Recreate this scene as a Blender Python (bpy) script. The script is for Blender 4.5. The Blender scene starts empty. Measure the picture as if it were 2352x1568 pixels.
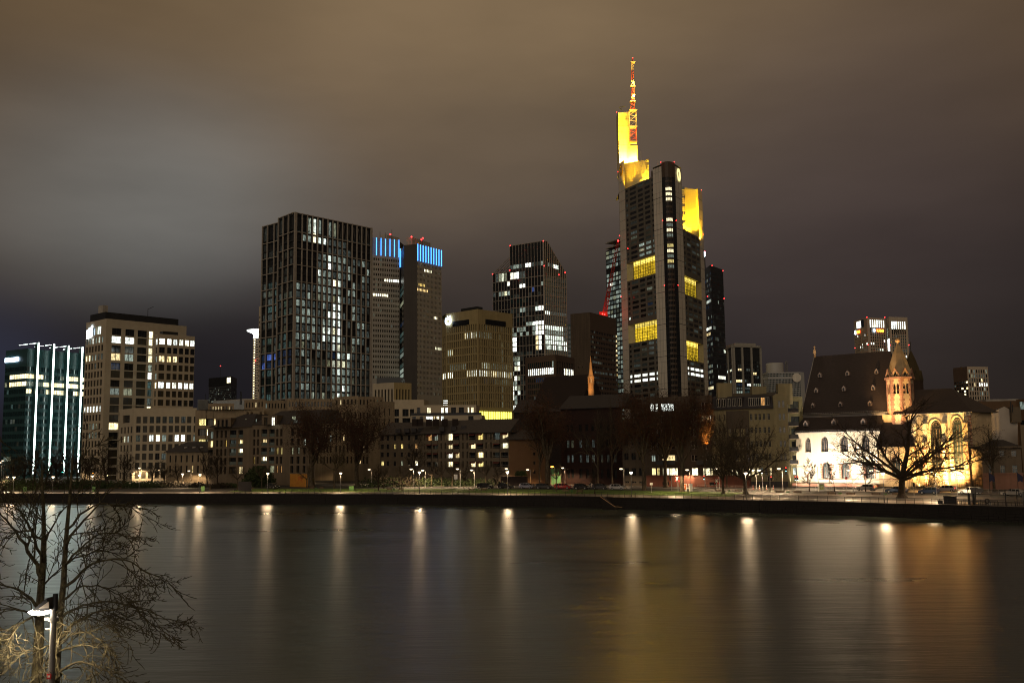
import bpy,bmesh,math,random
from mathutils import Vector,Matrix
from math import sin,cos,pi,radians,atan2,sqrt,hypot
sc = bpy.context.scene
COL = sc.collection
# ------------------------------------------------------------------ camera
K = 2352.0 / 4096.0
FPX = 2250.0                       # focal length for a picture 2352 wide
HC = 13.1                          # eye height over the river
PITCH = math.atan(251.0 / FPX)
ROLL = 0.011
_r0 = Vector((1,0,0));_u0 = Vector((0,-sin(PITCH),cos(PITCH)));FW = Vector((0,cos(PITCH),sin(PITCH)))
UP = _u0 * cos(ROLL) + _r0 * sin(ROLL)
RT = _r0 * cos(ROLL) - _u0 * sin(ROLL)
cam_d = bpy.data.cameras.new('camera');cam = bpy.data.objects.new('camera',cam_d);COL.objects.link(cam)
cam_d.sensor_width = 36;cam_d.lens = FPX / 2352 * 36;cam_d.clip_start = 0.5;cam_d.clip_end = 20000
M = Matrix.Identity(4)
for i in range(3):
 M[i][0] = RT[i];M[i][1] = UP[i];M[i][2] = -FW[i]
M[2][3] = HC
cam.matrix_world = M
sc.camera = cam
sc.view_settings.view_transform = 'Standard';sc.view_settings.look = 'None'
sc.view_settings.exposure = 0.0;sc.view_settings.gamma = 1.0;sc.view_settings.use_curve_mapping = False
sc.cycles.use_denoising = True
sc.cycles.max_bounces = 5;sc.cycles.diffuse_bounces = 2;sc.cycles.glossy_bounces = 3
sc.cycles.transmission_bounces = 2;sc.cycles.transparent_max_bounces = 8
sc.cycles.sample_clamp_indirect = 14.0
sc.cycles.caustics_reflective = False;sc.cycles.caustics_refractive = False
sc.cycles.use_light_tree = True
sc.cycles.filter_width = 1.05
def ray(U,V):
 d = RT * ((U - 1176) / FPX) - UP * ((V - 784) / FPX) + FW
 return d / d.y
def pt(U,V,y):
 d = ray(U,V);return Vector((d.x * y,y,HC + d.z * y))
def gp(U,V,z):
 d = ray(U,V);t = (z - HC) / d.z;return Vector((d.x * t,t,z))
ZO = dict(a1=(0,1200,.35073),a2=(740,1200,.35073),a3=(1000,800,.35073),a4=(1740,1150,.36343),a5=(2240,200,.48485),
          a6=(2240,900,.48485),a7=(2820,1200,.31881),a8=(3100,1240,.51025),b1=(0,1640,.34864),b2=(780,1560,.34864),
          b3=(1500,1560,.34864),b4=(2000,1560,.34864),b5=(2500,1500,.35714),b6=(3150,1560,.3444),b7=(3550,1560,.34448),
          b8=(0,1940,.50431),c1=(0,1240,.19134),c2=(3380,1240,.14029),c3=(2260,940,.22953),c4=(2820,1840,.18707),
          c5=(3680,1900,.17687),c6=(2340,1880,.12755),c7=(0,2340,.24938),c8=(0,1780,.17857),d1=(1960,940,.19133),
          d2=(2450,620,.33167),d3=(3480,1340,.20408))
def Q(n,x,y):
 ox,oy,s = ZO[n];return ((ox + x * s) * K,(oy + y * s) * K)
def QP(n,x,y,d):
 return pt(*Q(n,x,y),d)
def QG(n,x,y,z):
 return gp(*Q(n,x,y),z)
def proj(p):
 d = Vector(p) - Vector((0,0,HC));k = d.dot(FW)
 return (1176 + FPX * d.dot(RT) / k,784 - FPX * d.dot(UP) / k)
def xy(p): return (p[0],p[1])
# ------------------------------------------------------------------ world: low cloud over a lit city at night
def S(r,g,b):
 f = lambda c: (c / 255 / 12.92) if c / 255 <= .04045 else ((c / 255 + .055) / 1.055) ** 2.4
 return (f(r),f(g),f(b),1)
W = bpy.data.worlds.new('World');sc.world = W;W.use_nodes = True
W.cycles.sampling_method = 'AUTOMATIC'
nt = W.node_tree;nt.nodes.clear()
def N(t,nt=nt,**kw):
 n = nt.nodes.new(t)
 for k,v in kw.items(): setattr(n,k,v)
 return n
def lk(a,b,nt=nt): nt.links.new(a,b)
geo = N('ShaderNodeTexCoord')
sep = N('ShaderNodeSeparateXYZ');lk(geo.outputs['Generated'],sep.inputs[0])
# elevation ramp
ramp = N('ShaderNodeValToRGB');ramp.color_ramp.interpolation = 'B_SPLINE'
els = [(0.0,S(22,19,25)),(.07,S(25,22,27)),(.12,S(29,26,30)),(.18,S(42,37,40)),(.25,S(72,64,60)),(.34,S(104,88,70)),
       (.42,S(124,103,76)),(.6,S(116,96,70)),(1.0,S(96,80,60))]
cr = ramp.color_ramp
while len(cr.elements) < len(els): cr.elements.new(.5)
for e,(p,c) in zip(cr.elements,els): e.position = p;e.color = c
# a bit of slow cloud texture bends the elevation
nz = N('ShaderNodeTexNoise');nz.inputs['Scale'].default_value = 2.6;nz.inputs['Detail'].default_value = 4;nz.inputs['Roughness'].default_value = .45
mp = N('ShaderNodeMapping');mp.inputs['Scale'].default_value = (1,1,2.6);mp.inputs['Rotation'].default_value = (0,radians(16),0)
lk(geo.outputs['Generated'],mp.inputs[0]);lk(mp.outputs[0],nz.inputs['Vector'])
ma = N('ShaderNodeMath',operation='MULTIPLY_ADD');lk(nz.outputs['Fac'],ma.inputs[0]);ma.inputs[1].default_value = .15;ma.inputs[2].default_value = -.075
ad = N('ShaderNodeMath',operation='ADD');lk(sep.outputs['Z'],ad.inputs[0]);lk(ma.outputs[0],ad.inputs[1]);lk(ad.outputs[0],ramp.inputs[0])
# the whole overcast: broad lobes of lit and unlit cloud, continuing round the sky
cur = ramp.outputs[0]
def lobe(U,V,size,col,fac,mode='MIX',stretch=1.0):
 global cur
 d = ray(U,V).normalized()
 sub = N('ShaderNodeVectorMath',operation='SUBTRACT');lk(geo.outputs['Generated'],sub.inputs[0]);sub.inputs[1].default_value = d
 sca = N('ShaderNodeVectorMath',operation='MULTIPLY');lk(sub.outputs[0],sca.inputs[0]);sca.inputs[1].default_value = (1,1,stretch)
 ln = N('ShaderNodeVectorMath',operation='LENGTH');lk(sca.outputs[0],ln.inputs[0])
 mr = N('ShaderNodeMapRange',interpolation_type='SMOOTHERSTEP');lk(ln.outputs['Value'],mr.inputs[0])
 mr.inputs[1].default_value = 0;mr.inputs[2].default_value = size;mr.inputs[3].default_value = fac;mr.inputs[4].default_value = 0
 mx = N('ShaderNodeMix',data_type='RGBA',blend_type=mode);lk(mr.outputs[0],mx.inputs[0]);lk(cur,mx.inputs[6]);mx.inputs[7].default_value = col
 cur = mx.outputs[2]
lobe(270,420,.30,S(126,127,124),.80,stretch=1.8)
lobe(-120,800,.16,S(44,60,92),.35,stretch=1.6)
lobe(1150,200,.5,S(116,98,76),.3,stretch=1.2)
lobe(-350,-120,.50,S(78,62,44),.75)
lobe(2700,100,.60,S(70,54,38),.8)
lobe(2500,700,.46,S(26,22,22),.8,stretch=1.8)
lobe(1950,400,.34,S(82,70,68),.35)
n3 = N('ShaderNodeTexNoise');n3.inputs['Scale'].default_value = 3.4;n3.inputs['Detail'].default_value = 5;n3.inputs['Roughness'].default_value = .5
m3 = N('ShaderNodeMapping');m3.inputs['Scale'].default_value = (1,.6,3.2);m3.inputs['Rotation'].default_value = (0,radians(-20),radians(10));lk(geo.outputs['Generated'],m3.inputs[0]);lk(m3.outputs[0],n3.inputs['Vector'])
r3 = N('ShaderNodeMapRange');lk(n3.outputs['Fac'],r3.inputs[0]);r3.inputs[1].default_value = .3;r3.inputs[2].default_value = .7;r3.inputs[3].default_value = .87;r3.inputs[4].default_value = 1.17
v3 = N('ShaderNodeVectorMath',operation='SCALE');lk(cur,v3.inputs[0]);lk(r3.outputs[0],v3.inputs['Scale']);cur = v3.outputs[0]
bg = N('ShaderNodeBackground');lk(cur,bg.inputs[0]);bg.inputs[1].default_value = 1.0
sky = N('ShaderNodeTexSky');sky.sky_type = 'NISHITA';sky.sun_disc = False
sky.sun_elevation = radians(24);sky.sun_rotation = radians(200)
bg2 = N('ShaderNodeBackground');lk(sky.outputs[0],bg2.inputs[0]);bg2.inputs[1].default_value = 0.0004
addn = N('ShaderNodeAddShader');lk(bg.outputs[0],addn.inputs[0]);lk(bg2.outputs[0],addn.inputs[1])
wo = N('ShaderNodeOutputWorld');lk(addn.outputs[0],wo.inputs[0])
# one wide, weak, warm sun stands for the light of the city behind us, thrown back by the cloud
sd = bpy.data.lights.new('city_glow','SUN');sd.energy = 0.6;sd.angle = radians(50);sd.color = (1,.85,.67)
so = bpy.data.objects.new('city_glow',sd);COL.objects.link(so)
so.rotation_euler = Vector((.22,1,-.42)).to_track_quat('-Z','Y').to_euler()
# ------------------------------------------------------------------ materials
MT = {}
def mat(name,col,rough=.8,metal=0.,var=.18,vs=.6,bump=0.,bs=4.,spec=.4,scale3=(1,1,1),coat=0,streak=0):
 if name in MT: return MT[name]
 m = bpy.data.materials.new(name);m.use_nodes = True;t = m.node_tree
 b = t.nodes['Principled BSDF'];b.inputs['Roughness'].default_value = rough;b.inputs['Metallic'].default_value = metal
 b.inputs['Specular IOR Level'].default_value = spec
 if coat: b.inputs['Coat Weight'].default_value = coat
 col = tuple(col[:3]) + (1,)
 g = N('ShaderNodeNewGeometry',t);mpn = N('ShaderNodeMapping',t);mpn.inputs['Scale'].default_value = scale3
 lk(g.outputs['Position'],mpn.inputs[0],t)
 n1 = N('ShaderNodeTexNoise',t);n1.inputs['Scale'].default_value = vs;n1.inputs['Detail'].default_value = 6;n1.inputs['Roughness'].default_value = .65
 lk(mpn.outputs[0],n1.inputs['Vector'],t)
 mr = N('ShaderNodeMapRange',t);lk(n1.outputs['Fac'],mr.inputs[0],t);mr.inputs[1].default_value = .25;mr.inputs[2].default_value = .75
 mr.inputs[3].default_value = 1 - var;mr.inputs[4].default_value = 1 + var
 fac = mr.outputs[0]
 if streak:
  mp2 = N('ShaderNodeMapping',t);mp2.inputs['Scale'].default_value = (1.3,1.3,.06);lk(g.outputs['Position'],mp2.inputs[0],t)
  n2 = N('ShaderNodeTexNoise',t);n2.inputs['Scale'].default_value = 1.;n2.inputs['Detail'].default_value = 4;lk(mp2.outputs[0],n2.inputs['Vector'],t)
  mr2 = N('ShaderNodeMapRange',t);lk(n2.outputs['Fac'],mr2.inputs[0],t);mr2.inputs[1].default_value = .35;mr2.inputs[2].default_value = .65
  mr2.inputs[3].default_value = 1 - streak;mr2.inputs[4].default_value = 1 + streak * .4
  mu = N('ShaderNodeMath',t,operation='MULTIPLY');lk(fac,mu.inputs[0],t);lk(mr2.outputs[0],mu.inputs[1],t);fac = mu.outputs[0]
 hs = N('ShaderNodeVectorMath',t,operation='SCALE');hs.inputs[0].default_value = col[:3];lk(fac,hs.inputs['Scale'],t)
 lk(hs.outputs[0],b.inputs['Base Color'],t)
 if bump:
  nb = N('ShaderNodeTexNoise',t);nb.inputs['Scale'].default_value = bs;nb.inputs['Detail'].default_value = 5;lk(mpn.outputs[0],nb.inputs['Vector'],t)
  bp = N('ShaderNodeBump',t);bp.inputs['Strength'].default_value = bump;bp.inputs['Distance'].default_value = .05
  lk(nb.outputs['Fac'],bp.inputs['Height'],t);lk(bp.outputs[0],b.inputs['Normal'],t)
 MT[name] = m;return m
def lit(name,col,st,lo=.25,hi=1.5,sx=1.2,sz=.7,base=(.02,.02,.02),detail=3,vary=.5):
 """glass with a lit room behind it: strips of brightness (blinds, furniture, ceiling lamps)"""
 if name in MT: return MT[name]
 m = bpy.data.materials.new(name);m.use_nodes = True;t = m.node_tree
 b = t.nodes['Principled BSDF'];b.inputs['Roughness'].default_value = .12;b.inputs['Base Color'].default_value = tuple(base) + (1,)
 b.inputs['Emission Color'].default_value = tuple(col[:3]) + (1,)
 g = N('ShaderNodeNewGeometry',t);mpn = N('ShaderNodeMapping',t);mpn.inputs['Scale'].default_value = (sx,sx,sz);lk(g.outputs['Position'],mpn.inputs[0],t)
 n1 = N('ShaderNodeTexNoise',t);n1.inputs['Scale'].default_value = 1.;n1.inputs['Detail'].default_value = detail;n1.inputs['Roughness'].default_value = .7
 lk(mpn.outputs[0],n1.inputs['Vector'],t)
 mr = N('ShaderNodeMapRange',t);lk(n1.outputs['Fac'],mr.inputs[0],t);mr.inputs[1].default_value = .36;mr.inputs[2].default_value = .62
 mr.inputs[3].default_value = st * lo;mr.inputs[4].default_value = st * hi
 oi = N('ShaderNodeObjectInfo',t);mr2 = N('ShaderNodeMapRange',t);lk(oi.outputs['Random'],mr2.inputs[0],t)
 mr2.inputs[3].default_value = 1 - vary;mr2.inputs[4].default_value = 1 + vary * .6
 mu = N('ShaderNodeMath',t,operation='MULTIPLY');lk(mr.outputs[0],mu.inputs[0],t);lk(mr2.outputs[0],mu.inputs[1],t)
 lk(mu.outputs[0],b.inputs['Emission Strength'],t)
 wn_ = N('ShaderNodeMath',t,operation='MULTIPLY');lk(oi.outputs['Random'],wn_.inputs[0],t);wn_.inputs[1].default_value = 7.31
 fr_ = N('ShaderNodeMath',t,operation='FRACT');lk(wn_.outputs[0],fr_.inputs[0],t);pw_ = N('ShaderNodeMath',t,operation='POWER');lk(fr_.outputs[0],pw_.inputs[0],t);pw_.inputs[1].default_value = 3.
 mxc = N('ShaderNodeMix',t,data_type='RGBA');lk(pw_.outputs[0],mxc.inputs[0],t);mxc.inputs[6].default_value = tuple(col[:3]) + (1,);mxc.inputs[7].default_value = (col[0],col[1] * .82,col[2] * .55,1);lk(mxc.outputs[2],b.inputs['Emission Color'],t)
 m.cycles.emission_sampling = 'NONE'
 MT[name] = m;return m
def glow(name,col,st,sample='NONE'):
 if name in MT: return MT[name]
 m = bpy.data.materials.new(name);m.use_nodes = True;t = m.node_tree
 b = t.nodes['Principled BSDF'];b.inputs['Base Color'].default_value = (.3,.3,.3,1)
 b.inputs['Emission Color'].default_value = tuple(col[:3]) + (1,);b.inputs['Emission Strength'].default_value = st
 m.cycles.emission_sampling = sample
 MT[name] = m;return m
mat('glass_dark',(.016,.017,.017),.10,0,.3,.3,spec=.6)
mat('glass_teal',(.012,.028,.030),.10,0,.3,.3,spec=.6)
mat('glass_brown',(.05,.042,.026),.25,0,.25,.3,spec=.5)
lit('lit_white',(.86,1,.90),1.35)
lit('lit_bright',(.93,1,.93),2.6,lo=.3)
lit('lit_warm',(1,.80,.42),1.5)
lit('lit_yellow',(1,.82,.30),1.2)
lit('lit_soft',(.70,.86,.74),.34,lo=.15,sx=2)
lit('lit_dim',(.60,.75,.68),.085,lo=.1,sx=2.2)
lit('lit_faint',(.55,.62,.5),.028,lo=.1,sx=2.2)
lit('lit_blue',(.14,.28,1),.35,lo=.1)
lit('lit_bluedim',(.06,.15,.36),.10,lo=.3)
lit('lit_teal',(.22,.42,.40),.13,lo=.2)
lit('lit_cream',(1,.90,.56),2.3,lo=.45)
lit('lit_orange',(1,.52,.18),.9)
lit('garden',(1,.66,.03),.9,lo=.45,hi=1.15,sx=.35,sz=.35)
lit('garden_top',(1,.76,.14),1.7,lo=.7,hi=1.2,sx=.3,sz=.3)
glow('neon_white',(.80,1,.93),10.0,'AUTO')
glow('neon_blue',(.05,.30,1),3.2,'AUTO')
glow('sign_white',(.62,.80,1),7,'AUTO')
glow('sign_red_halo',(1,.10,.012),3.2)
glow('sign_orange',(1,.42,.03),3.5)
glow('beacon_red',(1,.02,.02),9.0)
glow('lamp_glow',(1,.80,.50),3.2)
glow('lamp_cool',(1,.97,.92),12.0)
mat('cream',(.40,.335,.24),.85,0,.10,.5,.2)
mat('cream_dark',(.30,.23,.14),.85,0,.12,.5,.2)
mat('frame_dark',(.012,.012,.013),.5)
mat('metal_dark',(.03,.03,.032),.45,.5)
mat('metal_grey',(.22,.21,.20),.45,.6)
mat('fin_pale',(.31,.27,.225),.6)
mat('dark_clad',(.018,.019,.02),.4,0,.3)
mat('concrete',(.33,.30,.26),.85,0,.12,.3,.2,streak=.15)
mat('panel_white',(.62,.56,.46),.5,0,.05,.3,streak=.12)
mat('panel_brown',(.075,.052,.036),.6,0,.12,.3,streak=.15)
mat('roof_dark',(.02,.019,.018),.9)
mat('white_paint',(.7,.68,.64),.6)
mat('red_paint',(.45,.02,.015),.5)
# ------------------------------------------------------------------ mesh builder
NTRI = [0]
class MB:
 def __init__(s): s.v = [];s.f = [];s.m = [];s.sm = []
 def add(s,vs,fs,mi=0,smooth=False):
  o = len(s.v);s.v += [tuple(x) for x in vs]
  for f in fs: s.f.append(tuple(o + i for i in f));s.m.append(mi);s.sm.append(smooth)
 def quad(s,a,b,c,d,mi=0): s.add([a,b,c,d],[(0,1,2,3)],mi)
 def poly(s,ps,mi=0): s.add(ps,[tuple(range(len(ps)))],mi)
 def box(s,x0,x1,y0,y1,z0,z1,mi=0):
  s.add([(x0,y0,z0),(x1,y0,z0),(x1,y1,z0),(x0,y1,z0),(x0,y0,z1),(x1,y0,z1),(x1,y1,z1),(x0,y1,z1)],
              [(0,3,2,1),(4,5,6,7),(0,1,5,4),(1,2,6,5),(2,3,7,6),(3,0,4,7)],mi)
 def obox(s,P,d,u0,u1,w0,w1,z0,z1,mi=0):
  """box on a face: P start (x,y), d unit direction, w outward"""
  n = (d[1],-d[0])
  c = lambda u,w,z: (P[0] + d[0] * u + n[0] * w,P[1] + d[1] * u + n[1] * w,z)
  s.add([c(u0,w1,z0),c(u1,w1,z0),c(u1,w0,z0),c(u0,w0,z0),c(u0,w1,z1),c(u1,w1,z1),c(u1,w0,z1),c(u0,w0,z1)],
              [(0,3,2,1),(4,5,6,7),(0,1,5,4),(1,2,6,5),(2,3,7,6),(3,0,4,7)],mi)
 def prism(s,poly,z0,z1,mi=0,cap=True):
  n = len(poly);a = [(p[0],p[1],z0) for p in poly] + [(p[0],p[1],z1) for p in poly]
  fs = [(i,(i + 1) % n,n + (i + 1) % n,n + i) for i in range(n)]
  if cap: fs += [tuple(range(n,2 * n)),tuple(reversed(range(n)))]
  s.add(a,fs,mi)
 def tube(s,p0,p1,r0,r1=None,k=6,mi=0,cap=True,smooth=True):
  if r1 is None: r1 = r0
  p0 = Vector(p0);p1 = Vector(p1);d = p1 - p0
  if d.length < 1e-6: return
  d.normalize();a = d.orthogonal().normalized();b = d.cross(a)
  vs = []
  for p,r in ((p0,r0),(p1,r1)):
   for i in range(k):
    t = 2 * pi * i / k;vs.append(p + a * (cos(t) * r) + b * (sin(t) * r))
  s.add(vs,[(i,(i + 1) % k,k + (i + 1) % k,k + i) for i in range(k)],mi,smooth)
  if cap: s.add(vs,[tuple(reversed(range(k))),tuple(range(k,2 * k))],mi)
 def path(s,pts,rs,k=5,mi=0):
  n = len(pts);o = len(s.v);pts = [Vector(p) for p in pts];a = None
  for i in range(n):
   d = (pts[min(i + 1,n - 1)] - pts[max(i - 1,0)])
   if d.length < 1e-9: d = Vector((0,0,1))
   d.normalize()
   a = d.orthogonal() if a is None else (a - d * a.dot(d))
   if a.length < 1e-4: a = d.orthogonal()
   a.normalize();b = d.cross(a)
   for j in range(k):
    t = 2 * pi * j / k;s.v.append(tuple(pts[i] + a * (cos(t) * rs[i]) + b * (sin(t) * rs[i])))
  for i in range(n - 1):
   for j in range(k):
    s.f.append((o + i * k + j,o + i * k + (j + 1) % k,o + (i + 1) * k + (j + 1) % k,o + (i + 1) * k + j));s.m.append(mi);s.sm.append(True)
 def lathe(s,c,prof,k=10,mi=0,smooth=True):
  o = len(s.v)
  for r,z in prof:
   for j in range(k):
    t = 2 * pi * j / k;s.v.append((c[0] + cos(t) * r,c[1] + sin(t) * r,c[2] + z))
  for i in range(len(prof) - 1):
   for j in range(k):
    s.f.append((o + i * k + j,o + i * k + (j + 1) % k,o + (i + 1) * k + (j + 1) % k,o + (i + 1) * k + j));s.m.append(mi);s.sm.append(smooth)
 def mesh(s,name,mats,off=(0,0,0)):
  me = bpy.data.meshes.new(name);ox,oy,oz = off
  me.from_pydata([(x - ox,y - oy,z - oz) for x,y,z in s.v],[],s.f)
  for m in (mats if isinstance(mats,(list,tuple)) else [mats]): me.materials.append(MT[m] if isinstance(m,str) else m)
  me.polygons.foreach_set('material_index',s.m);me.polygons.foreach_set('use_smooth',s.sm);me.update()
  return me
 def build(s,name,mats,parent=None,local=False):
  off = (0,0,0)
  if parent is not None and not local:
   off = parent.location if parent.parent is None else (parent.location + parent.parent.location)
  me = s.mesh(name,mats,off)
  o = bpy.data.objects.new(name,me);COL.objects.link(o)
  if parent is not None: o.parent = parent
  return o
def tag(o,label=None,cat=None,group=None,kind=None):
 if label: o['label'] = label
 if cat: o['category'] = cat
 if group: o['group'] = group
 if kind: o['kind'] = kind
 return o
def thing(name,label,cat,loc=(0,0,0),rz=0,group=None):
 o = bpy.data.objects.new(name,None);COL.objects.link(o);o.location = loc;o.rotation_euler = (0,0,rz);o.empty_display_size = .5
 return tag(o,label,cat,group)
def struct(o): o['kind'] = 'structure';return o
def dup(root,loc,rz,label=None,group=None,scale=None):
 r = root.copy();COL.objects.link(r);r.location = loc;r.rotation_euler = (0,0,rz)
 if scale: r.scale = scale if hasattr(scale,'__len__') else (scale,) * 3
 if label: r['label'] = label
 if group: r['group'] = group
 for ch in list(root.children):
  c = ch.copy();COL.objects.link(c);c.parent = r
  for g2 in ch.children:
   d = g2.copy();COL.objects.link(d);d.parent = c
 return r
def lamp(loc,power,col=(1,.8,.55),r=.15,kind='POINT',aim=None,cone=60,blend=.6):
 l = bpy.data.lights.new('lamp_light',kind);l.energy = power;l.color = col;l.shadow_soft_size = r
 o = bpy.data.objects.new('lamp_light',l);COL.objects.link(o);o.location = loc
 if kind == 'SPOT': l.spot_size = radians(cone);l.spot_blend = blend
 if aim is not None: o.rotation_euler = (Vector(aim) - Vector(loc)).to_track_quat('-Z','Y').to_euler()
 return o
# ------------------------------------------------------------------ buildings
WM = {}
def win_mesh(w,h,style,mt,frame):
 key = (round(w,2),round(h,2),style,mt,frame)
 if key in WM: return WM[key]
 mb = MB();t = min(.09,w * .08) if style != 'bare' else 0
 mb.quad((0,0,0),(w,0,0),(w,0,h),(0,0,h),0)
 def bar(x0,x1,z0,z1): mb.add([(x0,0,z0),(x1,0,z0),(x1,0,z1),(x0,0,z1),(x0,-.06,z0),(x1,-.06,z0),(x1,-.06,z1),(x0,-.06,z1)],
         [(4,5,6,7),(0,4,7,3),(5,1,2,6),(7,6,2,3),(0,1,5,4)],1)
 if style != 'bare':
  bar(0,t,0,h);bar(w - t,w,0,h);bar(t,w - t,h - t,h);bar(t,w - t,0,t)
 if style == 'two': bar(w / 2 - t,w / 2 + t,t,h - t)
 if style == 'three':
  for q in (1,2): bar(w * q / 3 - t / 2,w * q / 3 + t / 2,t,h - t)
 if style == 'four':
  for q in (1,2,3): bar(w * q / 4 - t / 2,w * q / 4 + t / 2,t,h - t)
 if style == 'cross': bar(w / 2 - t / 2,w / 2 + t / 2,t,h - t);bar(t,w / 2 - t / 2,h * .68,h * .68 + t);bar(w / 2 + t / 2,w - t,h * .68,h * .68 + t)
 if style == 'tall': bar(t,w - t,h * .46,h * .56);bar(w / 2 - t / 2,w / 2 + t / 2,t,h * .46);bar(w / 2 - t / 2,w / 2 + t / 2,h * .56,h - t)
 if style == 'grid':
  nx = 7;nzz = 5
  for q in range(1,nx): bar(w * q / nx - .12,w * q / nx + .12,t,h - t)
  for q in range(1,nzz):
   for j in range(nx): bar(w * j / nx + .12,w * (j + 1) / nx - .12,h * q / nzz - .1,h * q / nzz + .1)
 me = mb.mesh('window',[mt,frame]);WM[key] = me;return me
def cols(n,wf,m0=0.,m1=0.):
 p = (1 - m0 - m1) / n;return [(m0 + p * (i + .5 - wf / 2),m0 + p * (i + .5 + wf / 2)) for i in range(n)]
def rows(ztop,pitch,n,h): return [(ztop - pitch * i - h,ztop - pitch * i) for i in range(n)]
def unit(A,B):
 L = hypot(B[0] - A[0],B[1] - A[1]);return L,((B[0] - A[0]) / L,(B[1] - A[1]) / L)
class Bld:
 def __init__(s,name,label,cat,loc,group=None):
  s.root = thing(name,label,cat,(loc[0],loc[1],3.3),0,group);s.w = MB();s.mats = [];s.wins = [];s.extra = {}
 def mi(s,m):
  if m not in s.mats: s.mats.append(m)
  return s.mats.index(m)
 def facade(s,A,B,z0,z1,cl,rw,pick=None,wall='cream',depth=.3,style='plain',frame='frame_dark',skip=None,wname='window',reveal=None):
  A = xy(A);B = xy(B);L,d = unit(A,B);n = (d[1],-d[0]);mi = s.mi(wall);mr = s.mi(reveal or wall)
  P = lambda u,z,w=0: (A[0] + d[0] * u + n[0] * w,A[1] + d[1] * u + n[1] * w,z)
  cl = [(a * L,b * L) for a,b in cl];rw = sorted(rw,key=lambda r: -r[1]);u = 0
  for i,(a,b) in enumerate(cl):
   if a > u + 1e-4: s.w.quad(P(u,z0),P(a,z0),P(a,z1),P(u,z1),mi)
   z = z1
   for j,(r0,r1) in enumerate(rw):
    if skip and skip(i,j): continue
    if z > r1 + 1e-4: s.w.quad(P(a,r1),P(b,r1),P(b,z),P(a,z),mi)
    q = [(a,r0),(b,r0),(b,r1),(a,r1)]
    for k in range(4):
     (ua,za),(ub,zb) = q[k],q[(k + 1) % 4]
     s.w.quad(P(ua,za),P(ua,za,-depth),P(ub,zb,-depth),P(ub,zb),mr)
    mt = pick(i,j) if pick else 'glass_dark'
    s.wins.append((P(a,r0,-depth),atan2(d[1],d[0]),b - a,r1 - r0,mt,style(i,j) if callable(style) else style,frame,wname))
    z = r0
   if z > z0 + 1e-4: s.w.quad(P(a,z0),P(b,z0),P(b,z),P(a,z),mi)
   u = b
  if L > u + 1e-4: s.w.quad(P(u,z0),P(L,z0),P(L,z1),P(u,z1),mi)
 def plain(s,A,B,z0,z1,wall): s.w.quad((A[0],A[1],z0),(B[0],B[1],z0),(B[0],B[1],z1),(A[0],A[1],z1),s.mi(wall))
 def cap(s,ps,z,wall='roof_dark'): s.w.poly([(p[0],p[1],z) for p in ps],s.mi(wall))
 def solid(s,poly,z0,z1,wall): s.w.prism([xy(p) for p in poly],z0,z1,s.mi(wall))
 def part(s,name,mb,mats): return mb.build(name,mats,s.root)
 def bar(s,name,A,B,u0,u1,w0,w1,z0,z1,m):
  A = xy(A);B = xy(B);L,d = unit(A,B);mb = MB();mb.obox(A,d,u0 * L if u0 <= 1.0001 and u1 <= 1.0001 else u0,u1 * L if u1 <= 1.0001 else u1,w0,w1,z0,z1)
  return s.part(name,mb,m)
 def fins(s,name,A,B,us,w,proud,z0,z1,m):
  """upright bars at fractions us along A-B, sharing one mesh"""
  A = xy(A);B = xy(B);L,d = unit(A,B);mb = MB();mb.box(-w / 2,w / 2,-proud,.04,0,z1 - z0);me = mb.mesh(name,m)
  for u in us:
   o = bpy.data.objects.new(name,me);COL.objects.link(o);o.parent = s.root
   o.location = Vector((A[0] + d[0] * u * L,A[1] + d[1] * u * L,z0)) - s.root.location;o.rotation_euler = (0,0,atan2(d[1],d[0]))
 def bands(s,name,A,B,zs,h,proud,m,u0=0.,u1=1.):
  A = xy(A);B = xy(B);L,d = unit(A,B);mb = MB();mb.box(0,L * (u1 - u0),-proud,.04,0,h);me = mb.mesh(name,m)
  for z in zs:
   o = bpy.data.objects.new(name,me);COL.objects.link(o);o.parent = s.root
   o.location = Vector((A[0] + d[0] * u0 * L,A[1] + d[1] * u0 * L,z)) - s.root.location;o.rotation_euler = (0,0,atan2(d[1],d[0]))
 def finish(s,limit=300):
  s.w.build('wall',s.mats,s.root)
  ws = [w for w in s.wins if w[4] is not None]
  ws.sort(key=lambda w: -(w[2] * w[3]))
  byn = {}
  rest = []
  for w in ws:
   k = byn.get(w[7],0)
   if k >= limit: rest.append(w);continue
   byn[w[7]] = k + 1
   o = bpy.data.objects.new(w[7],win_mesh(w[2],w[3],w[5],w[4],w[6]));COL.objects.link(o);o.parent = s.root
   o.location = Vector(w[0]) - s.root.location;o.rotation_euler = (0,0,w[1])
  if rest:
   mb = MB();ms = []
   for w in rest:
    me = win_mesh(w[2],w[3],w[5],w[4],w[6])
    for m in (w[4],w[6]):
     if m not in ms: ms.append(m)
    R = Matrix.Translation(w[0]) @ Matrix.Rotation(w[1],4,'Z');o = len(mb.v)
    mb.v += [tuple(R @ v.co) for v in me.vertices]
    for p in me.polygons: mb.f.append(tuple(o + i for i in p.vertices));mb.m.append(ms.index((w[4],w[6])[p.material_index]));mb.sm.append(False)
   o = mb.build('window_rows',ms,s.root);o['kind'] = 'stuff'
def roofpts(qs,iref,y):
 z = pt(*qs[iref],y).z
 return z,[gp(q[0],q[1],z) for q in qs]
def beacon(p,parent,r=.5):
 r *= .55
 mb = MB();mb.lathe(p,[(0,-r),(r,-r * .6),(r,r * .4),(r * .5,r),(0,r)],6);return mb.build('beacon','beacon_red',parent)
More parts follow.
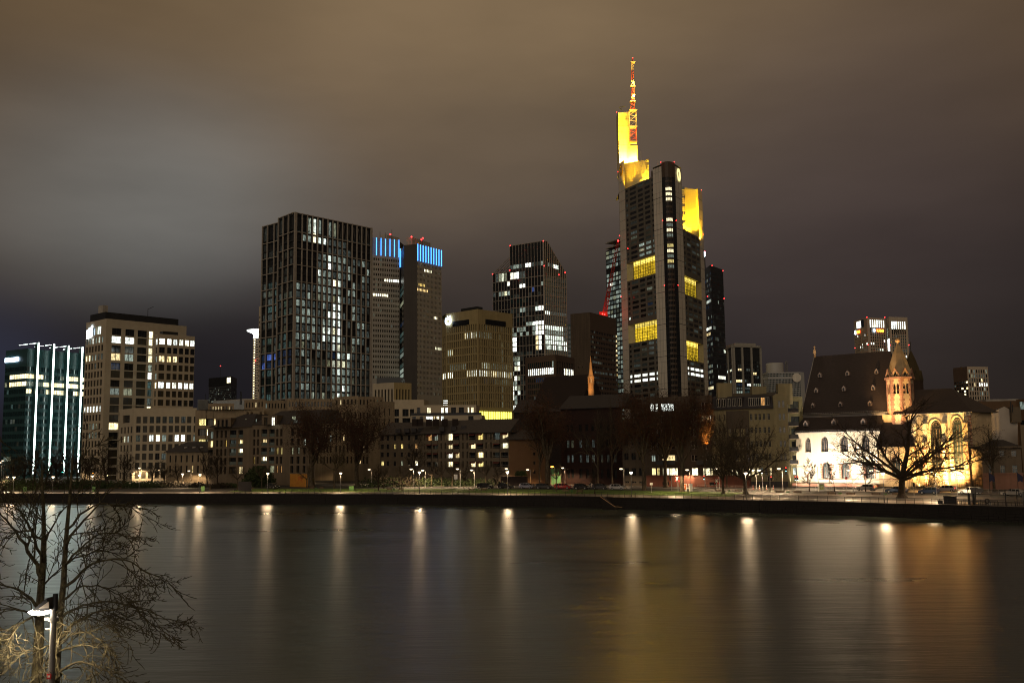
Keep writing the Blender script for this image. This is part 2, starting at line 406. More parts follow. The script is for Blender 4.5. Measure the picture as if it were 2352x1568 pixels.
def text_mesh(txt,size,depth,m,bold=.0):
 cu = bpy.data.curves.new('t','FONT');cu.body = txt;cu.size = size;cu.extrude = depth;cu.offset = bold;cu.resolution_u = 2
 ob = bpy.data.objects.new('t',cu);COL.objects.link(ob);dg = bpy.context.evaluated_depsgraph_get()
 me = bpy.data.meshes.new_from_object(ob.evaluated_get(dg));bpy.data.objects.remove(ob);me.materials.clear();me.materials.append(MT[m]);return me
# ------------------------------------------------------------------ river, banks, roads
mw = bpy.data.materials.new('river_water');mw.use_nodes = True;t = mw.node_tree
t.nodes.remove(t.nodes['Principled BSDF'])
gl_ = N('ShaderNodeBsdfGlossy',t);gl_.distribution = 'BECKMANN';gl_.inputs['Roughness'].default_value = .30;df_ = N('ShaderNodeBsdfDiffuse',t);df_.inputs['Color'].default_value = (.05,.062,.05,1)
fr_ = N('ShaderNodeFresnel',t);fr_.inputs['IOR'].default_value = 1.42;mx_ = N('ShaderNodeMixShader',t);lk(fr_.outputs[0],mx_.inputs[0],t);lk(df_.outputs[0],mx_.inputs[1],t);lk(gl_.outputs[0],mx_.inputs[2],t);lk(mx_.outputs[0],t.nodes['Material Output'].inputs[0],t)
g = N('ShaderNodeNewGeometry',t)
def wn(scale,rot,dist,stg,prev=None,detail=5):
 mp = N('ShaderNodeMapping',t);mp.inputs['Scale'].default_value = scale;mp.inputs['Rotation'].default_value = (0,0,rot);lk(g.outputs['Position'],mp.inputs[0],t)
 n = N('ShaderNodeTexNoise',t);n.inputs['Scale'].default_value = 1;n.inputs['Detail'].default_value = detail;n.inputs['Roughness'].default_value = .6;lk(mp.outputs[0],n.inputs['Vector'],t)
 bp = N('ShaderNodeBump',t);bp.inputs['Strength'].default_value = stg;bp.inputs['Distance'].default_value = dist;lk(n.outputs['Fac'],bp.inputs['Height'],t)
 if prev: lk(prev.outputs[0],bp.inputs['Normal'],t)
 return bp
wm_ = N('ShaderNodeMapping',t);wm_.inputs['Scale'].default_value = (.010,.05,1);wm_.inputs['Rotation'].default_value = (0,0,.4);lk(g.outputs['Position'],wm_.inputs[0],t)
wz_ = N('ShaderNodeTexNoise',t);wz_.inputs['Scale'].default_value = 1;wz_.inputs['Detail'].default_value = 5;wz_.inputs['Roughness'].default_value = .6;lk(wm_.outputs[0],wz_.inputs['Vector'],t)
wr_ = N('ShaderNodeMapRange',t);lk(wz_.outputs['Fac'],wr_.inputs[0],t);wr_.inputs[1].default_value = .3;wr_.inputs[2].default_value = .7;wr_.inputs[3].default_value = .26;wr_.inputs[4].default_value = .33;lk(wr_.outputs[0],gl_.inputs['Roughness'],t)
b1 = wn((.07,.4,1),.35,.30,.34);b2 = wn((.6,2.6,1),.3,.05,.22,b1,6);[lk(b2.outputs[0],q.inputs['Normal'],t) for q in (gl_,fr_)]
MT['river_water'] = mw
mb = MB();mb.quad((-3000,-300,0),(3000,-300,0),(3000,500,0),(-3000,500,0));struct(mb.build('river','river_water'))
mat('ground',(.035,.032,.028),.95,0,.3,.2,.3)
mat('asphalt',(.075,.065,.06),.38,0,.2,.4,.3)
mat('paving',(.14,.12,.105),.45,0,.25,.5,.3,6)
mat('cobbles',(.085,.07,.058),.7,0,.5,1.3,.9,3)
mat('grass',(.075,.13,.016),.95,0,.5,1.2,.8,8)
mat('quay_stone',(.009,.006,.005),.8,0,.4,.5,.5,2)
mat('hedge',(.012,.016,.007),.95,0,.4,1)
mat('kerb',(.16,.15,.14),.8)
bankUV = [(-700,1133.8),(-250,1133),(0,1132.6),(470,1133),(900,1134),(1332,1139),(1438,1142),(1907,1151.5),(2125,1157.5),(2500,1168.5),(2900,1181)]
BK = [gp(U,V,2.6) for U,V in bankUV]
def offs(pts,d):
 """offset a polyline away from the river by d metres"""
 out = []
 for i,p in enumerate(pts):
  a = pts[max(i - 1,0)];c = pts[min(i + 1,len(pts) - 1)];L,u = unit(a,c);out.append(Vector((p[0] - u[1] * d,p[1] + u[0] * d,0)))
 return out
def strip(name,pa,pb,za,zb,m,parent=None):
 mb = MB()
 for i in range(len(pa) - 1): mb.quad((pa[i][0],pa[i][1],za),(pa[i + 1][0],pa[i + 1][1],za),(pb[i + 1][0],pb[i + 1][1],zb),(pb[i][0],pb[i][1],zb))
 return mb.build(name,m,parent)
def sub(pts,U0,U1):
 """part of a bank polyline between picture columns, with extra points"""
 out = [];us = [proj((p[0],p[1],2.6))[0] for p in pts]
 def at(U):
  for i in range(len(us) - 1):
   if us[i] <= U <= us[i + 1]: f = (U - us[i]) / (us[i + 1] - us[i]);return Vector(pts[i]).lerp(Vector(pts[i + 1]),f)
  return Vector(pts[0]) if U < us[0] else Vector(pts[-1])
 n = max(2,int(abs(U1 - U0) / 40));return [at(U0 + (U1 - U0) * i / n) for i in range(n + 1)]
B0 = sub(BK,-690,2880)
PW = 11.0
struct(strip('promenade',B0,offs(B0,PW),2.6,2.6,'paving'))
city = offs(B0,20.5)
# the sloped verge between promenade and street: shrubs (left), lawn (middle), cobbles (right)
def verge(name,U0,U1,m,za=2.604):
 s = sub(BK,U0,U1);struct(strip(name,offs(s,PW - .02),offs(s,20.5),za,3.15,m))
verge('verge_soil',-690,470,'ground');verge('lawn',470,1640,'grass');verge('cobbled_strip',1640,2880,'cobbles')
mb = MB()
for i in range(len(city) - 1):
 a,c = city[i],city[i + 1]
 mb.quad((a[0],a[1],3.15),(c[0],c[1],3.15),(c[0] * 14,c[1] * 14 + 3000,3.15),(a[0] * 14,a[1] * 14 + 3000,3.15))
struct(mb.build('ground','ground'))
# quay wall built of stone blocks and a coping
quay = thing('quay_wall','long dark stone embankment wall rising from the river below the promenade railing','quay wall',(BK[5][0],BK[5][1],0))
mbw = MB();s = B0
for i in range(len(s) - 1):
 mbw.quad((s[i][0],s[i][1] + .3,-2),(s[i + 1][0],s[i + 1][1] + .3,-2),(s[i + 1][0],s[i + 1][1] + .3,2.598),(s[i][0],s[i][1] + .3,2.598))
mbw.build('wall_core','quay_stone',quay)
rnd = random.Random(5);blocks = MB()
for i in range(len(s) - 1):
 L,d = unit(s[i],s[i + 1])
 for k in range(5):
  z = -.1 + k * .48;u = 0
  while u < L - .1:
   w = min(rnd.uniform(.9,1.8),L - u);blocks.obox(s[i],d,u + .02,u + w - .02,-.25,rnd.uniform(-.02,.03),z + .02,z + .46);u += w
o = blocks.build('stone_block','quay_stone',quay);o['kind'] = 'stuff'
me_c = {}
for i in range(len(s) - 1):
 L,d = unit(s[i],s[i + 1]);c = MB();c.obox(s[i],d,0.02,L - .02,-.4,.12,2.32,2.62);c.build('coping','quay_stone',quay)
# street: asphalt ribbon
roadUV = [(-500,1090),(250,1096),(470,1104),(700,1111.5),(1150,1117.3),(1500,1119.5),(1900,1125),(2100,1129),(2352,1133),(2700,1141)]
RD0 = [gp(U,V,3.15) for U,V in roadUV]
def dens(p,n=6):
 out = []
 for i in range(len(p) - 1):
  for k in range(n): out.append(Vector(p[i]).lerp(Vector(p[i + 1]),k / n))
 return out + [Vector(p[-1])]
RD = dens(RD0)
struct(strip('road',offs(RD,-5.2),offs(RD,5.2),3.156,3.156,'asphalt'))
mat('road_paint',(.6,.6,.57),.6)
for dd,nm in ((-5.5,'kerb_near'),(5.3,'kerb_far')):
 a = offs(RD,dd);c = offs(RD,dd + .2);mb = MB()
 for i in range(len(a) - 1):
  mb.add([(a[i][0],a[i][1],3.1),(a[i + 1][0],a[i + 1][1],3.1),(c[i + 1][0],c[i + 1][1],3.1),(c[i][0],c[i][1],3.1),
    (a[i][0],a[i][1],3.27),(a[i + 1][0],a[i + 1][1],3.27),(c[i + 1][0],c[i + 1][1],3.27),(c[i][0],c[i][1],3.27)],[(4,5,6,7),(0,1,5,4),(2,3,7,6)])
 struct(mb.build('kerb','kerb'))
a = offs(RD,-.06);c = offs(RD,.06);mb = MB()
for i in range(0,len(a) - 1):
 for q in range(3):
  f0 = q / 3;f1 = f0 + .17;p = [a[i].lerp(a[i + 1],f0),a[i].lerp(a[i + 1],f1),c[i].lerp(c[i + 1],f1),c[i].lerp(c[i + 1],f0)]
  mb.quad(*[(v[0],v[1],3.161) for v in p])
struct(mb.build('lane_marking','road_paint'))
struct(strip('pavement',offs(RD,5.5),offs(RD,9.5),3.21,3.21,'paving'))
# the near bank, lower left
mb = MB();P = [(-60,-20),(60,-20),(40,14),(-4,30),(-11,34),(-60,37)]
mb.prism(P,-2,3.0);o = mb.build('near_bank','ground');struct(o)
# ------------------------------------------------------------------ the skyline, left to right
R = random.Random(11)
def pk(seed,base,special=None,default='glass_dark'):
 """base: list of (material, share); special: dict row -> list of (c0, c1, material)"""
 r = random.Random(seed);cache = {}
 def f(i,j):
  if special and j in special:
   for c0,c1,m in special[j]:
    if c0 <= i <= c1: return m
  if (i,j) not in cache:
   x = r.random();m = default
   for mm,s in base:
    if x < s: m = mm;break
    x -= s
   cache[(i,j)] = m
  return cache[(i,j)]
 return f
ZG = 3.15
def back(pts,depth):
 """close a footprint whose visible points run left to right"""
 a = Vector((pts[0][0],pts[0][1]));b = Vector((pts[-1][0],pts[-1][1]));return [Vector((b.x + depth * b.x / b.y * (1.05 if b.x < 0 else .5),b.y + depth)),Vector((a.x + depth * a.x / a.y * (1.05 if a.x > 0 else .5),a.y + depth))]
# A: teal glass office block with four light bars
z,P = roofpts([(13.7,805.5),(63.7,800),(207,813.5)],1,450)
b = Bld('office_block','teal glass office block with four upright white light bars at the far left','office building',P[0])
zr = z - 8.3;rw = rows(zr,3.45,16,2.0)
mat('clad_teal',(.022,.060,.062),.35,0,.25,.3)
spL = {1: [(2,8,'lit_cream')],2: [(0,0,'lit_soft'),(2,8,'lit_cream')],7: [(3,4,'lit_dim')],12: [(1,3,'lit_soft')]}
spR = {1: [(0,5,'lit_cream'),(7,9,'lit_teal'),(12,14,'lit_soft'),(15,22,'lit_cream')],2: [(0,5,'lit_soft'),(6,22,'lit_cream')],
       3: [(0,1,'lit_cream'),(7,8,'lit_cream'),(9,14,'lit_cream'),(17,22,'lit_cream')],6: [(3,3,'lit_teal')]}
b.facade(P[0],P[1],ZG,z,cols(9,.93),rw,pk(1,[('glass_teal',.9),('lit_teal',.04)],spL,'lit_faint'),'clad_teal',.15,'bare')
b.facade(P[1],P[2],ZG,z,cols(23,.93),rw,pk(2,[('glass_teal',.82),('lit_teal',.08),('lit_dim',.04)],spR,'lit_faint'),'clad_teal',.15,'bare')
bk = back(P,25);b.cap(P + bk,z);b.plain(P[2],bk[0],ZG,z,'clad_teal');b.plain(bk[1],P[0],ZG,z,'clad_teal')
L,d = unit(P[1],P[2])
for x,y in ((728,722),(1042,755),(1347,785),(1642,818)):
 u = (Q('c1',x,800)[0] - 63.7) / (207 - 63.7)
 b.fins('glass_fin',P[1],P[2],[u],.35,2.2,ZG + 2,z + 2.6,'clad_teal')
 mb = MB();mb.obox(P[1],d,u * L - .28,u * L + .28,2.2,2.5,ZG + 2,z + 2.9);b.part('light_bar',mb,'neon_white')
 Pq = (P[1][0] + d[0] * u * L,P[1][1] + d[1] * u * L);L2,d2 = unit(P[1],P[0])
 for u0,u1 in ((-.5,4.5),(6,13)):
  mb = MB();mb.tube((Pq[0] + d2[0] * u0,Pq[1] + d2[1] * u0,z + 2.7),(Pq[0] + d2[0] * u1,Pq[1] + d2[1] * u1,z + 2.7),.09,k=4);b.part('roof_light',mb,'neon_white')
mb = MB();L2,d2 = unit(P[0],P[1])
for k in range(13): mb.obox(P[0],d2,.25 + k * .72,.25 + k * .72 + .6,.2,.5,z - 5.6,z - 3.6)
mb.tube(Vector((P[0][0] + d2[0] * 10.0,P[0][1] + d2[1] * 10.0,z - 4.5)) + Vector((d2[1],-d2[0],0)) * .2,Vector((P[0][0] + d2[0] * 10.0,P[0][1] + d2[1] * 10.0,z - 4.5)) + Vector((d2[1],-d2[0],0)) * .5,1.15,k=12)
b.part('sign',mb,'sign_white');b.finish()
# B: cream stone office tower
z,P = roofpts([Q('a1',985,260),Q('a1',1215,210),Q('a1',2128,298)],1,400)
b = Bld('office_tower','cream stone office tower with black roof plant and glowing white corner sign','office building',P[0])
pf = 20.15 / 2250 * 400
zt = z - 39.5 / 2250 * 400
spL = {0: [(0,0,'lit_dim'),(1,1,'lit_soft'),(2,2,'lit_bright'),(3,3,'lit_soft'),(4,4,'lit_white'),(5,5,'lit_soft')],2: [(0,1,'lit_cream'),(2,3,'lit_soft'),(4,5,'lit_dim')],3: [(3,3,'lit_dim')],
       8: [(0,1,'lit_bright'),(2,5,'lit_bright')],10: [(2,2,'lit_soft'),(3,4,'lit_soft')],11: [(2,4,'lit_soft')]}
cL = [(a / 230 - .045,a / 230 + .055) for a in (15,50,82,118,153,189)]
b.facade(P[0],P[1],ZG,zt + .4,cL,rows(zt,pf,16,pf * .70),pk(3,[('glass_brown',.9),('glass_dark',.1)],spL),'cream',.35,'two')
b.facade(P[0],P[1],zt + .4,z,[(.20,.46),(.48,.75)],[(zt + 1.1,zt + 4.5)],lambda i,j: ('lit_teal','lit_white')[i],'cream',.9,'three')
cR = [(.071,.184),(.230,.342),(.380,.496)]
def pR(i,j):
 k = {(0,0): 'glass_dark',(1,0): 'glass_dark',(2,0): 'glass_dark',(0,1): 'lit_bright',(1,1): 'lit_bright',(1,2): 'lit_dim',(0,2): 'glass_dark',(0,3): 'lit_warm',(1,3): 'lit_soft',(0,7): 'lit_soft',(1,7): 'lit_soft',(0,11): 'lit_cream',(1,11): 'lit_cream',
         (0,4): 'lit_bluedim',(0,5): 'glass_brown',(1,5): 'glass_brown'}
 return k.get((i,j),'glass_brown' if (i + j // 2) % 3 else 'glass_dark')
z1 = z - 20.5 / 2250 * 400
rw = []
for q in range(9):
 top = z1 - 2 * pf * q;rw += [(top - pf * .80,top),(top - pf * 1.72,top - pf * .92)]
b.facade(P[1],P[2],ZG,z,cR + [(.52,.572)],rw,lambda i,j: pR(i,j) if i < 3 else (('lit_cream','lit_cream','lit_cream','lit_cream','lit_soft','lit_bright','lit_teal','lit_teal','lit_dim','lit_bright') + ('glass_dark',) * 9)[j],'cream',.5,lambda i,j: 'two' if i < 3 else 'plain')
bk = back(P,26);b.cap(P + bk,z,'cream');b.plain(P[2],bk[0],ZG,z,'cream');b.plain(bk[1],P[0],ZG,z,'cream')
# roof plant
L,d = unit(P[1],P[2]);n = (-d[1],d[0])
mb = MB();mb.obox(P[1],d,.02 * L,.93 * L,-16,-2.5,z,z + 3.1);b.part('roof_plant',mb,'dark_clad')
mb = MB();mb.obox(P[1],d,.02 * L,.08 * L,-9,-5,z + 3.1,z + 6.2);b.part('lift_house',mb,'concrete')
mb = MB();q = Vector((P[1][0] + d[0] * L * .57 + n[0] * 5,P[1][1] + d[1] * L * .57 + n[1] * 5,z + 3));mb.tube(q,q + Vector((0,0,3.6)),.12,k=5);mb.tube(q + Vector((0,0,3.5)),q + Vector((2.4,0,4.6)),.1,k=5);b.part('roof_crane',mb,'metal_dark')
# lettered sign, blown out
Ls,ds = unit(P[0],P[1]);mb = MB()
for u0,u1,a0,a1 in ((1.6,2.3,2.2,6.4),(2.3,3.2,2.2,3.0),(2.3,3.0,5.6,6.4),(3.2,3.8,2.4,7.1),(4.1,4.7,2.6,6.8),(4.9,5.5,2.8,5.2),(5.0,5.6,5.2,7.4),(5.8,6.5,3.2,8.2)):
 mb.obox(P[0],ds,u0 + .15,u1 + .15,.15,.5,z - 9.1 + a0 * .9,z - 9.1 + a1 * .9)
b.part('sign',mb,'sign_white')
# protruding right volume
yq = 392;z2,PB = roofpts([Q('a1',1765,400),Q('a1',1806,384),Q('a1',2222,415)],1,yq)
rwb = rows(z2 - 9.8 * .4 / 2.25,pf * .985,16,pf * .68)
cB = [(.035,.19)] + [((x - 1806) / 416 - .06,(x - 1806) / 416 + .055) for x in (1935,2003,2070,2137,2200)]
sp = {0: [(0,5,'lit_bright')],1: [(0,5,'glass_dark')],2: [(0,2,'lit_warm'),(3,5,'glass_dark')],5: [(0,5,'lit_bright')],8: [(1,1,'glass_brown'),(2,3,'lit_bright'),(4,4,'lit_soft')]}
b.facade(PB[0],PB[1],ZG,z2,[(.25,.8)],rwb,lambda i,j: {0: 'lit_bright',2: 'lit_soft',4: 'lit_soft',5: 'lit_cream'}.get(j,'glass_brown'),'cream',.3)
b.facade(PB[1],PB[2],ZG,z2,cB,rwb,pk(6,[('glass_brown',.85)],sp),'cream',.3,'two')
bk = back(PB,12);b.cap(PB + bk,z2,'cream');b.plain(PB[2],bk[0],ZG,z2,'cream')
L,d = unit(PB[1],PB[2]);mb = MB();mb.obox(PB[1],d,.2 * L,.62 * L,-6,-3,z2,z2 + 1.6);b.part('roof_plant',mb,'dark_clad')
b.finish()
# B2: its low front wing
y3 = 372;z3,PC = roofpts([Q('a1',1368,1240),Q('a1',1530,1229),Q('a1',2236,1250)],1,y3)
# near the horizon: give depth by hand
PC = [pt(*Q('a1',1368,1240),385),pt(*Q('a1',1530,1230),372),pt(*Q('a1',2245,1250),378)]
b = Bld('office_wing','lower cream stone office wing in front of the cream tower','office building',PC[0])
p3 = 20.8 / 2250 * 374
rwc = rows(z3 - 20 / 2250 * 372,p3,8,p3 * .72)
cC = [((x - 1530) / 706 - .033,(x - 1530) / 706 + .035) for x in (1583,1657,1730,1803,1873,1945,2015,2085,2152)] + [(.955,.995)]
sp = {0: [(2,5,'lit_faint'),(7,7,'lit_dim')],2: [(0,0,'lit_dim'),(2,3,'lit_bright'),(4,4,'lit_soft'),(6,7,'lit_bright'),(9,9,'lit_soft')],4: [(4,4,'lit_dim')]}
b.facade(PC[1],PC[2],ZG,z3,cC,rwc,pk(8,[('glass_brown',.95)],sp),'cream',.35,'two')
b.facade(PC[0],PC[1],ZG,z3 - 6.5,[(.1,.23),(.33,.46),(.56,.69),(.79,.92)],rows(z3 - 7,p3,7,p3 * .7),pk(9,[('glass_brown',.9)],{1: [(1,2,'lit_white')]}),'cream',.35,'two')
b.facade(PC[0],PC[1],z3 - 6.5,z3,[(.22,.72)],[(z3 - 5.4,z3 - 2.5)],lambda i,j: 'glass_brown','cream',.35,'two')
bk = back(PC,14);b.cap(PC + bk,z3,'cream');b.plain(PC[2],bk[0],ZG,z3,'cream');b.finish()
# D: far black slab
z,P = roofpts([Q('a2',275,872),Q('a2',530,868),Q('a2',592,872)],1,1300);P[0] = pt(*Q('a2',275,872),1330);P[2] = pt(*Q('a2',592,872),1340)
b = Bld('distant_slab','small distant black office slab with one bright rooftop panel, left of the dark gridded tower','office building',P[0])
rw = rows(z - 14,29.5 * .2014 / 2250 * 1300 * .72,11,2.0)
b.facade(P[0],P[1],ZG,z,cols(26,.8),rw,pk(12,[('lit_dim',.12),('lit_faint',.15),('lit_soft',.03)],{7: [(3,20,'lit_soft')]}),'dark_clad',.2,'bare')
b.facade(P[1],P[2],ZG,z,cols(8,.8),rw,pk(13,[('lit_faint',.2)],{7: [(0,7,'lit_soft')]}),'dark_clad',.2,'bare')
bk = back(P,30);b.cap(P + bk,z);L,d = unit(P[0],P[1])
b.fins('louvre',P[0],P[1],[i / 30 for i in range(31)],.5,.4,z - 11.5,z,'metal_dark')
mb = MB();mb.obox(P[0],d,L * .83,L * .98,.5,.9,z - 8.5,z - 1.5);b.part('sign',mb,'lit_cream');b.bands('cornice',P[0],P[1],[r[1] + .4 for r in rw],.35,.3,'metal_grey')
mb = MB();q = Vector((P[0][0] + 14,P[0][1] + 4,z));mb.tube(q,q + Vector((0,0,17)),.4,.15,k=4);b.part('mast',mb,'metal_dark');beacon(q + Vector((0,0,17)),b.root,1.0)
b.finish()
# E: tower with a white crown, floodlight put in as its own glow, mostly hidden; beige slab beside it
zc,_ = roofpts([Q('a2',845,335)],0,1200)
A = QP('a2',777,440,1200);B = QP('a2',848,440,1195)
b = Bld('crown_tower','slim distant tower with a white floodlit projecting crown and a column of lit windows','skyscraper',A)
zb = QP('a2',800,437,1200).z;pitch = 29.2 * .2014 / 2250 * 1200
b.facade(A,B,ZG,zb,[(.1,.34),(.42,.62),(.66,.85)],rows(zb - 1,pitch,32,pitch * .55),lambda i,j: 'lit_cream' if i == 0 else ('glass_dark' if (i * 7 + j) % 5 else 'lit_faint'),'panel_white',.3)
bk = back([A,B],20);b.cap([A,B] + bk,zb)
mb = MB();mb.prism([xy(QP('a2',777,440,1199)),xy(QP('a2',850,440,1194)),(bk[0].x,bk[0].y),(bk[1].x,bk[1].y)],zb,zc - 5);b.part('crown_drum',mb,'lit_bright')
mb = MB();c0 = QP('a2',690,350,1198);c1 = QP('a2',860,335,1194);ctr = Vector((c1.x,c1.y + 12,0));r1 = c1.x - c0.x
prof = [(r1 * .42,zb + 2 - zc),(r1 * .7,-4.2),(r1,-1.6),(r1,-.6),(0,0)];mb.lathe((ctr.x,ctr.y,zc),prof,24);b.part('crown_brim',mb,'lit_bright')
beacon(Vector((c0.x,c0.y + 12,zc - .5)),b.root,1.4);beacon(QP('a2',803,690,1194),b.root,1.0)
b.finish()
z,P = roofpts([Q('a2',845,76),Q('a2',900,70)],0,900)
b = Bld('beige_slab','narrow beige tower edge showing between the crowned tower and the dark gridded tower','office building',P[0])
b.facade(P[0],P[1],ZG,z,[(.1,.3),(.36,.8)],rows(z - 9,29.5 * .2014 / 2250 * 900 * 1.9,16,2.2),pk(14,[('glass_dark',.9)]),'cream',.3)
b.cap([P[0],P[1]] + back(P,20),z);b.finish()
# F: big dark tower with a pale grid
z,P = roofpts([Q('a3',148,311),Q('a3',330,262),Q('a3',330,216),Q('a3',505,147),Q('a3',1388,330)],3,420)
b = Bld('gridded_tower','big black glass tower under a pale metal grid, the tallest block left of centre','skyscraper',P[3])
maj = 39.07 / 2250 * 420;fl = maj / 2
zline = [z - 44.9 / 2250 * 420 - maj * k for k in range(14)]
rw = [(z - 20.5 / 2250 * 420 - 3.4,z - .7),(zline[0] + .35,z - 21.2 / 2250 * 420 - 3.2)]
for k in range(13): rw += [(zline[k] - fl + .45,zline[k] - .35),(zline[k] - maj + .35,zline[k] - fl - .25)]
rng = random.Random(21)
def pF(i,j):
 if j < 2: return {(2,0): 'lit_soft',(3,0): 'lit_white',(4,0): 'lit_soft',(6,0): 'lit_soft',(7,0): 'lit_soft',(2,1): 'lit_soft',(3,1): 'lit_cream',(7,1): 'lit_dim',(5,1): 'lit_faint',(6,1): 'lit_dim'}.get((i,j),'glass_dark' if j == 0 else 'lit_faint')
 if j == 2: return {1: 'lit_soft',2: 'lit_soft',3: 'lit_cream',4: 'lit_white',5: 'lit_white'}.get(i,'lit_dim' if 6 <= i <= 9 else 'glass_dark')
 if j == 3: return 'lit_dim' if 6 <= i <= 10 else 'glass_dark'
 if i in (9,10) and j > 15: return 'lit_soft' if rng.random() < .8 else 'lit_white'
 if 4 <= j <= 9:
  if 4 <= i <= 8: return rng.choice(['lit_white','lit_soft','lit_bright','lit_soft','lit_dim','lit_soft'])
  if i > 8: return rng.choice(['lit_dim','lit_dim','lit_faint','glass_dark','lit_soft'])
  return 'glass_dark' if j < 8 else rng.choice(['lit_soft','lit_dim','lit_dim'])
 if 10 <= j <= 15:
  if i in (7,8): return rng.choice(['lit_white','lit_bright','lit_white'])
  if i in (5,6): return rng.choice(['lit_soft','lit_white','lit_dim'])
  if i == 7 and j == 15: return 'lit_blue'
  if i < 6: return rng.choice(['lit_soft','lit_dim','lit_dim','lit_soft'])
  return rng.choice(['lit_dim','lit_dim','lit_faint','lit_soft','glass_dark'])
 if j in (16,17) and i in (7,8): return 'lit_white' if j == 17 else ('lit_bluedim' if i == 7 else 'lit_white')
 if i in (7,8): return rng.choice(['lit_white','lit_soft','lit_soft'])
 if j < 22: return rng.choice(['lit_dim','lit_dim','lit_faint','glass_dark','lit_dim','lit_soft'] if i < 7 else ['lit_dim','lit_faint','lit_faint'])
 return rng.choice(['lit_faint','lit_faint','lit_dim','glass_brown'])
def pFl(i,j):
 if j < 7: return rng.choice(['glass_dark','glass_dark','lit_faint'])
 if j < 15: return rng.choice(['lit_faint','lit_dim','glass_dark','lit_teal'])
 if 16 <= j <= 17: return 'lit_bluedim' if rng.random() < .8 else 'lit_blue'
 return rng.choice(['lit_teal','lit_teal','glass_teal','lit_dim'])
WD = dict(wall='dark_clad',depth=.5,style='three',frame='frame_dark')
b.facade(P[3],P[4],ZG,z,cols(15,.74,.03,.015),rw,pF,**WD)
b.facade(P[2],P[3],ZG,z,[(.05,.30),(.36,.64),(.70,.93)],rw,pFl,**WD)
b.facade(P[0],P[1],ZG,z,[(.05,.30),(.36,.72),(.78,.97)],rw,pFl,**WD)
b.plain(P[1],P[2],ZG,z,'dark_clad');bk = back(P,30);b.cap(P + bk,z);b.plain(P[4],bk[0],ZG,z,'dark_clad');b.plain(bk[1],P[0],ZG,z,'dark_clad')
c15 = [.03 + .955 * i / 15 for i in range(1,16)]
b.fins('pier',P[3],P[4],c15,.42,.55,ZG,z + .4,'fin_pale');b.fins('corner_pier',P[3],P[4],[.014],1.25,.56,ZG,z + .4,'fin_pale');b.fins('corner_pier',P[3],P[4],[.993],.9,.56,ZG,z + .4,'fin_pale')
b.fins('pier',P[2],P[3],[.01,.33,.67],.42,.55,ZG,z + .4,'fin_pale');b.fins('pier',P[0],P[1],[.01,.33,.75],.42,.55,ZG,z + .4,'fin_pale')
for a,c in ((3,4),(2,3),(0,1)): b.bands('ledge',P[a],P[c],zline + [z],.32,.45,'fin_pale')
mb = MB();L,d = unit(P[3],P[4])
for i in range(8,15):
 a = (c15[i - 1] + .012) * L;c = (c15[i] - .012) * L;m_ = (a + c) / 2
 for q in (a,c):
  p0 = Vector((P[3][0] + d[0] * q,P[3][1] + d[1] * q,z - 8));p1 = Vector((P[3][0] + d[0] * m_,P[3][1] + d[1] * m_,z - .8));o = Vector((d[1],-d[0],0)) * -.3;mb.tube(p0 + o,p1 + o,.07,k=4)
b.part('bracing',mb,'metal_grey');b.finish()
# G: twin-winged tower with blue light lines
z,P = roofpts([Q('a3',1380,421),Q('a3',1705,436)],0,640)
P = [QP('a3',1380,421,640),QP('a3',1705,436,650)];z = P[0].z
b = Bld('blue_lit_tower','pale twin winged tower crowned by upright blue light lines, right of the gridded tower','skyscraper',P[0])
zb1 = QP('a3',1440,650,644).z;p = 59.2 * .2014 / 2250 * 645
mat('pale_clad',(.38,.34,.285),.6,0,.08,.3,streak=.1)
sp = {4: [(6,12,'lit_bright')],7: [(0,7,'lit_bright')],0: [(4,4,'lit_teal')],1: [(4,4,'lit_dim')]}
b.facade(P[0],P[1],ZG,zb1,cols(13,.62),rows(zb1 - 1.0,p,24,p * .5),pk(31,[('glass_brown',.8),('glass_dark',.16)],sp,'lit_dim'),'pale_clad',.25,'bare')
b.facade(P[0],P[1],zb1,z,cols(40,.4),[(zb1 + 1,z - .5)],lambda i,j: 'glass_dark','pale_clad',.4,'bare')
L,d = unit(P[0],P[1])
for k in range(7):
 u = (10 + 51 * k) / 325;mb = MB();mb.obox(P[0],d,u * L - .17,u * L + .17,.1,.6,zb1 + .8,z - .2);b.part('light_line',mb,'neon_blue')
P2 = [QP('a3',1755,500,628),QP('a3',1910,503,622),QP('a3',2183,576,660)];z2,P2 = roofpts([Q('a3',1755,496),Q('a3',1905,502),Q('a3',2183,576)],1,625)
P2[0] = pt(*Q('a3',1757,500),628);P2[0].z = z2
mat('slab_dark',(.045,.035,.028),.5,0,.2,.2,streak=.2)
b.plain(P2[0],P2[1],ZG,z2,'slab_dark')
side = Vector((P[1].x - .5,P[1].y + 6));b.plain(P[1],side,ZG,z,'pale_clad');b.facade(side,P2[0],ZG,z2,[(.1,.9)],rows(z2 - 25,p,30,p * .8),pk(33,[('lit_bluedim',.25),('lit_soft',.2),('lit_teal',.2)]),'dark_clad',.2,'two')
zb2 = z2 - (702 - 502) * .2014 / 2250 * 625
sp = {1: [(5,8,'lit_bright'),(9,10,'lit_white')],4: [(1,5,'lit_yellow')],5: [(0,7,'lit_warm')],6: [(3,10,'lit_faint')],10: [(12,14,'lit_bright')],16: [(13,17,'lit_white')]}
b.facade(P2[1],P2[2],ZG,zb2,cols(18,.55),rows(zb2 - .8,p * .98,26,p * .5),pk(34,[('glass_brown',.6),('glass_dark',.25),('lit_faint',.1)],sp,'lit_dim'),'pale_clad',.25,'bare')
b.facade(P2[1],P2[2],zb2,z2,cols(36,.4),[(zb2 + 1,z2 - .5)],lambda i,j: 'glass_dark','pale_clad',.4,'bare')
L,d = unit(P2[1],P2[2])
